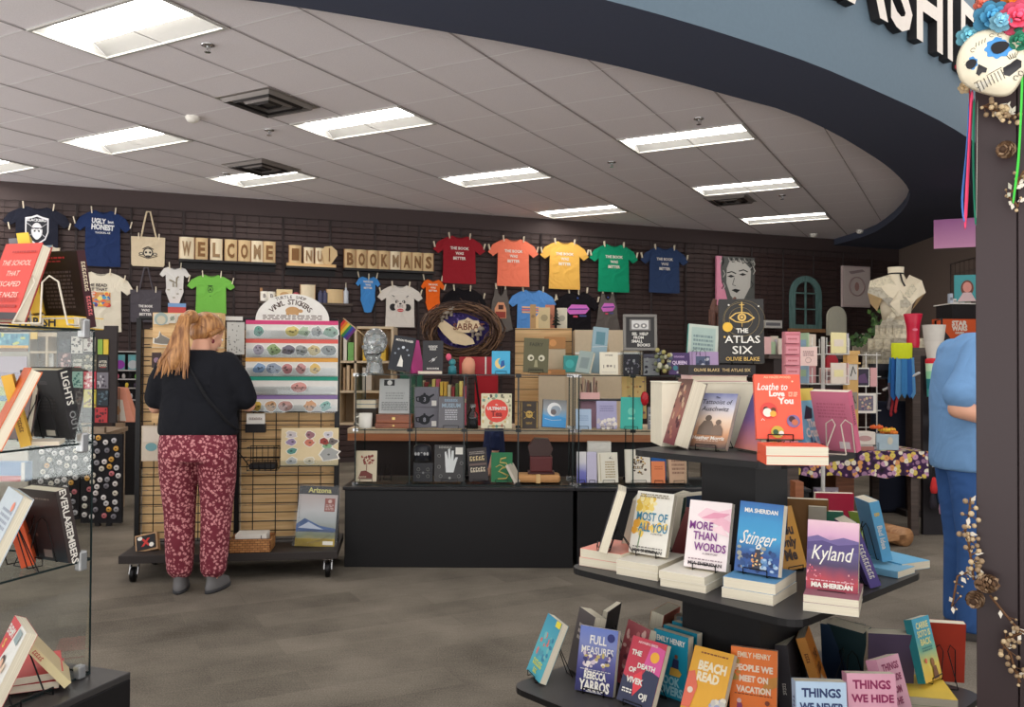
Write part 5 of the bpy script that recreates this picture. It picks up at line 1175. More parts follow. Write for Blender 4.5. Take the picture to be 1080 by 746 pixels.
P = at_d(568,386,5.78);t = thing('paper_parcel','tan paper parcel tied with cord under the brown boxes','parcel',(P.x,P.y,z));b = MB();b.box(-.15,.15,-.07,.1,0,.055,mt((196,144,92),.7));b.build('wrapping',t,bevel=.02);b = MB();b.box(-.015,.015,-.074,.104,-.0,.058,mt((214,176,120)));b.build('cord',t)
P2 = Vector((P.x+.02,P.y+.01,z+.058));b = MB();b.box(-.09,.09,-.06,.08,0,.012,mt((70,34,36)));tag(b.build('lying_book',loc=P2),'thin maroon book lying on the tan parcel','book')
b = MB();b.box(-.075,.075,-.05,.07,0,.105,mt((92,38,38),.35));tag(b.build('keepsake_box',loc=(P2.x,P2.y,P2.z+.013),bevel=.006),'square maroon lacquer box in the middle of the brown pile','box')
b = MB();b.prism([(-.07,.0),(.065,0),(.085,.05),(.055,.115),(-.04,.12),(-.085,.06)],-.045,.05,mt((66,44,40),.35));tag(b.build('keepsake_box',loc=(P2.x-.005,P2.y,P2.z+.12),bevel=.006),'dark six-sided box topmost on the maroon box','box')
bsh('pale book leaning diagonally against the tan parcel',546,552,490,z,(206,196,180),d=5.70,yaw=70,lean=30,t=.02,es=False)
# --- second unit, top
z = TZ+.001
T,P,w,h = bsh('blue-grey acrylic-backed book standing tall on the second glass unit',622,638,347,z,(140,164,172),d=5.85,lean=10,roll=6,t=.03,art=[('r',-.3,.62,.3,.9,(90,130,140)),('l',[(-.5,.55),(.5,.6)],Wc)],es=False)
bsh('grey-green book leaning beside the tall acrylic-backed one',607,621,373,z,(150,164,158),yaw=-30,lean=18,roll=6,t=.03,es=False,art=[('r',-.3,.2,.3,.7,(126,140,138))])
bsh('cream guide with thin lettering and three small drawings',633,652,372,z,(224,216,194),lean=5,t=.02,art=[('t','HYGGE',.86,.07,(130,120,110),{'maxw': .6}),('t','I',.36,.14,(110,100,92),{'u': -.3}),('t','I',.36,.14,(110,100,92),{'u': .3}),('c',-.08,.38,.07,(130,120,112)),('c',.1,.38,.06,(130,120,112)),('r',-.4,.1,.4,.11,(150,140,130))],es=False)
bsh('tan slim book behind the cream guide on the second glass unit',640,648,360,z,(210,180,140),d=5.95,yaw=45,lean=14,t=.02,es=False)
for k,(xa,xb) in enumerate(((657,676),(678,697))):
    P = at_d((xa+xb)/2,386,5.76);wd = (xb-xa)*5.76/F;t = thing('acrylic_display_box','clear acrylic box of black and white cards, %s' % ('nearer the cream guide' if k == 0 else 'nearer the violet book'),'display box',(P.x,P.y,z),0,'clear acrylic card boxes')
    b = MB()
    for x0,x1,y0,y1 in ((-wd/2,-wd/2+.003,0,.14),(wd/2-.003,wd/2,0,.14),(-wd/2,wd/2,0,.003),(-wd/2,wd/2,.137,.14)): b.box(x0,x1,y0,y1,0,.165,ACRYL)
    b.build('box',t)
    b = MB();rr = random.Random(k)
    for j in range(7): y = .02+.016*j;b.box(-wd/2+.008,wd/2-.008,y,y+.004,0,.11+rr.uniform(0,.04),mt(((60,56,62),(190,186,184),(110,104,116),(36,34,38))[(j+k) % 4]))
    old = b.M;b.M = Matrix.Translation((0,.019,.01));art_on(b,[('blob',18,-.4,.4,.05,.9,((200,196,190),(60,56,64),(150,140,150)),.09,30+k)],wd*.9,.12,0);b.M = old
    b.build('cards',t)
P = at_d(676,386,5.80);T = thing('framed_sign','grey framed chalk sign about help from small books on the acrylic boxes','sign',(P.x,P.y+.03,z+.168),R(-2));wd,ht = 36*5.8/F,39*5.8/F;FG = mt((126,122,116),.5);TM = Matrix.Rotation(-R(6),4,'X')
b = MB();b.M = TM
for x0,x1,z0,z1 in ((-wd/2,wd/2,0,.02),(-wd/2,wd/2,ht-.02,ht),(-wd/2,-wd/2+.02,.02,ht-.02),(wd/2-.02,wd/2,.02,ht-.02)): b.box(x0,x1,0,.025,z0,z1,FG)
b.build('frame',T,bevel=.003)
b = MB();b.M = TM;b.box(-wd/2+.02,wd/2-.02,.008,.012,.02,ht-.02,mt((52,50,50)))
for i,(s_,x0) in enumerate((('SEL  HELP',.0),('FROM',-.01),('SMALL',-.02),('BOOKS',.025))): b.text(s_,x0,.118-.026*i,.019,Wc and mt(Wc),.0075,maxw=.18,bold=.03)
b.box(-.072,.072,.0,.008,.138,.218,mt((112,108,104)));b.box(-.058,.058,-.001,.0,.148,.21,mt((206,204,200)))
for sx in (-1,1): b.disc(sx*.025,.172,.022,.017,-.0015,mt((130,128,126)));b.disc(sx*.025,.172,.008,.008,-.002,WHITE)
b.build('chalkboard',T)
P = at_d(699,386,5.7);rr = random.Random(8);b = MB()
for k in range(26): b.ell((rr.uniform(-.05,.05),rr.uniform(-.03,.03),rr.uniform(.02,.17)),(.016,.012,.016),mt(((120,124,90),(190,186,160),(90,96,110),(160,150,90))[k % 4]),7,5)
tag(b.build('trinket_tree',loc=(P.x,P.y,z)),'bushy cluster of pale olive trinkets beside the violet book','ornament')
bsh('violet and teal book of the uncrowned queen kind with dark lettering',706,728,373,z,(76,54,100),lean=10,art=[('t','#9',.82,.08,(200,170,210),{'maxw': .7}),('t','QUEEN',.55,.16,(220,200,224),{'maxw': .7}),('c',-.2,.3,.12,(60,120,130)),('c',.2,.25,.14,(150,70,130)),('t','#5',.1,.08,Wc)],es=False)
bsh('teal and white book behind a double wire easel on the second unit',724,756,345,z,(196,204,190),d=5.9,lean=10,roll=5,t=.03,spine=(60,160,150),art=[('r',-.4,.06,.4,.94,(170,190,180)),ill(7,-.33,.33,.2,.8,(120,140,140),8)],nm='paperback_book',es=False)
bsh('lilac puzzle box with a slate panel beside the violet book',728,758,372,z,(176,150,186),d=5.74,lean=5,t=.05,es=False,nm='gift_box',art=[('r',-.3,.15,.2,.8,(84,94,120)),('blob',12,-.25,.15,.2,.75,((190,190,200),(60,66,90)),.07,4)])
easel('dark double wire easel in front of the teal and white book',(at_d(738,386,5.7).x,5.68,z),0,12,.1,.18,BLACKM,.01)
# --- second unit, middle
z = MZ+.001
P = at_d(622,386,5.86);t = thing('card_tray','pink card tray stuffed with mixed cards on the middle glass shelf','card tray',(P.x,P.y,z+.201));b = MB();b.box(-.065,.065,-.05,.06,0,.045,mt((226,176,170)));b.build('tray',t);b = MB();rr = random.Random(2)
for j in range(10): xx = -.055+.012*j;b.M = Matrix.Translation((xx,0,.02)) @ Matrix.Rotation(rr.uniform(-.2,.1),4,'Y');b.box(-.002,.002,-.03,.05,0,rr.uniform(.08,.13),mt(((190,150,130),(120,100,90),(210,196,180),(160,120,116))[j % 4]))
b.build('cards',t)
b = MB();b.box(-.075,.24,-.06,.08,0,.012,mt((60,58,60)));b.box(-.075,-.065,-.06,.08,-.188,0,ACRYL);b.box(.23,.24,-.06,.08,-.188,0,ACRYL);tag(b.build('riser_shelf',loc=(P.x,P.y+.02,z+.1885)),'dark riser carrying the pink card tray','riser')
bsh('small pale blue card standing at the front of the middle shelf',608,624,432,z,(170,190,212),lean=10,t=.008,art=[ill(3,-.3,.3,.4,.7,(140,160,190),4)],es=True)
bsh('dusty pink book behind the pale blue card',612,632,423,z,(176,134,150),d=5.85,lean=10,t=.02,es=False)
bsh('lavender book with a white pebble pattern along its foot',630,651,424,z,(164,160,192),lean=9,t=.03,art=[('blob',34,-.46,.46,.03,.34,((226,218,206),(190,180,180)),.10,3),ill(3,-.35,.35,.6,.85,(140,136,170),3)])
bsh('turquoise hardback with a faint lighter emblem',655,677,420,z,(60,176,160),yaw=-14,lean=9,t=.03,art=[('c',0,.55,.18,(110,200,180)),('r',-.15,.3,.15,.36,(140,214,190))])
bsh('pale mustard patterned book behind the turquoise hardback',657,682,398,z+.06,(226,190,120),d=5.92,lean=6,t=.03,art=[('blob',30,-.4,.4,.1,.9,((150,104,110),(90,80,70),(206,150,90)),.06,10)],es=False)
P = at_d(680,386,5.72);t = thing('glass_ornament','red faceted glass ornament hanging beside the turquoise hardback','ornament',(P.x,P.y,z+.14));b = MB();b.ell((0,0,.07),(.03,.02,.05),mt((176,30,40),.1),7,5);b.build('bauble',t);b = MB();b.tube([(0,0,.12),(0,0,.226)],.0015,BLACKM,4);b.build('cord',t)
bsh('grey wire-bound notebook under the glass at the unit end',684,697,430,z,(110,110,116),lean=6,t=.02,es=False,art=[('blob',20,-.4,.4,.1,.9,((60,60,66),(170,170,170)),.08,6)])
# --- second unit, lower
z = PZ+.008
bsh('white notebook with a deep blue fade beside a lilac edge',609,619,477,z,grad((84,84,170),(120,120,190),(214,210,216),(226,222,220)),lean=7,t=.015,art=[])
bsh('pale lilac notebook next to the blue faded one',620,630,477,z,(196,190,212),lean=7,t=.015)
bsh('cream book with narrow tan lettering and a black bird',632,653,478,z,(224,218,200),yaw=10,lean=9,t=.02,art=[ill(7,-.15,.35,.15,.72,(170,150,110),14),('p',[(.05,.80),(.2,.90),(.12,.82),(.3,.78)],K_),('r',-.42,.05,-.38,.95,(190,180,150))])
bsh('white book with loose gold and black brush lettering',661,687,475,z,(226,218,202),yaw=4,lean=9,t=.03,art=[('blob',26,-.2,.3,.25,.8,((120,96,60),(80,60,50),(190,150,70)),.05,6),('t','#4',.62,.09,(90,70,50)),('t','#5',.45,.09,(90,70,50),{'maxw': .6})])
bsh('blue book peeking over the small orange one',688,703,480,z,(40,110,190),d=5.85,lean=6,t=.02,es=False)
bsh('small orange book in front of the blue one',688,702,487,z,(226,132,84),lean=7,t=.012,art=[('r',-.3,.1,.3,.14,(190,90,50)),ill(2,-.3,.3,.6,.8,(200,104,60),3)])
bsh('tan book of wide-spaced lettering leaning at the shelf end',707,726,482,z,(196,160,130),yaw=8,lean=12,t=.02,art=[ill(4,-.35,.35,.3,.9,(140,104,84),7)])
b = MB();P = at_d(632,386,5.9);b.box(-.08,.08,-.04,.04,0,.265,WHITE);tag(b.build('gift_box',loc=(P.x,P.y,z)),'plain white box standing behind the cream bird book','box')
# ------------------------------------------------------------------ counter and shelves behind the glass units
CW = mt((206,186,156),.6)
b = MB();b.box(-1.35,1.3,7.0,7.7,.70,.76,wood((170,104,66),(190,126,84),(1,20,20)));b.box(-1.3,1.25,7.05,7.65,0,.70,mt((38,32,32)));b.box(-1.35,1.3,6.995,7.7,.76,.80,CW);tag(b.build('service_counter'),'long counter with a brown wood edge behind the glass units','counter')
SP = at_d(570,386,7.35)
t = thing('slat_display','tan slatted wood display panel behind the olive book','slat panel',(SP.x,7.35,.81));b = MB();zt = .81+.84
k = 0;z0 = 0
while z0 < .84: b.box(-.22,.27,0,.03,z0,min(z0+.098,.84),PINE);z0 += .104
b.build('slats',t);b = MB();b.box(-.22,.27,.01,.05,0,.84,mt((70,50,36)));b.build('frame',t)
t = thing('bookcase','pale wooden bookcase beyond the glass head','bookcase',(X(376,7.4),7.4,.8),0)
b = MB();b.box(-.16,-.14,0,.28,0,.86,CW);b.box(.3,.32,0,.28,0,.86,CW);b.box(-.02,.0,0,.28,0,.86,CW);b.box(-.16,.32,.26,.28,0,.86,mt((170,150,124)));b.build('case',t)
for z0 in (.0,.28,.54,.84): b = MB();b.box(-.14,.30,0,.26,z0,z0+.02,CW);b.build('shelf',t)
bx = Vector((X(376,7.4),7.42,.8))
for k,(u,zz_,w_,h_,c,nm_) in enumerate(((-.12,.56,.03,.22,(226,220,206),'white binder'),(-.08,.56,.05,.16,(120,176,96),'green-edged book'),(-.12,.30,.02,.2,(180,150,116),'tan book'),(-.09,.30,.025,.22,(206,180,146),'pale tan book'),(-.05,.30,.02,.19,(190,160,120),'brown-edged book'),(.05,.56,.2,.15,(232,190,70),'yellow box'),(.05,.30,.08,.2,(200,190,176),'cream folder'))):
    b = MB();b.box(0,w_,0,.16,0,h_,mt(c));tag(b.build('shelf_book',loc=(bx.x+u,bx.y,bx.z+zz_+.001),bevel=.002),nm_+' in the pale bookcase beyond the glass head','book')
t = thing('baseball_cap','black cap on a stand behind the moon phases book','cap',(X(431,6.6),6.6,1.42));b = MB();b.lathe([(.09,0),(.095,.03),(.085,.08),(.05,.11),(0,.12)],mt((30,30,34),.9),18);b.build('crown',t);b = MB();b.prism([(-.07,0),(.09,.0),(.07,.02),(-.06,.02)],-.16,-.07,mt((30,30,34),.9));b.disc(.03,.055,.02,.02,-.097,WHITE);b.build('brim',t)
b = MB();b.box(-.09,.09,-.07,.07,.81,1.41,mt((40,90,70)));b.box(-.08,.08,-.075,-.07,1.3,1.39,mt((60,150,110)));tag(b.build('cap_stand',loc=(X(431,6.9),7.13,0)),'dark green box stand beneath the black cap','stand')
bpy.data.objects['baseball_cap'].location = (X(431,7.1),7.13,1.412)
# cream backs and brown boxes to the side of the slats
b = MB();b.box(-.28,.28,0,.3,0,.81+.02,CW);b.box(-.28,.28,-.01,.0,.62,.64,WHITE);tag(b.build('storage_cabinet',loc=(.815,7.22,.802)),'cream cabinet behind the grey-green books','cabinet')
for k,(px,py,w_,h_,c,lab) in enumerate(((585,362,.18,.10,(190,136,84),'brown cardboard box lid on the slat display'),(602,384,.12,.14,(70,160,156),'teal boxed gift beside the slat display'),(582,393,.22,.05,(176,124,76),'flat brown cardboard box beside the olive book'))):
    P = at_d(px,py,(7.24,7.1,7.07)[k]);b = MB();b.box(-w_/2,w_/2,-.06,.06,-h_/2,h_/2,mt(c));b.disc(-w_*.1,0,min(w_,h_)*.3,min(w_,h_)*.3,-.061,mt(tuple(min(255,int(v*1.2)) for v in c)));o = tag(b.build('cardboard_box',loc=P,bevel=.003),lab,'box')
    s_ = MB();s_.box(-w_/2,w_/2,-.05,.05,.803,P.z-h_/2-.001,CW);tag(s_.build('display_block',loc=(P.x,P.y,0)),'cream block carrying the '+lab.split(' beside')[0].split(' on')[0],'block')
for k,(px,y0,y1,w_,c,lab) in enumerate(((562,332,357,.05,(190,150,100),'tall tan carved ornament above the olive book'),(574,340,362,.10,(216,196,150),'cream framed card above the slat display'),(580,337,362,.08,(206,130,100),'orange striped card above the slat display'),(593,340,362,.09,(222,214,190),'tall cream card behind the little dark tree'))):
    P = at_d(px,y1,7.36);h_ = (y1-y0)*7.36/F;b = MB();b.box(-w_/2,w_/2,0,.02,0,h_,mt(c));b.disc(0,h_*.5,w_*.3,w_*.3,-.001,mt(tuple(int(v*.8) for v in c)));tag(b.build('greeting_card' if k else 'carved_ornament',loc=(P.x,P.y-.01+.022*k,1.651)),lab,'card' if k else 'ornament')
P = at_d(587,360,7.3);b = MB();b.tube([(0,0,0),(0,0,.16)],.006,BLACKM)
for k in range(5): b.lathe([(.045-.008*k,.03+.028*k),(.005,.055+.028*k)],mt((36,46,38)),10)
tag(b.build('small_tree',loc=(P.x,P.y+.07,1.651)),'little dark tree ornament above the slat display','ornament')
# red bag, yellow spines and soft goods hanging beyond the middle cubes
P = at_d(513,386,7.4);b = MB();b.box(-.10,.10,0,.12,.802,1.28,mt((190,24,40)));tag(b.build('paper_bag',loc=(P.x,P.y,0)),'tall bright red bag seen through the glass above the tea book','bag')
rr = random.Random(21);cs = [(226,190,80),(214,170,70),(206,196,160),(150,60,60),(90,110,60),(230,210,120),(190,90,110)]
for k in range(14):
    xx = X(437+4.1*k,7.15);h_ = rr.uniform(.34,.42);b = MB();b.box(-.013,.013,0,.16,0,h_,mt(cs[k % 7]));b.box(-.013,.013,-.001,0,h_*.6,h_*.7,mt(cs[(k+3) % 7]));tag(b.build('picture_book',loc=(xx,7.15,.802)),['yellow','ochre','cream','dull red','olive','lemon','rose'][k % 7]+' spine in the row seen through the glass, '+names[k]+' from the teapot boxes','book','spines on the counter behind the glass')
# a child behind the glass units, mostly hidden by the books
P = at_d(525,470,6.5)
pn = thing('person','small child in navy tee behind the glass shelves, only one arm and shoulder showing','person',(P.x-.03,6.55,0),R(95));pn.scale = (.66,.66,.66)
b = MB();HC3 = (0,.02,1.50)
b.loft([(0,0,.86,.16,.11),(0,0,1.1,.15,.10),(0,0,1.3,.16,.09),(0,0,1.36,.10,.06)],SKIN);b.tube([(0,-.01,1.32),(0,.01,1.44)],[.06,.05],SKIN,12);head(b,HC3,SKIN,0,0,1.15)
for s_ in (-1,1):
    el = (s_*.21,-.01,1.06);wr = (s_*.22,.05,.84);limb(b,[(s_*.155,0,1.30),(s_*.19,0,1.2),el],[.05,.047,.042],SKIN);limb(b,[el,wr],[.042,.03],SKIN);hand(b,wr,(0,.15,-1),(s_,0,0),(0,1,0),SKIN,.4)
    limb(b,[(s_*.085,0,.85),(s_*.09,.02,.48),(s_*.09,0,.08)],[.10,.065,.04],SKIN)
b.build('body',pn,mods=SMOOTHB);features(pn,HC3,0,0,1.15,(80,60,50))
NV = cloth((44,52,84));b = MB();b.loft([(0,0,.84,.20,.14),(0,0,1.1,.18,.125),(0,0,1.28,.18,.11),(0,0,1.36,.10,.08)],NV,24)
for s_ in (-1,1): limb(b,[(s_*.155,0,1.295),(s_*.195,0,1.18),(s_*.21,-.005,1.08)],[.066,.068,.062],NV)
b.build('t_shirt',pn,mods=SMOOTHC)
b = MB();b.loft([(0,0,.74,.19,.14),(0,0,.88,.185,.13)],JN,20)
for s_ in (-1,1): b.loft([(s_*.09,0,.05,.06,.07),(s_*.09,0,.45,.075,.085),(s_*.095,0,.78,.10,.13)],JN,18)
b.build('trousers',pn,mods=SMOOTHC)
for s_ in (-1,1): b = MB();b.loft([(s_*.09,.05,.001,.045,.12),(s_*.09,.05,.05,.043,.11),(s_*.09,.0,.09,.04,.05)],mt((70,70,76)),16);b.build('shoe',pn)
b = MB();b.ell((0,-.01,1.56),(.095,.11,.10),mt((80,56,40),.6),16,10);b.build('hair',pn)
# ------------------------------------------------------------------ tiered book table
TC = Vector((.795,2.90,0));Z1,Z2,Z3 = 1.0366,.6335,.2252;TROT = R(-2)
tt = thing('tiered_table','black three-tier square display table loaded with romance paperbacks','display table',(TC.x,TC.y,0),TROT)
TB = mt((62,60,60),.45);TE = mt((18,17,18),.45)
for R_,z in ((.395,Z1),(.605,Z2),(.80,Z3)):
    pts = [];rc = .06
    for k in range(4):
        a = PI/2*k;c = Vector((math.cos(a),math.sin(a)))*(R_-rc*1.414)
        for q in (-45,-22,0,22,45): pts.append((c.x+rc*math.cos(a+R(q)),c.y+rc*math.sin(a+R(q))))
    b = MB();n = len(pts);b.add([(x,y,z-.02) for x,y in pts]+[(x,y,z) for x,y in pts],[tuple(range(n))[::-1]]+[(i,(i+1) % n,(i+1) % n+n,i+n) for i in range(n)],TE);b.add([(x,y,z+.0003) for x,y in pts],[tuple(range(n))],TB);b.build('tier',tt)
for r_,z0,z1 in ((.145,Z2,Z1-.02),(.21,Z3,Z2-.02),(.34,0,Z3-.02)):
    b = MB();q = r_
    b.add([(q,0,z0),(0,q,z0),(-q,0,z0),(0,-q,z0),(q,0,z1),(0,q,z1),(-q,0,z1),(0,-q,z1)],[(3,2,1,0),(4,5,6,7),(0,1,5,4),(1,2,6,5),(2,3,7,6),(3,0,4,7)],PLB);b.build('column',tt)
def tb(label,px,py,z,yaw,w,h,t,cover,lean=14,roll=0,art=(),spine=None,sart=None,back=(),bcol=None,hard=False,es=True,white=False,name=None,d=None,group=None):
    """a book on a tier, placed by where the middle of its foot shows"""
    P = at_d(px,py,d) if d else at_z(px,py,z);P.z = z
    book(label,P,yaw,w,h,t,cover,lean=lean,roll=roll,art=art,spine=spine,sart=sart,back=back,bcol=bcol,hard=hard,name=name,group=group)
    if es: easel('wire easel under the '+' '.join(label.split()[:10]),P,yaw,lean,.075,h*.62,m=WIREW if white else None,t=t)
    return P
def stack(px,py,z,yaw,w,h,ths,covers,labels,spines=None):
    """books lying on one another; px,py show the corner nearest the camera"""
    C = at_z(px,py,z);c,s = math.cos(R(yaw)),math.sin(R(yaw));P = None
    rt = Vector((c,s,0));dp = Vector((-s,c,0))
    ctr = C+dp*h/2+(rt*(-w/2) if yaw < -10 else rt*w/2);zz_ = z+.0015;ctr.z = 0
    for i,(t,cv,lb) in enumerate(zip(ths,covers,labels)):
        o = Vector((rnd.uniform(-.003,.003),rnd.uniform(-.003,.003),0))
        flat(lb,(ctr.x+o.x,ctr.y+o.y,zz_),yaw+rnd.uniform(-1.5,1.5),w,h,t,cv,spine=(spines[i] if spines else cv));zz_ += t+.0006
    return ctr,zz_
WHT = (234,228,214)
# ---- top tier
P = at_d(748,468,2.99);b = MB();b.M = Matrix.Rotation(R(2),4,'Z');b.box(-.165,.165,0,.2,0,.225,mt((226,218,196),.6));b.box(-.167,.167,-.002,.202,.225,.23,mt((232,226,206),.6))
RI = tag(b.build('display_riser',loc=(P.x,P.y+.02,Z1+.001),bevel=.002),'cream box riser at the back of the top tier','riser')
flat('pale pink hardcover lying lowest under the eye-emblem novel',(P.x+.045,P.y+.12,Z1+.2325),2,.2,.16,.022,(226,190,186),hard=True)
zb = Z1+.2565;Q = Vector((P.x+.05,P.y+.11,zb))
T = thing('hardcover_book','black hardcover lying with its lettered spine outward under the eye-emblem novel','book',Q,R(2));b = MB();b.box(-.12,.12,-.08,.08,0,.035,mt((36,33,34),.4));b.text('OLIVIE BLAKE  THE ATLAS SIX',0,.0175,.011,mt((214,186,130)),-.0808,maxw=.21);b.build('cover',T);b = MB();b.box(-.117,.121,-.075,.081,.003,.032,PAGES);b.build('pages',T)
D_ = (44,42,40);G_ = (214,176,96)
AP = at_d(785,398,3.10);AP.z = zb+.037
tb('tall black novel with a golden eye emblem and white capitals',783,400,AP.z,-8,.155,.235,.035,D_,lean=7,hard=True,d=3.06,spine=(44,42,40),art=[('o',0,.68,.40,(150,130,90),.0008),('o',.05,.66,.48,(130,116,84),.0006),('o',-.02,.69,.27,(150,130,90),.0007),
   ('p',[(-.30,.70),(-.15,.78),(0,.80),(.15,.78),(.30,.70),(.15,.635),(0,.62),(-.15,.635)],G_),('p',[(-.25,.705),(-.13,.765),(0,.785),(.13,.765),(.25,.705),(.13,.65),(0,.635),(-.13,.65)],D_),('c',0,.71,.10,G_),('c',0,.71,.055,D_),('c',0,.71,.035,G_),('r',-.015,.76,.015,.95,G_),('r',-.06,.90,.06,.912,G_),('l',[(0,.62),(0,.56)],G_),
   ('c',-.33,.555,.115,(222,176,60)),('c',-.40,.40,.025,G_),('c',.38,.88,.02,Wc),('c',-.3,.9,.02,Wc),('t','THE',.50,.07,Wc),('t','ATLAS',.365,.115,Wc,{'fit': .80,'bold': .01}),('t','SIX',.20,.125,Wc,{'fit': .46,'bold': .01}),('t','OLIVIE BLAKE',.06,.06,G_,{'maxw': .9,'bold': .015})])
tb('white-covered war novel showing two seated figures at sunset',745,476,Z1,-40,.138,.205,.022,grad((70,56,54),(206,150,110),(232,206,180),(206,204,214),(110,116,160)),lean=28,spine=(90,96,140),art=[('t','Tattooist of',.84,.085,(50,46,60),{'maxw': .80,'bold': .01,'shear': .1}),('t','Auschwitz',.71,.085,(50,46,60),{'maxw': .72,'bold': .01,'shear': .1}),('t','The',.92,.035,(50,46,60)),
   ('c',-.12,.53,.085,(110,96,86)),('c',.17,.46,.075,(116,98,86)),('p',[(-.34,.22),(.06,.22),(.06,.40),(-.02,.48),(-.22,.48),(-.33,.36)],(120,104,92)),('p',[(.02,.22),(.34,.22),(.32,.34),(.24,.41),(.10,.41),(.04,.36)],(126,106,92)),('t','Heather Morris',.17,.065,Wc,{'maxw': .84,'bold': .02}),ill(1,-.3,.3,.1,.13,(200,170,150),1)])
tb('dark blue and pink paperback hidden behind the war novel',786,480,Z1,-72,.135,.205,.022,grad((206,130,120),(120,90,140),(50,70,130)),lean=22,es=False,d=2.84)
P = at_d(703,472,2.96);P.z = Z1
book('thick book with a dark red figured cover seen almost edge-on',P,-83,.15,.235,.055,grad((110,40,50),(150,90,80),(90,60,50)),lean=17,hard=True,art=[('blob',30,-.4,.4,.1,.95,((170,110,90),(80,30,40),(200,170,140)),.08,6)])
ctr,zs = stack(808,491,Z1,-6,.175,.13,(.026,.028),((236,96,66),(236,96,66)),('orange paperback lying lower under the orange romcom','orange paperback lying upper under the orange romcom'))
OR = (244,98,74)
tb('orange romcom paperback with two embracing figures and white script',823,466,zs,-6,.138,.205,.024,OR,lean=16,spine=(230,84,60),art=[('t','Loathe to',.81,.11,Wc,{'maxw': .66,'bold': .02,'shear': .2,'u': -.10}),('t','Love',.70,.085,Wc,{'maxw': .5,'bold': .05,'u': -.02}),('t','You',.59,.095,Wc,{'maxw': .4,'bold': .05,'u': .16}),('t','ALI HAZELWOOD',.955,.035,(250,190,150),{'maxw': .75}),
   ('c',-.22,.43,.19,(214,74,66)),('c',-.28,.45,.06,(70,44,40)),('c',-.25,.40,.10,(236,226,210)),('c',-.12,.44,.055,(110,60,40)),('c',-.13,.38,.07,(240,170,70)),('c',.30,.27,.145,(130,110,150)),('c',.27,.30,.07,(70,44,50)),('c',.33,.25,.07,(190,110,80)),('c',-.06,.10,.14,(196,170,70)),('c',-.1,.10,.06,(60,90,60)),('c',.02,.08,.055,Wc),ill(3,.22,.42,.64,.72,(250,190,160),2),('l',[(-.4,.27),(-.37,.30),(-.33,.27)],Wc),('c',.32,.88,.02,(250,200,170))])
tb('sky blue book with a yellow band and white lettering next to the orange romcom',861,476,Z1,46,.135,.21,.026,(124,180,206),lean=12,spine=(90,150,190),art=[('r',-.5,.80,.5,1,(224,196,90)),('p',[(-.35,.5),(-.1,.72),(.2,.66),(.1,.5)],(44,40,60)),('t','The',.43,.13,Wc,{'bold': .04}),('t','Crush',.28,.15,Wc,{'bold': .04}),('blob',12,-.4,.4,.02,.2,((60,90,130),(190,210,220)),.08,9)])
P = at_z(888,476,Z1)
book('pink paperback turned away, its blank back and spine showing',P,128,.138,.21,.026,(206,112,136),lean=16,spine=(214,96,130),bcol=(208,118,142),sart=[('#9',.1,(90,40,60),.45)],back=[ill(5,-.38,.38,.55,.82,(190,100,124),12),('r',.08,.05,.36,.17,(220,206,206))])
easel('white wire easel behind the pink back-turned paperback',(P.x-.005,P.y-.02,Z1),148,16,.09,.11,WIREW,.03,r=.0022)
# ---- middle tier
ctr,zs = stack(655,604,Z2,-36,.16,.2,(.028,.03),((234,190,176),(238,150,130)),('white-edged paperback lying lower at the table corner by the glass','salmon-topped paperback lying upper at the table corner by the glass'))
P = at_d(632,581,2.91);P.z = zs
book('paperback seen fore-edge on, leaning at the corner by the glass cubes',P,-98,.14,.215,.03,(60,60,66),lean=17,art=[]);easel('wire easel behind the fore-edge-on paperback at the corner',P,-98,17,.06,.075,t=.03)
P = at_d(655,574,3.09);P.z = Z2+.002;book('dark teal paperback with its pale page block outward behind the daisy novel',P,-105,.14,.21,.045,(36,56,62),lean=14,bcol=(32,52,58))
ctr,zs = stack(694,614,Z2,-38,.15,.21,(.024,.024),(WHT,WHT),('white paperback lying lower under the daisy novel','white paperback lying upper under the daisy novel'))
BL = (62,132,160)
tb('white paperback of yellow daisies with blue capitals',682,588,zs,-38,.138,.21,.024,(232,228,216),lean=18,art=[('blob',22,-.42,.0,.66,.9,((228,190,80),(236,210,120),(240,226,170)),.10,5),('blob',16,-.45,.1,.30,.55,((222,160,60),(236,200,100)),.10,8),('blob',8,.1,.42,.38,.5,((230,190,90),(240,216,140)),.07,2),('l',[(-.28,.08),(-.25,.36)],(120,150,110),.002),('t','MOST OF',.60,.135,BL,{'fit': .84,'bold': .02}),('t','ALL YOU',.43,.135,BL,{'fit': .78,'bold': .02,'u': .06}),('t','MIA SHERIDAN',.05,.05,(60,56,56),{'fit': .80}),ill(1,-.4,.4,.09,.12,(120,116,110),3),ill(2,-.4,.4,.9,.97,(150,140,120),4),('t','A LOVE STORY',.33,.022,(110,100,96),{'u': .2})])
tb('dark green-backed paperback with a thick page block behind the daisy novel',706,592,Z2,-120,.14,.21,.05,(40,74,60),lean=8,bcol=(48,84,66),es=False,d=3.20)
tb('navy-backed thick paperback standing beyond the feather novel',726,596,Z2,-150,.14,.21,.055,(40,62,92),lean=4,bcol=(46,70,100),es=False,d=3.22)
tb('maroon paperback leaning between the daisy and feather novels',716,590,Z2,-70,.13,.19,.02,(120,50,50),lean=22,es=False,d=2.97)
ctr,zs = stack(745,627,Z2,-35,.15,.21,(.024,.024),(WHT,WHT),('white paperback lying lower under the feather novel','white paperback lying upper under the feather novel'))
PU = (122,52,128)
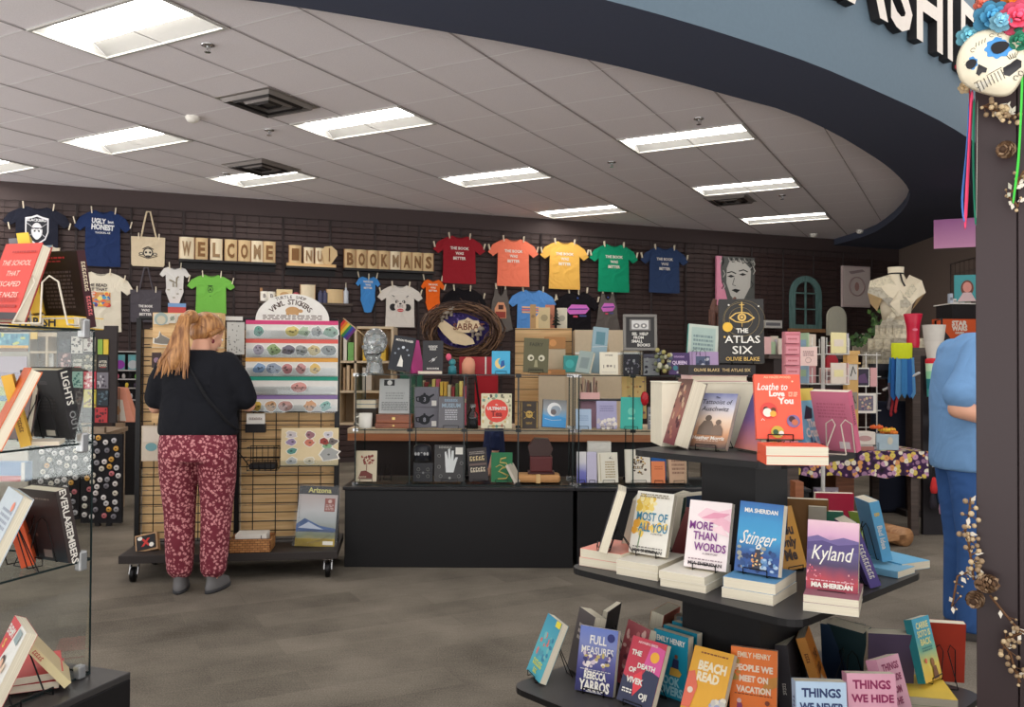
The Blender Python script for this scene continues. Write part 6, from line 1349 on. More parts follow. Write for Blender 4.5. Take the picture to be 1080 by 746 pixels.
tb('white paperback of a pink feather swirl with purple capitals',743,603,zs,-35,.138,.21,.024,(234,222,220),lean=15,art=[('p',[(-.3,.78),(-.1,.90),(.2,.86),(.5,.92),(.5,.66),(.1,.72),(-.1,.70)],(232,196,204)),('p',[(-.2,.74),(.1,.84),(.48,.84),(.3,.76),(.0,.74)],(220,150,172)),('p',[(0,.70),(.3,.78),(.5,.72),(.5,.56),(.2,.66)],(228,176,190)),('p',[(.05,.60),(.3,.66),(.5,.50),(.2,.54)],(236,206,210)),('t','MORE',.63,.12,PU,{'fit': .56,'u': -.17,'bold': .02}),('t','THAN',.48,.12,PU,{'fit': .56,'u': -.06,'bold': .02}),('t','WORDS',.32,.12,PU,{'fit': .76,'u': .08,'bold': .02}),('t','A LOVE STORY',.22,.025,(120,96,110),{'u': .1}),('t','MIA SHERIDAN',.07,.05,(60,50,56),{'fit': .8}),ill(1,-.4,.4,.115,.145,(150,130,136),3)])
ctr,zs = stack(817,640,Z2,-36,.155,.20,(.030,.032),(WHT,(96,150,190)),('white paperback lying lower under the blue city novel','blue-topped paperback lying upper under the blue city novel'))
tb('blue city-lights paperback with white handwritten script',797,608,zs,-41,.138,.21,.028,grad((50,90,150),(40,76,140),(60,150,196),(54,140,190),(44,96,160)),lean=12,spine=(44,90,150),art=[('t','MIA SHERIDAN',.88,.06,Wc,{'fit': .76}),('t','Stinger',.50,.20,Wc,{'fit': .78,'bold': .005,'shear': .35}),('blob',40,-.45,.45,.05,.36,((90,130,180),(50,80,130),(150,150,140),(36,56,100)),.06,7),('p',[(-.1,.05),(.15,.05),(.06,.34),(-.04,.34)],(60,60,70)),('blob',16,-.12,.14,.08,.34,((230,210,160),(220,150,90)),.025,4),('blob',14,.1,.45,.04,.25,((110,150,190),(170,190,210)),.05,14)])
tb('golden orange paperback with dark swirling capitals beside the blue city novel',838,604,Z2,34,.135,.21,.026,(214,152,54),lean=18,spine=(190,130,40),art=[('t','THE',.86,.08,(70,50,40),{'u': -.1}),('t','You',.64,.17,(70,50,40),{'bold': .04}),('t','Only',.44,.15,(70,50,40),{'bold': .04}),('t','Me',.24,.17,(70,50,40),{'bold': .04})])
ctr,zs = stack(906,652,Z2,-25,.145,.2,(.024,.022),(WHT,(150,96,110)),('white paperback lying lower under the violet sunset novel','paperback lying upper under the violet sunset novel'))
tb('violet sunset paperback with white handwritten script across hills',877,632,zs-.022,-28,.140,.212,.026,grad((120,40,70),(180,60,70),(70,54,90),(90,80,130),(206,160,190),(226,190,200)),lean=11,spine=(96,60,100),art=[('p',[(-.5,.76),(-.3,.80),(-.05,.74),(.2,.79),(.5,.75),(.5,.66),(-.5,.66)],(110,96,146)),('p',[(-.5,.70),(-.2,.73),(.1,.68),(.5,.72),(.5,.60),(-.5,.60)],(84,72,122)),('t','Kyland',.575,.20,Wc,{'fit': .76,'bold': .004,'shear': .2}),('blob',20,-.5,-.2,.12,.4,((230,150,160),(200,80,100)),.02,8),('blob',14,.25,.5,.12,.34,((230,170,170),(150,60,90)),.02,9),('t','MIA SHERIDAN',.14,.06,Wc,{'fit': .80,'bold': .05}),ill(1,-.45,.45,.01,.035,(226,200,206),5),ill(1,-.42,.42,.19,.21,(220,180,190),6)])
for lab,px,py,d,yaw,w,h,t,c,ln in (('tan-brown back-turned paperback by the table column',851,604,2.70,165,.14,.21,.03,(150,104,50),1),('crimson back-turned paperback farthest along the middle tier',878,590,2.86,172,.14,.205,.03,(176,32,62),1),('green back-turned paperback before the crimson one',871,600,2.68,168,.11,.17,.02,(46,116,90),3),('cream slim booklet before the tan-brown paperback',862,602,2.66,160,.06,.19,.015,(206,196,176),4),('lime slim paperback edge next to the crimson one',902,590,2.84,140,.06,.14,.01,(150,180,80),10)):
    tb(lab,px,py,Z2,yaw,w,h,t,c,lean=ln,es=False,d=d*1.15)
P = at_d(922,611,2.71);P.z = Z2
book('violet paperback with its lettered spine outward, leaning by the table edge',P,84,.138,.205,.034,(80,66,130),lean=21,spine=(92,78,148),sart=[('#10',-.1,Wc,.5),('#3',.33,(220,190,220),.3)],bcol=(80,66,130),art=[('blob',10,-.3,.3,.3,.8,((190,110,170),(230,200,220)),.08,4)])
easel('wire easel behind the violet spine-out paperback',P,84,21,.07,.12,t=.034)
ctr,zs = stack(950,604,Z2,24,.135,.2,(.026,),((110,180,216),),('sky blue and yellow paperback lying at the outer corner of the middle tier',))
P = at_d(933,594,2.94);P.z = Z2+.03
book('sky blue paperback with its spine outward, upright at the outer corner',P,88,.135,.205,.034,(110,178,214),lean=13,spine=(104,176,216),sart=[('Bad Idea',-.1,Wc,.5),('B',.28,(240,200,80),.5)],bcol=(100,160,200))
easel('wire easel behind the sky blue spine-out paperback',P,88,13,.07,.12,t=.034)
flat('light blue paperback lying under the violet spine-out one',(at_z(914,594,Z2).x,2.88,Z2+.001),40,.12,.17,.022,(120,176,206))
# ---- bottom tier
tb('teal paperback in yellow capitals seen from its fore-edge side',562,717,Z3,-72,.138,.21,.026,grad((70,170,190),(90,180,190),(60,150,180)),lean=23,spine=(60,150,170),art=[('blob',20,-.3,.4,.3,.7,((220,120,110),(130,190,190),(60,130,160),(90,160,180)),.09,5),('t','#6',.22,.10,(220,220,80),{'maxw': .8,'bold': .04}),('t','#3',.10,.08,(220,220,80)),('r',.2,.9,.5,1,(230,214,70))])
tb('dark grey thick paperback behind the violet-blue bouquet novel',606,716,Z3,-72,.14,.215,.045,(84,78,78),lean=13,es=False,d=3.02,spine=(90,84,84),art=[ill(3,-.3,.3,.5,.8,(190,180,170),4)])
tb('black-backed paperback farthest at the table corner by the woman',634,690,Z3,-118,.14,.20,.02,(40,34,36),lean=10,bcol=(46,40,40),es=True,d=3.20)
tb('violet-blue paperback of pale blossoms with white author capitals',626,734,Z3,-30,.138,.21,.024,grad((30,30,80),(44,44,110),(90,90,150),(120,130,180),(100,120,190)),lean=13,spine=(60,60,120),art=[('t','FULL',.81,.135,Wc,{'fit': .44,'bold': .02}),('t','MEASURES',.645,.115,Wc,{'fit': .84,'bold': .01}),('c',.33,.87,.10,(44,50,110)),('blob',34,-.35,.35,.34,.60,((206,190,200),(230,220,214),(110,90,140),(190,170,110),(60,60,110)),.06,11),('t','REBECCA',.27,.115,Wc,{'fit': .58,'bold': .04}),('t','YARROS',.115,.15,Wc,{'fit': .80,'bold': .04}),ill(1,-.2,.2,.01,.03,(220,220,220),5),ill(1,-.4,.4,.34,.355,Wc,2)])
tb('tan and orange backed thick paperback beyond the pink figured one',686,694,Z3,-125,.14,.215,.05,(190,120,50),lean=10,bcol=grad((170,110,40),(200,110,60),(220,100,70)),es=True,d=3.13)
tb('rosy figured paperback with a thick cream page block',658,716,Z3,-66,.138,.21,.03,(150,70,76),lean=17,es=False,d=2.90,art=[('blob',30,-.4,.4,.1,.9,((190,110,110),(110,50,60),(210,170,160)),.09,3)])
tb('white boxed paperback standing against the table column',722,690,Z3,-160,.12,.19,.03,(224,220,214),lean=4,es=False,d=3.15)
RD_ = (196,60,76)
tb('red and navy paperback with a yellow sun and white title',668,748,Z3,-46,.138,.208,.024,(196,62,80),lean=25,spine=(60,60,84),art=[('p',[(-.5,0),(.5,0),(.5,.52),(.1,.56),(-.1,.30),(-.5,.40)],(56,60,84)),('p',[(-.1,.12),(.1,.3),(.0,.52),(-.2,.42)],(226,70,80)),('p',[(.0,.60),(.5,.5),(.5,.90),(.1,.96)],(214,90,150)),('c',.26,.76,.125,(240,176,60)),('t','THE',.76,.075,Wc,{'u': -.26,'bold': .04}),('t','DEATH',.585,.075,Wc,{'u': .10,'bold': .04}),('t','OF',.50,.075,Wc,{'u': -.26,'bold': .04}),('t','VIVEK',.35,.085,Wc,{'u': -.12,'bold': .04}),('t','OJI',.16,.085,Wc,{'u': .20,'bold': .04}),('t','AKWAEKE EMEZI',.93,.035,(240,200,200)),ill(2,-.4,-.1,.14,.22,Wc,6)])
TQ = (24,132,158)
for k in range(5):
    P = at_z(705.5,737,Z3);s2 = Vector((.038,.042,0))*k;P = P+s2;P.z = Z3
    book(('teal paperback of a reader in a chair, front one of the row of five','teal paperback second in the row of five','teal paperback third in the row of five','teal paperback fourth in the row of five','teal paperback hindmost in the row of five')[k],P,-48,.138,.21,.030,TQ,lean=3,spine=(20,110,134),group=None,
         art=[('t','EMILY HENRY',.88,.085,Wc,{'fit': .84,'bold': .03}),('t','BOOK',.27,.13,(150,196,206),{'fit': .6,'bold': .04}),('t','LOVERS',.12,.13,(150,196,206),{'fit': .8,'bold': .04}),('c',.18,.66,.05,(120,70,50)),('p',[(.06,.48),(.26,.48),(.26,.62),(.10,.62)],(40,46,80)),('p',[(.0,.36),(.3,.36),(.36,.42),(.26,.48),(.04,.48)],(190,150,60)),('p',[(-.4,.4),(-.25,.4),(-.25,.5),(-.4,.46)],(190,70,60))] if k == 0 else [])
YL = (236,174,58)
tb('yellow beach paperback with pale block capitals',737,762,Z3,-42,.138,.21,.024,YL,lean=28,spine=(220,150,40),art=[('t','BEACH',.74,.13,(246,232,200),{'fit': .70,'bold': .05,'u': .05}),('t','READ',.58,.13,(246,232,200),{'fit': .56,'bold': .05}),ill(1,-.3,.4,.90,.94,(150,90,50),3),('p',[(-.5,.1),(-.5,.6),(-.35,.64),(-.2,.42),(-.28,.1)],(232,116,90)),('c',-.36,.35,.07,(240,220,200)),('blob',14,.25,.5,.1,.35,((206,200,190),(160,170,200),(230,220,200)),.09,4)])
ORN = (242,124,44)
tb('vivid orange paperback of a lounger holiday scene with white capitals',794,762,Z3,-22,.140,.212,.026,ORN,lean=10,spine=(210,96,30),art=[('p',[(.1,.35),(.5,.5),(.5,.64),(.3,.6)],(206,140,60)),('blob',8,-.5,-.3,.55,.75,((160,150,80),(200,140,60)),.06,3),('t','EMILY HENRY',.90,.075,(246,224,190),{'fit': .72,'bold': .03}),('t','PEOPLE WE',.72,.085,(250,226,200),{'fit': .82,'bold': .05}),('t','MEET ON',.57,.085,(250,226,200),{'fit': .62,'bold': .05}),('t','VACATION',.42,.085,(250,226,200),{'fit': .74,'bold': .05}),ill(1,-.4,.4,.34,.36,(120,50,30),3),('c',-.3,.25,.05,(230,190,180)),('p',[(-.36,.05),(-.2,.05),(-.24,.22),(-.34,.22)],(150,70,110)),('p',[(.05,.1),(.4,.16),(.42,.2),(.1,.16)],(240,230,220)),('c',.3,.26,.05,(130,60,40)),('c',-.36,.80,.05,(170,150,70))])
tb('charcoal thick paperback between the orange holiday and orange spine books',842,740,Z3,60,.138,.2,.045,(62,60,64),lean=6,es=False,d=2.78,spine=(70,68,72),sart=[('#5',-.2,Wc,.25)])
P = at_d(876,744,2.79);P.z = Z3
book('amber paperback with brown lettering and a pale face, leaning over',P,66,.138,.225,.03,(196,120,40),lean=19,spine=(206,140,60),art=[('t','THE',.66,.12,(90,44,24),{'bold': .04}),('t','#4',.48,.12,(90,44,24),{'bold': .04}),('p',[(-.4,.1),(0,.05),(.1,.3),(-.2,.42),(-.4,.36)],(190,160,130)),('c',-.2,.26,.06,(60,50,50))],sart=[('#4',.2,(90,44,24),.4)])
easel('wire easel behind the leaning amber paperback',P,66,19,.07,.13,t=.03)
tb('midnight blue back-turned paperback beyond the amber one',892,724,Z3,150,.14,.21,.04,(30,50,84),lean=14,es=False,d=3.01,bcol=grad((30,44,70),(40,70,100)))
tb('deep teal back-turned paperback leaning beside the midnight blue one',912,726,Z3,125,.14,.22,.045,(44,72,78),lean=20,es=True,d=2.97)
tb('plum back-turned thick paperback beyond the pink title novels',934,716,Z3,172,.145,.215,.05,(84,72,96),lean=4,es=False,d=2.88,bcol=(92,78,104))
LB_ = (176,200,222)
tb('pale blue title paperback with navy capitals at the front edge',869,804,Z3,-4,.138,.21,.045,LB_,lean=8,es=False,spine=(160,186,212),d=2.36,art=[('t','THINGS',.86,.11,(40,56,100),{'fit': .78,'bold': .04}),('t','WE NEVER',.68,.10,(40,56,100),{'bold': .04}),('t','GOT OVER',.50,.10,(40,56,100),{'bold': .04}),('blob',12,-.45,.45,.03,.3,((230,214,160),(220,230,236)),.06,3)],sart=[('THINGS',.1,(40,56,100),.4)])
PK = (232,170,190)
tb('pink title paperback with magenta capitals at the front edge',924,812,Z3,-2,.138,.21,.04,PK,lean=10,es=False,spine=(226,160,184),d=2.42,art=[('t','THINGS',.86,.11,(150,40,90),{'fit': .78,'bold': .04}),('t','WE HIDE',.68,.10,(150,40,90),{'bold': .04}),('t','FROM',.50,.10,(150,40,90),{'bold': .04})],sart=[('THINGS',.1,(150,40,90),.4)])
P = at_d(955,766,2.57);P.z = Z3
book('pink title paperback propped higher, tilted beside the sunflower-yellow spine book',P,40,.138,.2,.036,PK,lean=18,roll=4,spine=(226,160,184),art=[('t','THINGS',.86,.10,(150,40,90),{'fit': .74,'bold': .04}),('t','WE HIDE',.69,.095,(150,40,90),{'fit': .74,'bold': .04}),('t','FROM',.52,.095,(150,40,90),{'bold': .04}),('t','THE',.36,.095,(150,40,90),{'bold': .04})],sart=[('THINGS',.1,(150,40,90),.4)])
easel('wire easel behind the tilted pink title paperback',(P.x+.02,P.y+.03,Z3),40,18,.08,.13,t=.036)
ctr,zs = stack(1010,757,Z3,-14,.14,.21,(.026,.026),((226,190,70),(228,196,80)),('yellow paperback lying lower under the turquoise-gold novel','yellow paperback lying upper under the turquoise-gold novel'),spines=((150,170,110),(120,160,120)))
P = at_d(985.5,719,2.81);P.z = zs
book('turquoise to yellow paperback with pale capitals leaning on the yellow pair',P,42,.134,.2,.026,grad((226,180,50),(222,200,80),(110,180,150),(40,156,186),(50,160,190)),lean=15,roll=4,spine=(40,140,150),art=[('t','CARRIE',.88,.10,(230,226,150),{'fit': .7,'bold': .03}),('t','SOTO IS',.75,.10,(230,226,150),{'fit': .75,'bold': .03}),('t','BACK',.62,.10,(230,226,150),{'fit': .6,'bold': .03}),ill(2,-.3,.3,.46,.54,(70,130,130),5),('c',.1,.28,.10,(150,100,50)),('p',[(.0,.02),(.3,.02),(.24,.22),(.06,.22)],(120,76,44)),('c',-.26,.33,.06,(220,110,80))])
easel('wire easel behind the turquoise to yellow paperback',(P.x+.015,P.y+.02,zs),40,15,.07,.11,t=.026)
tb('brick red back-turned paperback at the last corner of the bottom tier',992,716,Z3,168,.135,.21,.03,(176,60,42),lean=6,es=True,d=3.01,bcol=(180,62,44))
# ------------------------------------------------------------------ glass fixture on the low plinth near the camera
LA = R(19);E1 = Vector((math.sin(LA),math.cos(LA),0));E2 = Vector((-math.cos(LA),math.sin(LA),0))
KP = at_z(138,709,.40);KP.z = 0;GC = Vector((-1.245,2.53,0));PT = .40
FROT = math.atan2(-E2.y,-E2.x)      # local x runs to -E2 (towards the aisle), local y along E1 (away)
b = MB();b.box(-.9,0,-1.5,0,0,PT-.02,PLB);b.box(-.9,0,-1.5,0,PT-.02,PT,mt((58,56,56),.35));tag(b.build('display_plinth',loc=(KP.x,KP.y,0),rot=(0,0,FROT),bevel=.003),'low black plinth under the glass shelves of the tented books','plinth','black display plinths')
LZ = (.745,1.09,1.424)
t = thing('glass_shelving','tall open glass shelving of tented hardbacks on the low plinth','glass shelf unit',(GC.x,GC.y,PT),FROT)
for z in (.008,)+tuple(q-PT for q in LZ):
    b = MB();b.box(-.66,0,-.95,0,z-.008,z,GLASS);b.box(-.66,.0005,-.95,-.9495,z-.008,z,GEDGE);b.box(0,.001,-.95,0,z-.007,z-.001,GEDGE);b.box(-.66,0,0,.001,z-.007,z-.001,GEDGE);b.build('shelf',t)
for i,(z0,z1) in enumerate(((.008,LZ[0]-PT-.008),(LZ[0]-PT,LZ[1]-PT-.008),(LZ[1]-PT,LZ[2]-PT-.008))):
    b = MB();b.box(-.66,0,-.006,0,z0,z1,GLASS);b.box(-.001,.001,-.006,.0,z0,z1,GEDGE);b.build('end_pane',t)
    b = MB();b.box(-.66,-.655,-.95,-.008,z0,z1,GLASS);b.build('side_pane',t)
for z in (.012,)+tuple(q-PT for q in LZ):
    for y in (-.04,-.36,-.7):
        b = MB();b.box(-.012,.012,y-.014,y+.014,max(z-.03,.001),z+.028,mt((176,178,178),.25,.6));b.build('clip',t,bevel=.005)
def lf(u,v,z): P = GC-E2*u+E1*v;return Vector((P.x,P.y,z))      # u towards the aisle, v away, both from the far aisle corner
# top shelf
P = at_d(6,344,2.28);P.z = LZ[2]
tb('red hardcover with pale italic title, tented on the upper glass shelf',-4,343,LZ[2],-27,.158,.225,.032,(206,72,62),lean=18,roll=2,hard=True,d=2.28,es=False,spine=(150,50,46),art=[('t','THE SCHOOL',.74,.07,(240,206,190),{'fit': .80,'bold': .0,'shear': .2}),('t','THAT',.60,.07,(240,206,190),{'bold': .0,'shear': .2}),('t','ESCAPED',.46,.07,(240,206,190),{'fit': .62,'bold': .0,'shear': .2}),('t','THE NAZIS',.32,.07,(240,206,190),{'fit': .7,'bold': .0,'shear': .2}),('r',-.5,0,.5,.09,(70,64,66)),ill(1,-.2,.45,.14,.2,(170,60,56),3),ill(1,-.2,.45,.86,.9,(170,60,56),4),ill(2,-.1,.4,.22,.28,(180,66,60),8)])
P = lf(-.18,-.22,LZ[2])
tb('black back-turned hardcover with blurb lines and a spine of blocky letters',79,345,LZ[2],162,.158,.23,.03,(34,26,30),lean=12,hard=True,d=2.57,es=False,spine=(64,32,38),bcol=(36,28,32),sart=[('#6',-.22,(226,120,120),.5),('#9',.16,(226,210,180),.5)],back=[ill(1,-.4,.2,.90,.94,(170,50,60),2),ill(1,-.3,.1,.86,.89,(150,50,60),5),ill(10,-.36,.30,.26,.76,(84,74,78),3),('r',.0,.04,.32,.16,(180,170,164)),('blob',10,.04,.28,.05,.15,((60,56,60),(90,86,90)),.03,3)])
easel('white wire easel with two loops behind the black back-turned hardcover',(at_d(66,345,2.37).x,2.35,LZ[2]),170,14,.11,.13,WIREW,.03,r=.0026)
P = at_d(43,344,2.46);P.z = LZ[2];T = thing('hardcover_book','yellow hardcover lying with black spine letters outward between the tented pair','book',P,R(-6));b = MB();b.box(-.10,.10,0,.15,0,.035,mt((232,190,60),.45));b.text('PARISH',-.01,.0175,.026,K_ and mt(K_),-.001,maxw=.18,bold=.03);b.build('cover',T);b = MB();b.box(-.098,.101,.004,.151,.003,.032,PAGES);b.build('pages',T)
P = at_d(47,335,2.50);P.z = LZ[2]+.037;book('yellow hardcover upright with dark spine letters behind the tented pair',P,116,.15,.23,.03,(226,186,60),lean=10,hard=True,spine=(232,190,64),sart=[('PARISH',0,K_,.5)])
P = at_d(36,335,2.54);P.z = LZ[2]+.037;book('grey striped hardcover standing beside the upright yellow one',P,114,.15,.22,.03,(150,150,156),lean=8,hard=True,spine=(120,120,130),sart=[('#6',0,Wc,.4)])
P = at_d(20,262,2.62);P.z = LZ[2];book('cream and blue taller hardback topping out behind the red one',P,-20,.17,.262,.03,(206,190,164),lean=10,hard=True,art=[('r',-.5,.95,.5,1,(120,140,150))])
P = at_d(45,300,2.66);P.z = LZ[2];book('yellow tabbed slim book topping out behind the red one',P,-10,.05,.25,.012,(230,190,50),lean=6)
# middle shelf
P = at_d(-14,470,2.24);P.z = LZ[1]
book('orange-edged hardcover seen fore-edge on, tented on the middle glass shelf',P,-54,.15,.225,.03,(206,96,50),lean=24,hard=True,art=[],spine=(206,96,50),bcol=(210,110,60))
P = at_d(34,462,2.38);P.z = LZ[1]
book('mustard yellow spine leaning against the orange-edged hardcover',P,118,.15,.20,.026,(206,160,50),lean=14,hard=True,spine=(214,172,56),sart=[('#6',-.2,(90,60,20),.4)])
tb('large black back-turned hardcover whose spine reads lights',68,464,LZ[1],156,.16,.215,.042,(34,33,34),lean=14,hard=True,d=2.62,es=True,white=False,spine=(44,42,44),bcol=(40,38,40),sart=[('LIGHTS',.22,Wc,.55),('OUT',-.25,(150,150,150),.5)],back=[('t','#8',.82,.05,(84,80,80)),('r',-.12,.05,.12,.13,(190,180,166)),ill(4,-.3,.3,.4,.6,(60,58,58),2)])
P = at_d(14,455,2.55);P.z = LZ[1];book('thin dark box standing at the rear of the middle glass shelf',P,-30,.12,.17,.02,(90,70,66),lean=8,hard=True)
flat('white-edged small book lying by the black spine-lettered hardcover',(at_d(45,466,2.40).x,2.42,LZ[1]+.001),20,.08,.11,.012,(214,208,196))
# lower shelf
tb('pale grey-blue hardcover with cream page edge, tented low',-28,604,LZ[0],-48,.165,.23,.03,(190,198,204),lean=24,roll=3,hard=True,d=2.26,es=True,art=[ill(4,-.2,.4,.55,.8,(150,156,170),3),('c',.3,.84,.08,(226,130,100))])
P = at_d(38,582,2.46);P.z = LZ[0];book('orange spine standing between the tented pair on the lower shelf',P,118,.14,.155,.035,(220,90,46),lean=15,hard=True,spine=(226,92,46));easel('wire easel before the orange spine on the lower shelf',(P.x,P.y-.03,LZ[0]),150,14,.10,.12,BLACKM,.03)
tb('dark back-turned hardcover with a pale lettered spine on the lower shelf',66,590,LZ[0],154,.162,.215,.042,(50,44,42),lean=12,hard=True,d=2.52,es=True,spine=(60,52,50),bcol=grad((44,54,60),(64,60,60),(56,46,42)),sart=[('EVERLAST',.2,Wc,.5),('& EMBERS',-.24,Wc,.5)],back=[ill(1,-.2,.3,.86,.90,(130,120,110),2),('r',-.1,.05,.12,.16,(150,146,140)),('c',-.2,.36,.03,(150,120,110))])
# on the plinth
tb('red and white academy paperback of two standing students, tented on the plinth',-22,746,PT+.009,-50,.15,.22,.03,(226,222,214),lean=24,roll=4,d=2.22,es=False,spine=(190,40,44),art=[('p',[(-.5,1),(.1,1),(-.12,.62),(-.3,.3),(-.5,.2)],(206,40,46)),('t','ENEMY',.86,.11,Wc,{'u': -.24,'maxw': .46,'bold': .03}),('t','S',.70,.11,(240,206,90),{'u': -.30,'bold': .03}),('p',[(.1,.82),(.36,.80),(.4,.96),(.16,.97)],(140,156,156)),('c',.06,.56,.10,(70,44,36)),('c',.07,.53,.085,(220,170,140)),('p',[(-.16,.05),(.24,.05),(.24,.36),(.14,.46),(-.0,.46),(-.14,.36)],(54,46,70)),('p',[(.18,.44),(.3,.46),(.34,.56),(.24,.58)],(230,200,170)),('p',[(-.5,.0),(-.14,.0),(-.14,.2),(-.5,.2)],(70,90,130)),('r',.2,0,.5,.14,(206,60,60))])
P = at_d(74,704,2.46);P.z = PT+.009
book('cream paperback with red blossom spine leaning as the other half of the tent',P,120,.14,.2,.022,(206,190,150),lean=38,spine=(226,212,164),sart=[('#5',.1,(190,60,60),.5)],bcol=(190,160,130),back=[ill(3,-.3,.3,.3,.6,(170,130,110),4)])
easel('dark wire easel inside the tent of plinth books',(at_d(38,715,2.3).x,2.30,PT+.009),70,24,.10,.15,BLACKM,.02,r=.0024)
for k in range(2): flat('red paperback lying %s inside the tent on the plinth' % ('lower' if k == 0 else 'upper'),(at_d(28,706,2.42).x,2.46,PT+.0095+.023*k),24+6*k,.14,.2,.021,((190,44,50),(206,70,66))[k])
# ------------------------------------------------------------------ table, badge boards and prints beyond
TW_ = wood((150,128,106),(178,156,132),(2,30,30));TBP = at_d(98,449,7.05)
t = thing('work_table','pale grey wooden table carrying the sticker tower and salmon box','table',(-3.85,7.05,0),R(12))
b = MB();b.box(-1.0,.45,0,.8,.70,.74,TW_);b.build('table_top',t,bevel=.003)
b = MB();b.box(-1.15,.41,.03,.05,.70,.785,TW_);b.build('apron',t)
for x in (-1.16,.40):
    for y in (.04,.72): b = MB();b.box(x-.035,x+.035,y-.03,y+.04,0,.785,TW_);b.build('leg',t)
def scatter_board(name,label,x0,x1,z0,z1,loc,rz,col,seed,dens):
    T = thing(name,label,'display board',loc,rz);b = MB();b.box(x0,x1,0,.02,z0,z1,mt(col,.7));b.build('board',T)
    return T
BDG = [(226,220,216),(210,206,204),(190,186,188),(196,110,114),(150,148,152),(216,208,192),(120,116,122),(214,160,70),(222,214,210)]
def badges(n,px0,px1,py0,py1,d,seed,lab):
    r = random.Random(seed);got = []
    while len(got) < n:
        x,y = r.uniform(px0,px1),r.uniform(py0,py1)
        if all((x-a)**2+(y-c)**2 > 45 for a,c in got): got.append((x,y))
        else:
            if r.random() < .0005: break
    for i,(x,y) in enumerate(got):
        P = at_d(x,y,d);c = BDG[r.randrange(9)];b = MB();b.M = Matrix.Rotation(PI/2,4,'X');b.lathe([(0,.0),(.022,.0),(.022,.004),(.017,.007),(0,.0085)],mt(c,.3),14)
        b.M = Matrix.Identity(4);b.disc(0,0,.009,.006,-.0088,mt(tuple(int(v*.5) for v in c)),8)
        tag(b.build('pin_badge',loc=P),lab,'badge','round pin badges on '+lab.split(' on ')[1])
for px0,px1,py0,py1,d,nm in ((86,128,458,552,6.9,'black panel of round pin badges by the table leg'),(40,83,462,548,6.9,'black panel of round pin badges seen through the glass')):
    A_ = at_d(px0,py0,d);C_ = at_d(px1,py1,d);b = MB();b.box(A_.x,C_.x,d,d+.03,max(C_.z,.02),A_.z,mt((24,22,26),.8));b.box(A_.x+.1,A_.x+.14,d+.03,d+.06,0,A_.z-.1,BLACK);b.box(C_.x-.14,C_.x-.1,d+.03,d+.06,0,A_.z-.1,BLACK);tag(b.build('badge_board'),nm,'display board')
badges(62,89,125,461,548,6.895,3,'round pin badge on the black panel by the table leg')
badges(56,43,80,466,545,6.895,4,'round pin badge on the black panel seen through the glass')
# wooden pigeonhole unit and sticker prints
t = thing('pigeonhole_unit','cream pigeonhole unit beyond the glass shelves','shelf unit',(-5.3,8.05,0),R(8));b = MB();b.box(0,1.15,.28,.3,.74,1.62,mt((150,128,108)));b.box(0,1.15,0,.3,1.58,1.62,CW);b.box(0,1.15,0,.3,.72,.76,CW)
for x in (0,.62,.82,1.13): b.box(x,x+.02,0,.28,.76,1.58,CW)
b.box(.64,.82,0,.28,1.42,1.44,CW);b.box(.84,1.13,0,.28,1.42,1.44,CW);b.box(0,1.15,.01,.29,0,.72,mt((40,36,38)));b.build('case',t)
def flatpic(box,d,col,arts,label,cat='print',name='sticker_print',th=.01):
    x0,y0,x1,y1 = box;A_ = at_d((x0+x1)/2,y1,d);w_ = (x1-x0)*d/F;h_ = (y1-y0)*d/F
    b = MB();b.box(-w_/2,w_/2,0,th,0,h_,asmat(col));art_on(b,arts,w_,h_,0);return tag(b.build(name,loc=A_),label,cat)
flatpic((48,371,56,387),8.2,(222,220,214),[ill(3,-.3,.3,.6,.9,(150,150,150),3)],'white card standing in the pigeonhole unit','card','card')
flatpic((31,347,39,358),8.12,(236,196,90),[],'yellow note stuck on the pigeonhole unit','note','paper_note')
b = MB();A_ = at_d(60,356,7.12);C_ = at_d(122,448,7.12);b.box(A_.x,C_.x,7.12,7.15,.826,A_.z+.1,mt((60,54,54),.8));tag(b.build('print_panel'),'dark standing panel hung with square prints on the pale grey table','display board')
PR = [((62,358,74,371),(50,50,58),'charcoal print',((90,90,96),)),((75,355,87,373),(206,200,190),'cream print of tiny rows of lettering',((90,86,84),)),((88,356,100,371),(196,190,180),'white print with a brown scene',((110,80,76),(90,60,60))),((61,372,75,388),(80,50,56),'maroon busy print',((190,150,140),(120,70,76))),((76,374,88,391),(78,74,62),'olive print reading after dark',()),((88,374,102,391),(84,80,66),'olive print with a small star',((170,160,130),)),
      ((103,376,114,391),(40,40,44),'black print of white capitals',()),((76,392,87,409),(150,186,170),'mint green print with a dark figure',((60,110,104),)),((88,392,101,410),(196,60,72),'coral red print of a pale figure',((226,190,180),)),((102,393,114,410),(120,116,124),'grey print of tangled shapes',((190,186,190),(70,60,70))),((88,411,101,430),(196,180,60),'yellow-topped print of a lion face',((120,90,60),(150,110,60))),((102,412,114,428),(40,50,58),'dark teal print',((80,100,110),)),((100,430,113,446),(190,56,60),'small red print of dark lines',((90,30,36),)),((76,412,87,446),(60,50,48),'tall dark brown print',((100,80,70),)),
      ((103,358,108,374),(140,176,70),'lime narrow print',()),((109,358,114,374),(220,190,60),'yellow narrow print',())]
for k,(bx_,c,lab,bl) in enumerate(PR):
    a_ = [('blob',14,-.38,.38,.1,.9,bl,.12,k)] if bl else []
    if 'after' in lab or 'capitals' in lab: a_ = [('t','AFTER',.62,.18,(206,200,180),{'maxw': .8,'bold': .03}),('t','DARK',.38,.18,(206,200,180),{'maxw': .8,'bold': .03}),('r',-.3,.2,.3,.25,(190,90,80))]
    flatpic(bx_,7.1095,c,a_,lab+' on the dark panel')
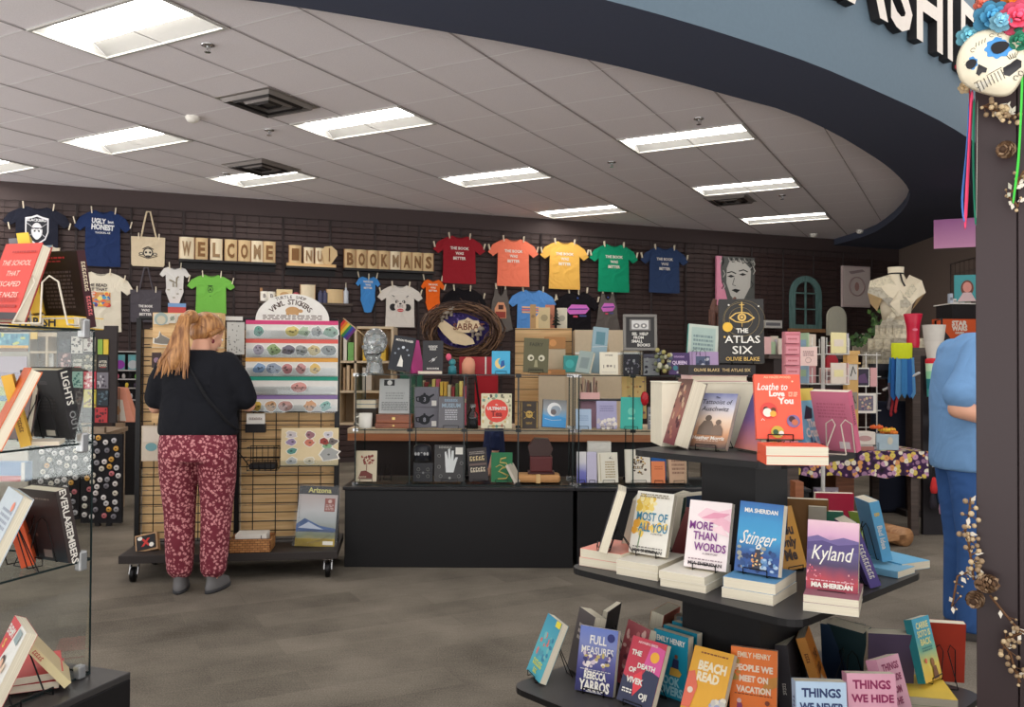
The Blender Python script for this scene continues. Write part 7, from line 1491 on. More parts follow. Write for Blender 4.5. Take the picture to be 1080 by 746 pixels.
T = thing('sticker_box','tall salmon and white display box on the pale grey table end','box',(at_d(124,447,7.2).x,7.22,.826),R(10));b = MB();b.prism([(-.09,0),(.13,0),(.04,.29),(-.09,.30)],0,.14,mt((226,150,124)));b.prism([(-.085,.01),(.06,.01),(.03,.19),(-.08,.20)],-.002,-.001,mt((232,222,208)));b.disc(-.02,.10,.035,.04,-.003,mt((216,160,110)));b.build('body',T)
b = MB();P = at_d(113,447,6.95);b.tube([(0,0,0),(0,0,.29)],.005,mt((120,90,70)));b.tube([(-.05,0,0),(.05,0,0)],.006,mt((90,66,52)));tag(b.build('card_stand',loc=(P.x,7.16,.832)),'thin brown upright stand beside the salmon box','stand')
flatpic((28,424,44,444),6.95,(228,222,214),[('t','TUCSON',.22,.2,(206,90,60),{'fit': .8,'bold': .04}),('r',-.4,.4,.4,.8,(190,80,70)),('r',-.15,.4,.1,.8,(226,176,60)),('r',.1,.4,.4,.8,(90,140,110))],'small city card with colour blocks seen through the glass','card','card')
flatpic((-12,352,30,371),6.9,(90,160,180),[('r',-.5,0,.5,.2,(120,90,70)),('r',-.5,.2,.5,.35,(226,176,80)),('blob',20,-.4,.4,.4,.95,((60,130,160),(130,190,200),(200,210,120)),.06,5)],'long blue landscape print seen through the upper glass','print','art_print')
flatpic((-12,376,28,400),6.9,(176,164,176),[('r',-.5,0,.5,.3,(150,140,160))],'pale mauve print seen through the glass under the landscape','print','art_print')
flatpic((-12,408,26,446),6.95,(170,186,120),[('r',-.5,.6,.5,.75,(90,140,170))],'pale green poster seen through the middle glass shelf','print','art_print')
flatpic((-14,488,26,508),6.3,(90,130,180),[('r',-.5,0,.5,.3,(190,60,60)),('r',.4,0,.5,1,(214,210,204))],'blue and red box seen through the lower glass shelf','print','art_print',.1)
b = MB();b.box(-5.6,-4.2,6.2,6.55,0,.46,mt((70,62,60)));tag(b.build('low_cabinet'),'low dark cabinet seen through the lower glass shelf','cabinet')
for bx_,y_ in (((-12,352,30,371),0),): pass
b = MB();A_ = at_d(-12,446,6.97);C_ = at_d(30,350,6.97);b.box(A_.x,C_.x,6.985,7.0,.0,C_.z,mt((206,196,180)));tag(b.build('backing_panel'),'cream panel holding the blue landscape and mauve prints','display board')
# earring cabinet beyond the rack
t = thing('earring_display','dark display case of packets and small earrings beyond the rack edge','display case',(at_d(134,400,8.6).x,8.6,.95),R(14));CX = 27*8.6/F
b = MB();b.box(-CX/2,CX/2,.08,.1,0,.50,mt((34,30,34)))
for x in (-CX/2,CX/2-.012): b.box(x,x+.012,0,.1,0,.50,mt((50,46,48)))
b.build('case',t)
for z in (.0,.12,.21,.30,.49): b = MB();b.box(-CX/2,CX/2,-.02,.1,z,z+.012,mt((190,186,186),.4));b.build('shelf',t)
b = MB();b.box(-CX/2,CX/2,-.02,.1,-.95,-.005,mt((30,28,30)));b.build('base',t)
def tP(u,z): 
    c,s = math.cos(R(14)),math.sin(R(14));o = t.location;return Vector((o.x+u*c,o.y-.005+u*s,o.z+z))
for u,c1,c2,lab in ((-.065,(150,60,170),(90,170,180),'purple'),(.055,(190,196,200),(110,180,190),'silver')):
    b = MB();b.box(-.045,.045,0,.01,0,.15,mt((110,170,176)));b.disc(0,.05,.045,.045,-.002,mt(c1));b.disc(0,.115,.022,.022,-.002,mt(c2));tag(b.build('earring_packet',loc=tP(u,.315),rot=(0,0,R(14))),lab+' and teal packet on the uppermost shelf of the earring case','packet')
rr = random.Random(13)
EC = [((220,110,140),'pink'),((120,200,90),'green'),((230,200,70),'yellow'),((30,28,34),'black'),((226,120,160),'rose'),((200,196,196),'white'),((70,60,80),'slate'),((190,60,80),'red')]
for k,(u,z,ci) in enumerate(((-.09,.225,0),(-.03,.225,5),(.03,.225,3),(.09,.225,1),(-.08,.135,3),(0,.135,2),(.08,.135,6),(-.09,.025,3),(-.03,.025,7),(.04,.025,5),(.1,.025,4))):
    b = MB();b.ell((0,0,.03),(.018,.012,.028),mt(EC[ci][0]),8,6);b.ell((0,0,.064),(.014,.01,.01),mt((30,28,34)),8,6)
    tag(b.build('earring',loc=tP(u,z-.008)),EC[ci][1]+' earring on the '+('upper' if z > .2 else 'middle' if z > .1 else 'lowest')+' row, '+names[k % 4]+' along from the table side','earring')
# pride flag on the rack side
P = at_d(362,345,5.8);t = thing('hand_flag','small six-striped rainbow flag on a stick beside the sticker board','flag',P,0)
b = MB();b.tube([(.0,0,.06),(.165,0,-.075)],.004,mt((196,170,130)));b.build('stick',t);b = MB();fc = [(214,60,60),(232,130,50),(230,200,70),(60,140,80),(60,80,160),(110,60,130)]
dv = Vector((.77,0,-.64));pv = Vector((-.64,0,-.77))
for k,c in enumerate(fc): a0 = .018*k+.01;q = [dv*a0,dv*(a0+.018),dv*(a0+.018)+pv*.10,dv*a0+pv*.10];q = [v_+Vector((0,0,.06)) for v_ in q];b.add([(v_.x,-.002,v_.z) for v_ in q]+[(v_.x,.0,v_.z) for v_ in q],[(0,1,2,3),(7,6,5,4)],mt(c,.8))
b.build('flag',t)
# ------------------------------------------------------------------ right-hand stands and tables
def fabric_flower(nt,b):
    tc = nt.nodes.new('ShaderNodeTexCoord');v = nt.nodes.new('ShaderNodeTexVoronoi');v.inputs['Scale'].default_value = 24;nt.links.new(tc.outputs['Object'],v.inputs['Vector'])
    cr = ramp(nt,[(0,(206,190,60)),(.14,(40,24,44)),(.20,(220,200,190)),(.5,(216,190,110)),(.58,(70,34,84)),(.7,(60,30,70)),(1,(30,20,30))]);nt.links.new(v.outputs['Distance'],cr.inputs[0])
    sp = nt.nodes.new('ShaderNodeSeparateColor');nt.links.new(v.outputs['Color'],sp.inputs[0])
    c2 = ramp(nt,[(0,(224,200,60)),(.3,(190,130,190)),(.5,(240,236,220)),(.7,(120,60,150)),(.85,(226,140,60)),(1,(150,180,60))],'CONSTANT');nt.links.new(sp.outputs[0],c2.inputs[0])
    mx = nt.nodes.new('ShaderNodeMix');mx.data_type = 'RGBA';mx.blend_type = 'MIX';mx.inputs[0].default_value = .5;nt.links.new(cr.outputs[0],mx.inputs[6]);nt.links.new(c2.outputs[0],mx.inputs[7])
    st = nt.nodes.new('ShaderNodeMath');st.operation = 'LESS_THAN';st.inputs[1].default_value = .56;nt.links.new(v.outputs['Distance'],st.inputs[0]);nt.links.new(st.outputs[0],mx.inputs[0])
    m2 = nt.nodes.new('ShaderNodeMath');m2.operation = 'MULTIPLY';m2.inputs[1].default_value = .7;nt.links.new(st.outputs[0],m2.inputs[0]);nt.links.new(m2.outputs[0],mx.inputs[0])
    nt.links.new(mx.outputs[2],b.inputs['Base Color']);b.inputs['Roughness'].default_value = .9
FF = node_mat('flower_cloth',fabric_flower)
TD = 6.7;xl,xr = X(815,TD),X(976,TD);ttop = at_d(900,472,TD+.3).z
t = thing('display_table','dark legged table under the bright flower-print cloth','table',((xl+xr)/2,TD+.4,0));hw = (xr-xl)/2;b = MB();b.box(-hw,hw,-.4,.4,ttop-.04,ttop-.005,DARKW);b.build('table_top',t)
for x in (-hw+.05,hw-.08):
    for y in (-.36,.36): b = MB();b.box(x-.03,x+.03,y-.03,y+.03,0,ttop-.04,DARKW);b.build('leg',t)
b = MB();b.box(-hw-.01,hw+.01,-.415,.415,ttop-.004,ttop,FF)
n = 40;vs = []
for k in range(n+1):
    x = -hw-.01+(2*hw+.02)*k/n;vs += [(x,-.415,ttop-.002),(x,-.42-.012*math.sin(k*1.3),ttop-.20-.012*math.sin(k*.7))]
b.add(vs,[(2*k,2*k+1,2*k+3,2*k+2) for k in range(n)],FF,True);b.box(-hw-.013,-hw-.01,-.415,.415,ttop-.2,ttop,FF);b.box(hw+.01,hw+.013,-.415,.415,ttop-.2,ttop,FF)
tag(b.build('tablecloth',loc=((xl+xr)/2,TD+.4,.0)),'flower-print cloth in purple, yellow and white over the dark table','tablecloth')
def prop(px,d,z,name,label,cat,fn,rz=0,bevel=.002):
    P = at_d(px,386,d);b = MB();fn(b);return tag(b.build(name,loc=(P.x,P.y,z),rot=(0,0,rz),bevel=bevel),label,cat)
tz = ttop+.002
T = thing('flower_box','pale blue box with a ring handle on the flower-print cloth','box',(X(939,6.7),6.75,tz));b = MB();b.box(-.09,.09,0,.14,0,.125,mt((166,186,196)));b.build('box',T,bevel=.004);b = MB();b.disc(.02,.075,.022,.03,-.002,mt((206,200,180)));b.build('handle',T)
rr = random.Random(6)
for k in range(11):
    P = Vector((X(938,6.75)+rr.uniform(-.09,.09),6.8+rr.uniform(-.03,.06),tz+.137+.02*(k % 3)));b = MB();c = ((230,130,50),(240,190,60),(224,100,50))[k % 3]
    for j in range(6): a = j*PI/3;b.ell((.018*math.cos(a),.018*math.sin(a),.0),(.016,.016,.014),mt(c,.7),8,5)
    b.ell((0,0,.012),(.012,.012,.01),mt((200,110,40)),8,5);tag(b.build('fabric_flower',loc=P),'orange or yellow fabric bloom heaped on the pale blue box','flower','orange and yellow blooms on the pale blue box')
prop(912,6.72,tz,'gift_box','cream box with a pink rosette on the flower-print cloth','box',lambda b: (b.box(-.085,.085,0,.14,.045,.145,mt((222,212,200))),b.disc(0,.095,.055,.022,-.002,mt((190,150,146))),b.box(-.075,.075,.0,.14,0,.03,mt((170,110,100))),b.box(-.07,.07,.01,.13,.03,.045,mt((206,200,194)))))
prop(923,6.74,tz,'small_box','clear low tray between the cream box and pale blue box','tray',lambda b: (b.box(-.035,.03,0,.1,0,.06,ACRYL),b.box(-.03,.025,.01,.09,.005,.03,mt((190,180,176)))))
# wooden spinner of cards
T = thing('wooden_card_stand','tall tan wooden stand with cut-out cards beside the card spinner','card stand',(X(902,6.9),6.95,tz));zt = at_d(902,370,6.95).z-tz;YW = wood((196,150,80),(216,174,104),(3,20,4))
b = MB();b.box(-.045,.045,0,.09,0,zt-.03,YW);b.box(-.055,.055,-.01,.1,zt-.03,zt,YW);b.box(-.06,.06,-.015,.1,zt-.11,zt-.095,YW);b.build('post',T)
for z,c in ((zt-.24,(206,200,190)),(zt-.48,(150,140,126)),(zt-.74,(190,180,160))): b = MB();b.box(-.035,.035,-.008,0,z,z+.14,mt(c));b.tube([(-.02,-.01,z+.03),(0,-.01,z+.11),(.02,-.01,z+.05)],.004,BLACKM,4);b.build('card',T)
# white wire card spinner
T = thing('card_spinner','white wire card spinner behind the tiered table','card rack',(X(868,6.3),6.3,0));b = MB();b.tube([(0,0,.03),(0,0,1.55)],.015,mt((214,210,204)));
for k in range(4): a = k*PI/2+.4;b.tube([(0,0,.05),(.28*math.cos(a),.28*math.sin(a),.0165)],.012,mt((214,210,204)))
for z in (.72,.96,1.2,1.42):
    for k in range(4):
        a = k*PI/2+.3;q = .16;c_ = Vector((q*math.cos(a),q*math.sin(a)));tn = Vector((-math.sin(a),math.cos(a)))*.09
        b.tube([(c_.x-tn.x,c_.y-tn.y,z),(c_.x+tn.x,c_.y+tn.y,z)],.004,mt((222,220,214)),5);b.tube([(c_.x-tn.x,c_.y-tn.y,z+.06),(c_.x+tn.x,c_.y+tn.y,z+.06)],.003,mt((222,220,214)),5);b.tube([(0,0,z),(c_.x,c_.y,z)],.004,mt((222,220,214)),5)
        for s_ in (-1,1): b.tube([(c_.x+s_*tn.x,c_.y+s_*tn.y,z),(c_.x+s_*tn.x,c_.y+s_*tn.y,z+.12)],.003,mt((222,220,214)),5)
b.build('wire_frame',T)
CC = [(226,180,176),(220,206,190),(170,196,160),(206,150,150),(190,186,190),(226,214,160),(150,180,200),(212,196,180)]
CN = ['pink','cream','sage','rose','grey','straw','blue','buff']
k = 0
for z,lv in ((.72,'lowest'),(.96,'second'),(1.2,'third'),(1.42,'uppermost')):
    for q in range(4):
        a = q*PI/2+.3;P = Vector((X(868,6.3)+.168*math.cos(a),6.3+.168*math.sin(a),z+.006));b = MB();b.box(-.065,.065,-.008,0,0,.15,mt(CC[(k*3) % 8]));b.box(-.04,.04,-.0095,-.008,.05,.1,mt(CC[(k*3+4) % 8]))
        tag(b.build('greeting_card',loc=P,rot=(0,0,a+PI/2)),CN[(k*3) % 8]+' greeting card on the '+lv+' tier of the white spinner, facing '+('the camera aisle','the woman','the wall','the man')[q],'card','greeting cards on the white spinner');k += 1
def card(box,d,c,arts,label,name='greeting_card',th=.006,cat='card'): return flatpic(box,d,c,arts,label,cat,name,th)
# grid of cards by the wooden stand
T = thing('wire_card_rack','white wire grid rack of boxed cards beside the wooden stand','card rack',(X(916,7.0),7.05,tz));b = MB()
for x in (-.09,.0,.09): b.tube([(x,0,0),(x,0,.78)],.005,mt((220,218,212)),5)
for z in (.02,.16,.3,.44,.58,.76): b.tube([(-.12,-.01,z),(.12,-.01,z)],.004,mt((220,218,212)),5)
b.build('wire_frame',T)
card((902,388,917,408),6.98,(44,36,56),[('p',[(-.4,.2),(.4,.2),(.2,.7),(-.2,.6)],(90,60,100)),('r',-.5,.0,.5,.06,Wc),('r',-.5,.94,.5,1,Wc),('r',-.5,0,-.44,1,Wc),('r',.44,0,.5,1,Wc)],'dark violet night card with white border on the wire grid rack')
card((903,415,924,436),6.96,(228,222,212),[('r',-.4,.12,.36,.88,(110,104,120)),('blob',18,-.34,.3,.2,.8,((206,190,150),(90,80,110),(190,150,140)),.07,3)],'boxed card of grey and tan shapes on the wire grid rack',th=.03)
card((918,388,925,408),7.02,(226,170,170),[],'narrow pink card beside the dark violet night card')
card((865,388,881,405),6.46,(190,150,140),[('c',0,.5,.3,(120,90,90)),('r',-.5,.9,.5,1,(220,206,196))],'rosy brown picture card hung beside the red bag',th=.01)
card((843,366,862,386),6.14,(232,200,190),[ill(3,-.3,.3,.5,.8,(150,110,110),5),('o',0,.3,.15,(150,110,110))],'pale pink greeting card with line drawings near the pink sheets')
for k in range(6):
    card((829,352+11.5*k,843,362+11.5*k),5.429,(226,150,158),[('r',-.5,.8,.5,1,(206,120,130)),ill(1,-.35,.35,.3,.6,(190,100,110),k)],'pink packet in the tall pink column behind the eye novel, %s from its head' % names[k],'card_packet',.03,'packet')
b = MB();P = at_d(836,422,5.46);b.box(-.05,.05,0,.06,.75,at_d(836,350,5.46).z,mt((206,130,140)));b.box(-.04,.04,0,.06,0,.75,DARKW);tag(b.build('packet_stand',loc=(P.x,5.46,0)),'tall pink stand holding the column of pink packets','stand')
P,wd,ht = on_wall((806,338,825,346),.2);b = MB();b.box(-wd/2,wd/2,0,.15,0,ht,mt((206,204,200)));b.box(-wd*.4,wd*.4,-.002,0,ht*.3,ht*.7,mt((120,120,126)));tag(b.build('small_box',loc=P,rot=(0,0,WROT)),'small white box fixed to the wall beyond the eye novel','box')
rr = random.Random(31)
for k in range(12):
    x = 806+rr.uniform(0,22); 
    o = card((x,352+rr.uniform(-3,3),x+7,366+rr.uniform(0,5)),7.6+.045*k,CC[k % 8],[],CN[k % 8]+' small item on the cluttered ledge, %s from the eye novel' % names[k],'trinket',.03,'trinket');o.location.z = at_d(800,372,7.9).z-.019
b = MB();A_ = at_d(800,372,7.9);b.box(A_.x,A_.x+.7,7.58,8.2,A_.z-.06,A_.z-.02,DARKW);b.box(A_.x+.05,A_.x+.65,7.6,8.15,0,A_.z-.06,mt((50,40,38)));tag(b.build('ledge_cabinet'),'dark cabinet ledge of small items below the arched frame','cabinet')
# red bag, lanyards
T = thing('hanging_rail','thin dark rail on two poles behind the flower-print table','rail',(X(855,7.535),7.535,0));b = MB();b.tube([(-.02,0,1.56),(.36,0,1.56)],.008,BLACKM,6);b.build('bar',T)
for x in (-.01,.35): b = MB();b.tube([(x,0,0),(x,0,1.56)],.01,BLACKM,6);b.build('pole',T)
P = at_d(877,394,7.535);P.z = 1.56-.266;T = thing('handbag','small crimson bag hanging from a hook near the card spinner','bag',P);b = MB();b.prism([(-.055,0),(.055,0),(.05,.10),(.02,.15),(-.02,.15),(-.05,.10)],-.02,.03,mt((170,30,44),.5));b.build('body',T,bevel=.01);b = MB();b.tube([(-.03,.0,.12),(-.01,.0,.24),(.0,.0,.26),(.01,.0,.24),(.03,.0,.12)],.006,mt((130,24,36)));b.build('handle',T)
P = at_d(858,372,7.535);P.z = 1.45;b = MB()
for k,x in enumerate((0,.07,.14)): b.tube([(x,0,.1),(x+.005,.0,-.1),(x+.02,0,-.18)],.008,mt(((40,36,40),(150,140,130),(90,40,50))[k]))
tag(b.build('lanyard',loc=P),'dark straps hanging near the crimson bag','strap')
# dark counter with navy drape, red lanyard and umbrella rail
T = thing('garment_rack','dark draped display body with a white slanted rail','display rack',(X(940,7.75),7.75,0));b = MB();b.box(-.16,.22,0,.1,0,1.02,mt((30,34,50),.9));b.build('drape',T,bevel=.03);b = MB();b.box(-.17,.2,-.02,.1,1.22,1.36,mt((50,50,56)));b.box(-.16,.18,-.022,-.02,1.24,1.3,mt((20,20,22)));b.build('tray',T);b = MB();b.tube([(-.13,-.12,1.12),(.16,-.2,1.28)],.012,mt((206,204,200)));b.tube([(.16,-.2,1.28),(.18,.06,1.24)],.01,mt((206,204,200)));b.box(-.02,.02,.04,.08,1.02,1.22,BLACK);b.build('rail',T)
for k,(u,c,lab) in enumerate(((-.06,(170,40,50),'red'),(-.03,(200,60,60),'scarlet'),(-.10,(90,80,90),'grey'))):
    b = MB();b.tube([(0,0,0),(.01,-.01,-.12),(-.005,-.01,-.2)],.012,mt(c));b.ell((-.005,-.01,-.22),(.014,.01,.025),mt(c),8,6);tag(b.build('lanyard',loc=(X(940,7.75)+u,7.75-.13-.02*k,1.13+.03*k)),lab+' lanyard hanging from the slanted white rail','lanyard')
P = at_d(951,362,7.58);T = thing('windsock','yellow and blue fabric streamer with pointed ends','windsock',P);b = MB();b.lathe([(.09,0),(.095,-.03),(.092,-.14)],mt((214,224,40),.8),14,ry=.6);b.build('top',T)
b = MB();rr = random.Random(12)
for k in range(12): a = 2*PI*k/12;x,y = .085*math.cos(a),.05*math.sin(a);l = rr.uniform(.24,.36);b.add([(x-.025,y,-.13),(x+.025,y,-.13),(x*1.15+.028,y,-.13-l),(x*1.15,y,-.18-l),(x*1.15-.028,y,-.13-l)],[(0,1,2,3,4)],mt(((60,130,190),(40,100,170),(90,150,200))[k % 3],.8))
b.build('streamers',T)
# post with red vase, tall cup
T = thing('display_column','dark square column carrying the red vase','pedestal',(X(968,7.65),7.65,0));ct = at_d(965,367,7.65).z;b = MB();b.box(-.075,.06,-.06,.08,.05,ct,DARKW);b.build('shaft',T);b = MB();b.box(-.15,.2,-.1,.2,0,.05,mt((52,44,42)));b.build('base',T)
P = at_d(963,367,7.65);b = MB();b.lathe([(.05,0),(.056,.04),(.052,.12),(.058,.2),(.08,.30),(.078,.305),(.05,.2),(.04,.02),(0,.02)],mt((200,30,62),.35),20);b.disc(-.01,.16,.025,.012,-.062,mt((226,120,140)));tag(b.build('vase',loc=(P.x,P.y,ct+.001)),'crimson flared vase topping the dark column','vase')
P = at_d(985,343,6.63);T = thing('windsock','long tapering sock of clear top over white, green and teal bands','windsock',P);bands_ = [(0,.085,(196,190,180)),(-.13,.07,(200,194,184)),(-.26,.05,(206,200,190)),(-.27,.062,(206,40,50)),(-.30,.062,(206,40,50)),(-.305,.060,(226,226,206)),(-.36,.058,(196,226,190)),(-.42,.055,(150,214,170)),(-.425,.055,(40,150,150)),(-.50,.052,(30,120,130)),(-.56,.05,(60,160,150))]
b = MB()
for (z0,r0,c0),(z1,r1,c1) in zip(bands_,bands_[1:]): b.lathe([(r0,z0),(r1,z1)],mt(c1,.6),16)
b.build('sock',T)
# socks and soft toys hanging near the man
for k,(px,py,c,lab) in enumerate(((985,512,(200,50,50),'red and white'),(993,509,(60,110,70),'green'),(1001,512,(70,40,80),'dark plum'),(992,522,(40,60,90),'navy'),(984,528,(40,36,44),'black'),(994,534,(226,170,190),'pale pink'),(1003,520,(90,40,80),'purple'))):
    P = at_d(px,py,6.65);b = MB();b.lathe([(0,-.07),(.024,-.06),(.03,-.02),(.022,.03),(.012,.06),(0,.065)],mt(c,.9),12,ry=.7);b.tube([(0,0,.06),(0,.0,.555-P.z)],.003,BLACKM,4);tag(b.build('hanging_pouch',loc=P),lab+' pouch hanging beside the man','pouch','pouches hanging beside the man')
T = thing('hook_rack','dark tall rack of hanging goods beside the man','display rack',(X(992,6.75),6.75,0));b = MB();b.box(-.14,.25,0,.04,.0,1.42,mt((34,30,34)));b.tube([(-.03,.02,1.42),(-.03,.02,1.7),(-.05,-.12,1.71),(-.05,-.12,1.64)],.008,BLACKM,6)
for z in (.55,.75,.95,1.15): b.tube([(-.12,-.1,z),(.22,-.1,z)],.006,CHROME,5);b.tube([(0,0,z),(0,-.1,z)],.006,CHROME,5)
b.build('panel',T)
rr = random.Random(41)
for k in range(18):
    P = Vector((X(992,6.75)-.11+.055*(k % 6),6.64,.88+.2*(k//6)));c = ((150,60,60),(60,90,130),(200,196,190),(70,60,80),(190,160,60),(60,110,90))[(k*5) % 6];b = MB();b.box(-.02,.02,-.01,.01,-.14,0,mt(c));b.box(-.014,.014,-.011,-.01,-.1,-.05,mt(tuple(int(v*.6) for v in c)))
    tag(b.build('keychain_card',loc=P),('maroon','blue','white','plum','mustard','green')[(k*5) % 6]+' hanging card, %s row of the dark rack beside the man, %s along' % (('lowest','middle','upper')[k//6],names[k % 6]),'keychain','small cards hanging on the dark rack')
# mannequin in a paper dress
P = at_d(945,386,8.2);MZ0 = at_d(945,386,8.2).z;T = thing('dress_form','dress form wearing a gown folded from printed book pages','mannequin',(P.x,P.y,0),R(-6));sc8 = 8.2/F
def newsp(nt,b):
    tc = nt.nodes.new('ShaderNodeTexCoord');br = nt.nodes.new('ShaderNodeTexBrick');br.inputs['Scale'].default_value = 1;br.inputs['Brick Width'].default_value = .13;br.inputs['Row Height'].default_value = .10;br.inputs['Mortar Size'].default_value = .004
    mp = nt.nodes.new('ShaderNodeMapping');mp.inputs['Rotation'].default_value = (R(90),R(30),0);nt.links.new(tc.outputs['Object'],mp.inputs[0]);nt.links.new(mp.outputs[0],br.inputs['Vector'])
    br.inputs['Color1'].default_value = lin((216,206,180))+(1,);br.inputs['Color2'].default_value = lin((120,116,112))+(1,);br.inputs['Mortar'].default_value = lin((190,180,156))+(1,);br.inputs['Bias'].default_value = -.35
    n = nt.nodes.new('ShaderNodeTexNoise');n.inputs['Scale'].default_value = 40;nt.links.new(tc.outputs['Object'],n.inputs['Vector']);cr = ramp(nt,[(.45,(255,255,255)),(.62,(150,146,140))]);nt.links.new(n.outputs['Fac'],cr.inputs[0])
    mx = nt.nodes.new('ShaderNodeMix');mx.data_type = 'RGBA';mx.blend_type = 'MULTIPLY';mx.inputs[0].default_value = .35;nt.links.new(br.outputs[0],mx.inputs[6]);nt.links.new(cr.outputs[0],mx.inputs[7]);nt.links.new(mx.outputs[2],b.inputs['Base Color']);b.inputs['Roughness'].default_value = .85
NP = node_mat('printed_pages',newsp);CRM = mt((222,210,184),.8);z_ = lambda py: at_d(945,py,8.2).z
b = MB();b.loft([(0,0,z_(340),.12,.09),(0,0,z_(318),.155,.11),(0,0,z_(303),.16,.10),(0,0,z_(296),.10,.07),(0,0,z_(290),.07,.06),(0,0,z_(282),.075,.06)],CRM,24);b.build('torso',T)
b = MB();b.loft([(0,0,z_(400),.34,.28),(0,0,z_(383),.30,.25),(0,0,z_(360),.22,.18),(0,0,z_(345),.15,.12),(0,0,z_(338),.125,.095)],NP,26)
for k in range(7):
    a = R(200+20*k)
    for j,py in enumerate((350,364,378)): r_ = (.17,.25,.31)[j];x,y = r_*math.cos(a),r_*.85*math.sin(a);b.cbox((x,y,z_(py)),(.09,.02,.12),NP)
b.build('skirt',T)
b = MB()
for s_ in (-1,1):
    b.add([(s_*.02,-.12,z_(335)),(s_*.16,-.10,z_(316)),(s_*.27,-.02,z_(309)),(s_*.24,.0,z_(296)),(s_*.10,-.075,z_(291)),(-s_*.10,-.13,z_(322))],[(0,1,2,3,4,5)],NP if s_ < 0 else CRM)
    b.add([(s_*.16,-.10,z_(316)),(s_*.27,-.02,z_(309)),(s_*.22,.06,z_(320)),(s_*.16,.05,z_(328))],[(0,1,2,3)],mt((206,176,130)))
b.add([(-.13,-.10,z_(338)),(.12,-.10,z_(300)),(.16,-.09,z_(306)),(-.10,-.115,z_(344))],[(0,1,2,3)],NP);b.build('bodice',T)
b = MB();b.tube([(.07*math.cos(k*PI/8),.06*math.sin(k*PI/8),z_(289)) for k in range(16)],.008,BLACK,6,closed=True);b.tube([(.02,-.065,z_(290)),(.03,-.09,z_(298)),(.05,-.10,z_(303))],.008,BLACK,6);b.build('ribbon',T)
b = MB();b.tube([(0,0,.02),(0,0,z_(398))],.02,BLACK);b.lathe([(.2,0),(.2,.015),(.03,.03)],BLACK,20);b.build('stand',T)
# vines by the dress
P = at_d(915,352,9.6);T = thing('hanging_vine','trailing green ivy on the slat wall beside the dress form','plant',P);b = MB();rr = random.Random(17);px_ = [(-45,10),(-35,14),(-22,6),(-10,12),(0,2),(12,-14),(8,-28),(22,4)]
b.tube([(x*9.6/F*.8,0,-y*9.6/F*.8) for x,y in px_],.006,mt((60,80,40)));b.build('stem',T);b = MB()
for k in range(70):
    i = rr.randrange(len(px_)-1);f = rr.random();x = (px_[i][0]*(1-f)+px_[i+1][0]*f)*9.6/F*.8+rr.uniform(-.05,.05);z = -(px_[i][1]*(1-f)+px_[i+1][1]*f)*9.6/F*.8+rr.uniform(-.05,.04);a = rr.uniform(0,6.28);l = rr.uniform(.04,.07)
    u = Vector((math.cos(a),rr.uniform(-.5,.2),math.sin(a)))*l;v = Vector((-math.sin(a),rr.uniform(-.3,.3),math.cos(a)))*l*.5;o = Vector((x,rr.uniform(-.05,.03),z));b.add([o-u*.2,o+v+u*.3,o+u,o-v+u*.3],[(0,1,2,3)],mt(((70,104,52),(90,124,64),(56,84,46))[k % 3]))
b.build('foliage',T)
# short wall: shelf of boxes, portrait, franchise game box
def rw_at(px,py,off): n = Vector((-RD.y,RD.x,0));n = n if n.x < 0 else -n;return at_plane(px,py,K+n*off,n)
RROT = math.atan2(RD.y,RD.x)
P = rw_at(1003,395,.03);o = grid_panel(1.83,2.2).build('gridwall_panel',loc=(P.x,P.y,rw_at(1003,279,.03).z-2.2),rot=(0,0,RROT));tag(o,'wire grid panel on the short brown wall behind the man','grid panel')
P = at_d(1018,318,9.6);T = thing('canvas_print','teal portrait print of a long-haired woman near the corner','picture',P,R(-20));b = MB();w_ = .22;h_ = .30;b.box(-w_/2,w_/2,0,.03,0,h_,mt((70,160,164)));b.disc(.02,.15,.065,.09,-.002,mt((120,70,56)));b.disc(.02,.16,.045,.06,-.003,mt((222,150,136)));b.prism([(-.08,0),(.11,0),(.06,.10),(-.02,.10)],-.0035,-.0035,mt((216,190,190)));b.build('canvas',T)
b = MB();b.box(-.17,.3,0,.4,-.012,.0,WHITE);b.box(-.15,.3,.02,.38,-P.z+.005,-.012,mt((26,22,24)));tag(b.build('display_cabinet',loc=(P.x,P.y-.02,P.z-.02)),'dark cabinet with a white ledge of boxes under the teal portrait','cabinet')
for k,(u,h_,w_,c,lab) in enumerate(((-.14,.11,.035,(190,200,214),'slim blue-white bottle'),(-.09,.05,.06,(216,214,210),'low white box'),(-.02,.055,.06,(200,206,200),'second low white box'),(.05,.05,.06,(190,190,170),'olive-white box'))):
    b = MB();b.box(-w_/2,w_/2,-.02,.03,0,h_,mt(c));b.box(-w_*.4,w_*.4,-.021,-.02,h_*.3,h_*.6,mt(tuple(int(v*.7) for v in c)));tag(b.build('small_box',loc=(P.x+u,P.y-.1+.15,P.z-.018),bevel=.003),lab+' on the white ledge under the teal portrait','box')
P = at_d(1012,357,9.2);b = MB();b.box(-.24,.26,0,.12,0,.21,mt((206,84,36)));b.text('STAR',.0,.165,.05,mt((226,214,200)),-.002,fitw=.17,bold=.06);b.text('WARS',.0,.11,.05,mt((226,214,200)),-.002,fitw=.17,bold=.06);b.text('GAMES',0,.06,.022,mt((230,220,206)),-.002,bold=.04);b.prism([(-.24,0),(-.1,0),(-.16,.08),(-.24,.1)],-.001,-.001,mt((40,36,40)));tag(b.build('game_box',loc=(P.x,P.y,P.z)),'orange game box with pale block lettering above the man','box')
b = MB();b.box(-.26,.3,.0,.3,0,P.z-.003,mt((34,28,30)));tag(b.build('display_stand',loc=(P.x,P.y,0)),'dark stand under the orange game box','stand')
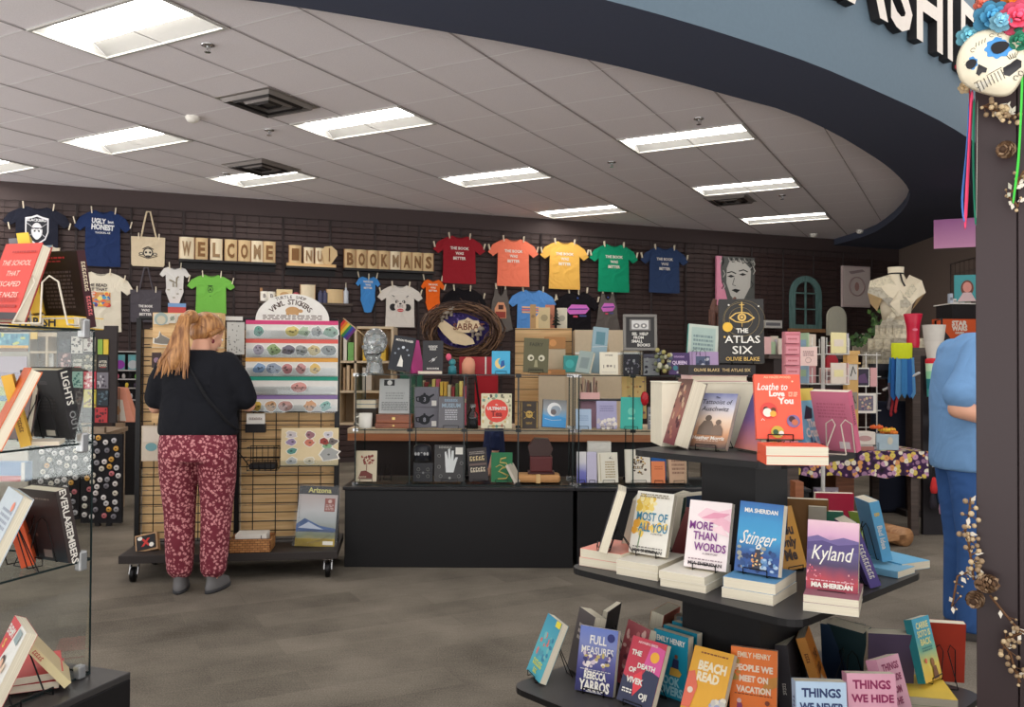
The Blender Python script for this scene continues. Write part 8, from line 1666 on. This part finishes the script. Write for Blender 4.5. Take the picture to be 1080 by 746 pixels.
P = rw_at(1016,261,.04);b = MB();b.box(-.35,.35,-.02,0,0,.34,grad((206,140,180),(160,90,150)));tag(b.build('poster',loc=at_d(1020,261,9.9),rot=(0,0,R(-24))),'pink and violet poster hanging past the ribbons','poster')
# rocking-horse style carved figure on the ledge before the pop portrait
P = at_d(752,335,8.3);T = thing('carved_figure','dark brown carved wooden figure with a sweeping wing','sculpture',P);DW = wood((74,44,34),(104,64,48));b = MB()
b.tube([(0,0,-.12),(.0,0,.10),(.02,0,.18)],[.022,.03,.02],DW,10);b.tube([(.05,0,-.12),(.05,0,.06)],.014,DW,8);b.tube([(-.03,0,-.1),(-.03,0,.08)],.012,DW,8);b.build('upright',T)
b = MB();b.tube([(.0,0,.08),(.08,0,.06),(.16,0,.10),(.22,0,.20)],[.05,.055,.04,.012],DW,10,sx=.5);b.build('wing',T)
b = MB();b.box(-.1,.26,-.06,.1,-P.z+.001,-.122,mt((44,36,34)));tag(b.build('display_stand',loc=(P.x,P.y,P.z)),'dark stand under the carved wooden figure','stand')
# things at floor level past the table
P = at_z(948,531,0);T = thing('wire_bin','clear rimmed basket on the floor under the flower-print table','basket',P);b = MB();b.lathe([(.075,.002),(.10,.13),(.097,.13),(.072,.006)],ACRYL,20);b.build('bowl',T);b = MB();b.tube([(.1*math.cos(k*PI/10),.1*math.sin(k*PI/10),.13) for k in range(20)],.006,CHROME,6,closed=True);b.ell((0,0,.05),(.06,.06,.04),mt((170,110,90)),10,6);b.build('rim',T)
P = at_z(940,538,0);b = MB();b.box(-.03,.05,-.03,.03,.001,.03,WHITE);b.box(-.06,-.03,-.02,.03,.001,.025,mt((110,150,90)));tag(b.build('paper_scrap',loc=P,bevel=.004),'white and green scrap on the floor near the basket','paper')
P = at_z(945,576,0);b = MB();b.M = Matrix.Rotation(R(20),4,'Z');b.box(-.25,.05,-.05,.35,.05,.09,OAK);b.M = b.M @ Matrix.Translation((.05,.15,.07)) @ Matrix.Rotation(PI/2,4,'X');b.lathe([(.0,-.2),(.068,-.2),(.068,.2),(0,.2)],OAK,20);tag(b.build('wooden_block',loc=P),'low brown wooden base with a rounded end on the carpet','base')
T = thing('wooden_stand','reddish brown wooden stand with a patterned panel under the tables','stand',(X(880,6.9),7.0,0));b = MB();RWD = wood((130,76,46),(160,98,62));b.box(-.16,.24,0,.5,.0,.14,RWD);b.box(.05,.2,0,.3,.14,.52,RWD);b.build('body',T);b = MB();b.box(-.14,.06,-.03,-.005,.12,.34,mt((190,180,196)));
for k in range(16): b.disc(rr.uniform(-.13,.05),rr.uniform(.14,.32),.014,.014,-.031-.0001*k,mt(((150,130,170),(226,220,226),(120,100,140))[k % 3]),8)
b.build('patterned_panel',T)
T = thing('low_table','dark table edge behind the tiered table column','table',(X(839,5.2),5.2,0));b = MB();b.box(0,.05,0,.1,.0,.62,RWD);b.build('body',T)
# ------------------------------------------------------------------ dark post near the camera
PD = 2.2;PX = at_d(1029.3,386,PD).x
POST = mt((52,39,40),.42,var=.05,scale=90)
b = MB();b.box(0,.092,0,.40,0,4.9,POST);b.box(.092,.095,.004,.40,0,4.9,mt((40,30,31),.5));b.box(.095,.40,-.004,.40,0,4.9,POST)
o = b.build('pillar',loc=(PX,PD,0),bevel=.003,rot=(0,0,R(-29.5)));o['kind'] = 'structure'
PN = Vector((-math.sin(R(29.5)),-math.cos(R(29.5)),0))
def pp(px,py,off=.03): return at_plane(px,py,Vector((PX,PD,0))+PN*off,PN)
# sugar skull mask
MC = pp(1046,70,.075);T = thing('skull_mask','painted white skull mask with blue petal eyes hung high on the post','mask',MC,R(-24));MK = mt((226,216,190),.35)
k_ = (PD-.075)/F;TM = Matrix.Rotation(R(-22),4,'Y');b = MB();b.M = TM
RX,RZ,RY = 32*k_,37*k_,.055
def msurf(x,z,lift=0):
    q = 1-(x/RX)**2*.92-(z/RZ)**2*.92;q = max(q,.02);return -RY*math.sqrt(q)-lift
n = 26;rings = [];vs = [];fs = []
for i in range(n+1):
    for j in range(n+1):
        u = -1+2*i/n;v = -1+2*j/n;r_ = max(abs(u),abs(v));L_ = math.hypot(u,v) or 1;x = u/L_*r_;z = v/L_*r_
        jaw = 1-.40*max(0,-z)**1.5 ;xx = x*RX*jaw;zz2 = z*RZ
        vs.append((xx,msurf(xx*.98/ jaw,zz2*.98),zz2))
for i in range(n):
    for j in range(n): a = i*(n+1)+j;fs.append((a,a+n+1,a+n+2,a+1))
b.add(vs,fs,MK,True);b.build('face',T,mods=(('SOLIDIFY',{'thickness': .006,'offset': 0}),))
def decal(poly,m,lift,name=None):
    b = MB();b.M = TM;cx = sum(p[0] for p in poly)/len(poly);cz = sum(p[1] for p in poly)/len(poly);n = len(poly)
    vs = []; 
    for f_ in (1,.66,.33): vs += [((cx+(p[0]-cx)*f_),msurf(cx+(p[0]-cx)*f_,cz+(p[1]-cz)*f_,lift),cz+(p[1]-cz)*f_) for p in poly]
    vs.append((cx,msurf(cx,cz,lift),cz));fs = []
    for r_ in range(2): fs += [(r_*n+i,r_*n+(i+1) % n,(r_+1)*n+(i+1) % n,(r_+1)*n+i) for i in range(n)]
    fs += [(2*n+i,2*n+(i+1) % n,3*n) for i in range(n)];b.add(vs,fs,m,True);return b
def petals(cx,cz,r,n=8,amp=.14,asp=1): return [(cx+r*asp*(1+amp*math.cos(n*a))*math.cos(a),cz+r*(1+amp*math.cos(n*a))*math.sin(a)) for a in [2*PI*k/48 for k in range(48)]]
BLU = mt((70,140,200),.4);DK = mt((22,20,24),.3)
decal(petals(.020,.022,.027,9,.09,1.12),BLU,.004).build('eye_petals',T);decal(petals(.021,.021,.0155,3,.06,1.3),DK,.0055).build('eye_socket',T)
decal(petals(-.047,.018,.017,8,.08,.85),BLU,.004).build('eye_petals',T);decal(petals(-.047,.016,.012,3,.04,.95),DK,.0055).build('eye_socket',T)
decal([(-.034,.006),(-.022,-.014),(-.028,-.022),(-.035,-.017),(-.043,-.021),(-.047,-.012)],DK,.005).build('nose',T)
decal([(-.058,-.032),(.006,-.028),(.006,-.052),(-.05,-.054)],mt((206,200,184),.4),.003).build('teeth',T)
decal([(.008,-.030),(.044,-.022),(.052,-.030),(.046,-.044),(.014,-.054),(.004,-.046)],DK,.0045).build('cheek_hollow',T)
b = MB();b.M = TM;IN = mt((50,46,44),.4)
def ln(pts,r=.0008): b.tube([(x,msurf(x,z,.0042),z) for x,z in pts],r,IN,4)
for k in range(8): x = -.052+.0078*k;ln([(x,-.031),(x+.001,-.054)])
ln([(-.055,-.043),(.006,-.040)]);ln([(-.058,-.030),(-.02,-.028),(.006,-.027)])
for k in range(5): ln([(.030+.003*k,-.018),(.026+.007*k,-.006)])
for k in range(4): ln([(-.022+.007*k,.050),(-.016+.007*k,.060)])
for cx,cz in ((.02,.060),(.036,.052),(-.03,.046),(.026,-.062),(.040,-.056)): ln([(cx+.005*math.cos(a),cz+.005*math.sin(a)) for a in [k*.7 for k in range(8)]])
for k in range(5): ln([(-.066+.002*k,.020+.008*k),(-.057+.002*k,.023+.008*k)])
b.build('painted_scrolls',T)
def rose(px,py,r,c,label,off=.06,petals_=5):
    P = pp(px,py,off);T2 = thing('silk_flower',label,'flower',P,group=None,rot=(R(90),0,R(-20)));c2 = tuple(min(255,int(v*1.22)) for v in c);c3 = tuple(int(v*.8) for v in c)
    for lay,(q,n_,m,lf_) in enumerate(((1,petals_+2,c3,0),(.72,petals_,c,.012),(.42,4,c2,.022))):
        b = MB()
        for k in range(n_):
            a = 2*PI*k/n_+lay*.6;b.M = Matrix.Rotation(a,4,'Z') @ Matrix.Translation((r*q*.55,0,lf_)) @ Matrix.Rotation(-R(18+24*lay),4,'Y');b.ell((0,0,0),(r*q*.5,r*q*.42,r*.07),mt(m,.8),12,6)
        b.build('petals',T2)
    b = MB();b.ell((0,0,.028),(r*.16,r*.16,r*.14),mt(c2,.8),10,6);b.build('centre',T2)
rose(1046,20,.045,(70,140,176),'blue silk bloom over the mask brow, beside the pink rose',.09)
rose(1055,24,.026,(126,180,200),'pale blue small silk bloom between mask and pink rose',.12)
rose(1021,40,.03,(110,176,192),'light teal silk bloom at the mask temple',.07)
rose(1073,20,.045,(222,80,108),'pink silk rose topping the mask',.10,7)
rose(1074,46,.038,(40,110,84),'dark green silk rose at the mask cheek',.10,6)
rose(1070,-2,.035,(230,130,40),'orange silk bloom above the pink rose',.07)
rose(1036,6,.022,(216,110,90),'small salmon bud above the blue bloom',.05,4)
rose(1016,70,.02,(196,50,70),'small red bud at the mask jaw side',.05,4)
rose(1017,93,.016,(206,180,140),'cream bead-like bud below the mask',.05,4)
# ribbons
def ribbon(pts,wpx,c,label):
    b = MB();P0 = pp(*pts[0],.055);vs = []
    for k,(x,y) in enumerate(pts):
        P = pp(x,y,.05+.008*math.sin(k*1.7));w_ = wpx*PD/F/2*(1-.25*abs(math.sin(k*1.1)));vs += [(P.x-P0.x-w_,P.y-P0.y,P.z-P0.z),(P.x-P0.x+w_,P.y-P0.y+.006,P.z-P0.z)]
    b.add(vs,[(2*k,2*k+1,2*k+3,2*k+2) for k in range(len(pts)-1)],mt(c,.5),True);tag(b.build('ribbon',loc=P0,mods=(('SOLIDIFY',{'thickness': .0012}),('SUBSURF',{'levels': 1,'render_levels': 1}))),label,'ribbon','ribbons hanging from the mask')
ribbon([(1024,95),(1022,130),(1020,165),(1016,200),(1015,220),(1018,236)],5,(70,120,190),'blue ribbon outermost of those under the mask')
ribbon([(1026,90),(1024,130),(1022,170),(1020,210),(1018,246)],6,(232,70,110),'pink ribbon hanging under the mask')
ribbon([(1023,90),(1024,120),(1022,150),(1021,164)],4,(180,30,60),'short dark red ribbon under the mask')
ribbon([(1028,100),(1027,140),(1027,180),(1029,220),(1029.5,240)],5,(24,110,84),'dark green ribbon closest to the post edge')
ribbon([(1031.5,100),(1031,150),(1030.5,200),(1030,243)],1.6,(206,204,190),'thin white cord along the post edge')
ribbon([(1079,66),(1078,110),(1076,150),(1074,180),(1070,205),(1069,216)],5,(70,206,70),'bright green ribbon on the outer side of the post')
# garland of pine cones and berries
GB_ = mt((150,126,96),.5);GB2 = mt((196,172,134),.45);TWG = mt((104,72,46),.8)
def spray(pts,label,seed,n,rr_=(.004,.0075),spread=.022,leaves=8):
    q = random.Random(seed);P0 = pp(*pts[0],.03);T2 = thing('berry_spray',label,'garland',P0);b = MB();L_ = [pp(x,y,.03)-P0 for x,y in pts];b.tube(L_,.003,TWG,6);b.build('twig',T2)
    b = MB();b2 = MB()
    for k in range(n):
        i = q.randrange(len(L_)-1);p = L_[i].lerp(L_[i+1],q.random());e = p+Vector((q.uniform(-1,1)*spread,-q.uniform(.0,.02),q.uniform(-1,1)*spread));b2.tube([p,e],.0012,TWG,4);r_ = q.uniform(*rr_);b.ell(e,(r_,r_,r_),(GB_,GB2)[k % 2],8,6)
    b.build('berries',T2);b2.build('stalks',T2)
    b = MB()
    for k in range(leaves):
        i = q.randrange(len(L_)-1);p = L_[i].lerp(L_[i+1],q.random());a = q.uniform(0,6.28);u = Vector((math.cos(a),-.4,math.sin(a)))*q.uniform(.012,.022);v = Vector((-math.sin(a),0,math.cos(a)))*.006;o_ = p+u*.8;b.add([o_-u*.5,o_+v,o_+u*.7,o_-v],[(0,1,2,3)],mt((214,206,190),.4))
    b.build('leaves',T2)
spray([(1024,525),(1022,545),(1018,560),(1022,575),(1024,590),(1027,612)],'beige berry spray at the post edge before the man',3,34)
spray([(1036,112),(1046,114),(1058,120),(1066,122)],'cream berry cluster under the mask chin',5,30,(.004,.007))
spray([(1080,180),(1070,200),(1062,206),(1074,218)],'pale twig sprig by the bright green ribbon',7,10,(.003,.005),.02,8)
spray([(1044,628),(1060,648),(1074,664),(1082,668)],'thick brown twig beyond the lower pine cones',9,4,(.003,.005),.012,2)
spray([(1078,668),(1064,672),(1056,678),(1066,690),(1070,706),(1076,720)],'beige berry spray lowest on the post',11,26,(.004,.0075),.022,6)
spray([(1020,604),(1010,608),(1004,640),(1014,628)],'sparse pearl sprig reaching past the post edge',15,9,(.002,.0035),.012,7)
def cone(px,py,r,ax,label):
    P = pp(px,py,.04);T2 = thing('pine_cone',label,'pine cone',P,group='pine cones on the post garland');ax = Vector(ax).normalized();Q = ax.to_track_quat('Z','Y').to_matrix().to_4x4();b = MB();b.M = Q;b.ell((0,0,0),(r*.5,r*.5,r*.95),mt((70,50,36),.9),10,8);b.build('core',T2);b = MB();C1,C2 = mt((112,84,60),.8),mt((160,132,104),.8)
    for i in range(8):
        z = -r*.8+r*1.7*i/8;rad = r*.95*math.sin(PI*(i+1.2)/9.6);m_ = max(5,int(11*rad/r))
        for k in range(m_):
            a = 2*PI*(k+.5*(i % 2))/m_;b.M = Q @ Matrix.Rotation(a,4,'Z') @ Matrix.Translation((rad*.62,0,z)) @ Matrix.Rotation(-R(35),4,'Y');s_ = r*.26;b.add([(-s_,-s_*.5,0),(s_*.8,-s_*.9,0),(s_*1.3,0,.003),(s_*.8,s_*.9,0),(-s_,s_*.5,0),(s_*.4,0,-s_*.5)],[(0,1,2,3,4),(5,1,0),(5,2,1),(5,3,2),(5,4,3),(5,0,4)],C2 if k % 3 == 0 else C1)
    b.build('scales',T2)
cone(1040,616,.030,(.5,-.6,.2),'upper of the two lower pine cones on the post')
cone(1029,632,.028,(-.6,-.6,-.2),'lower pine cone at the post edge')
cone(1062,158,.028,(-.8,-.5,-.1),'pine cone below the mask')
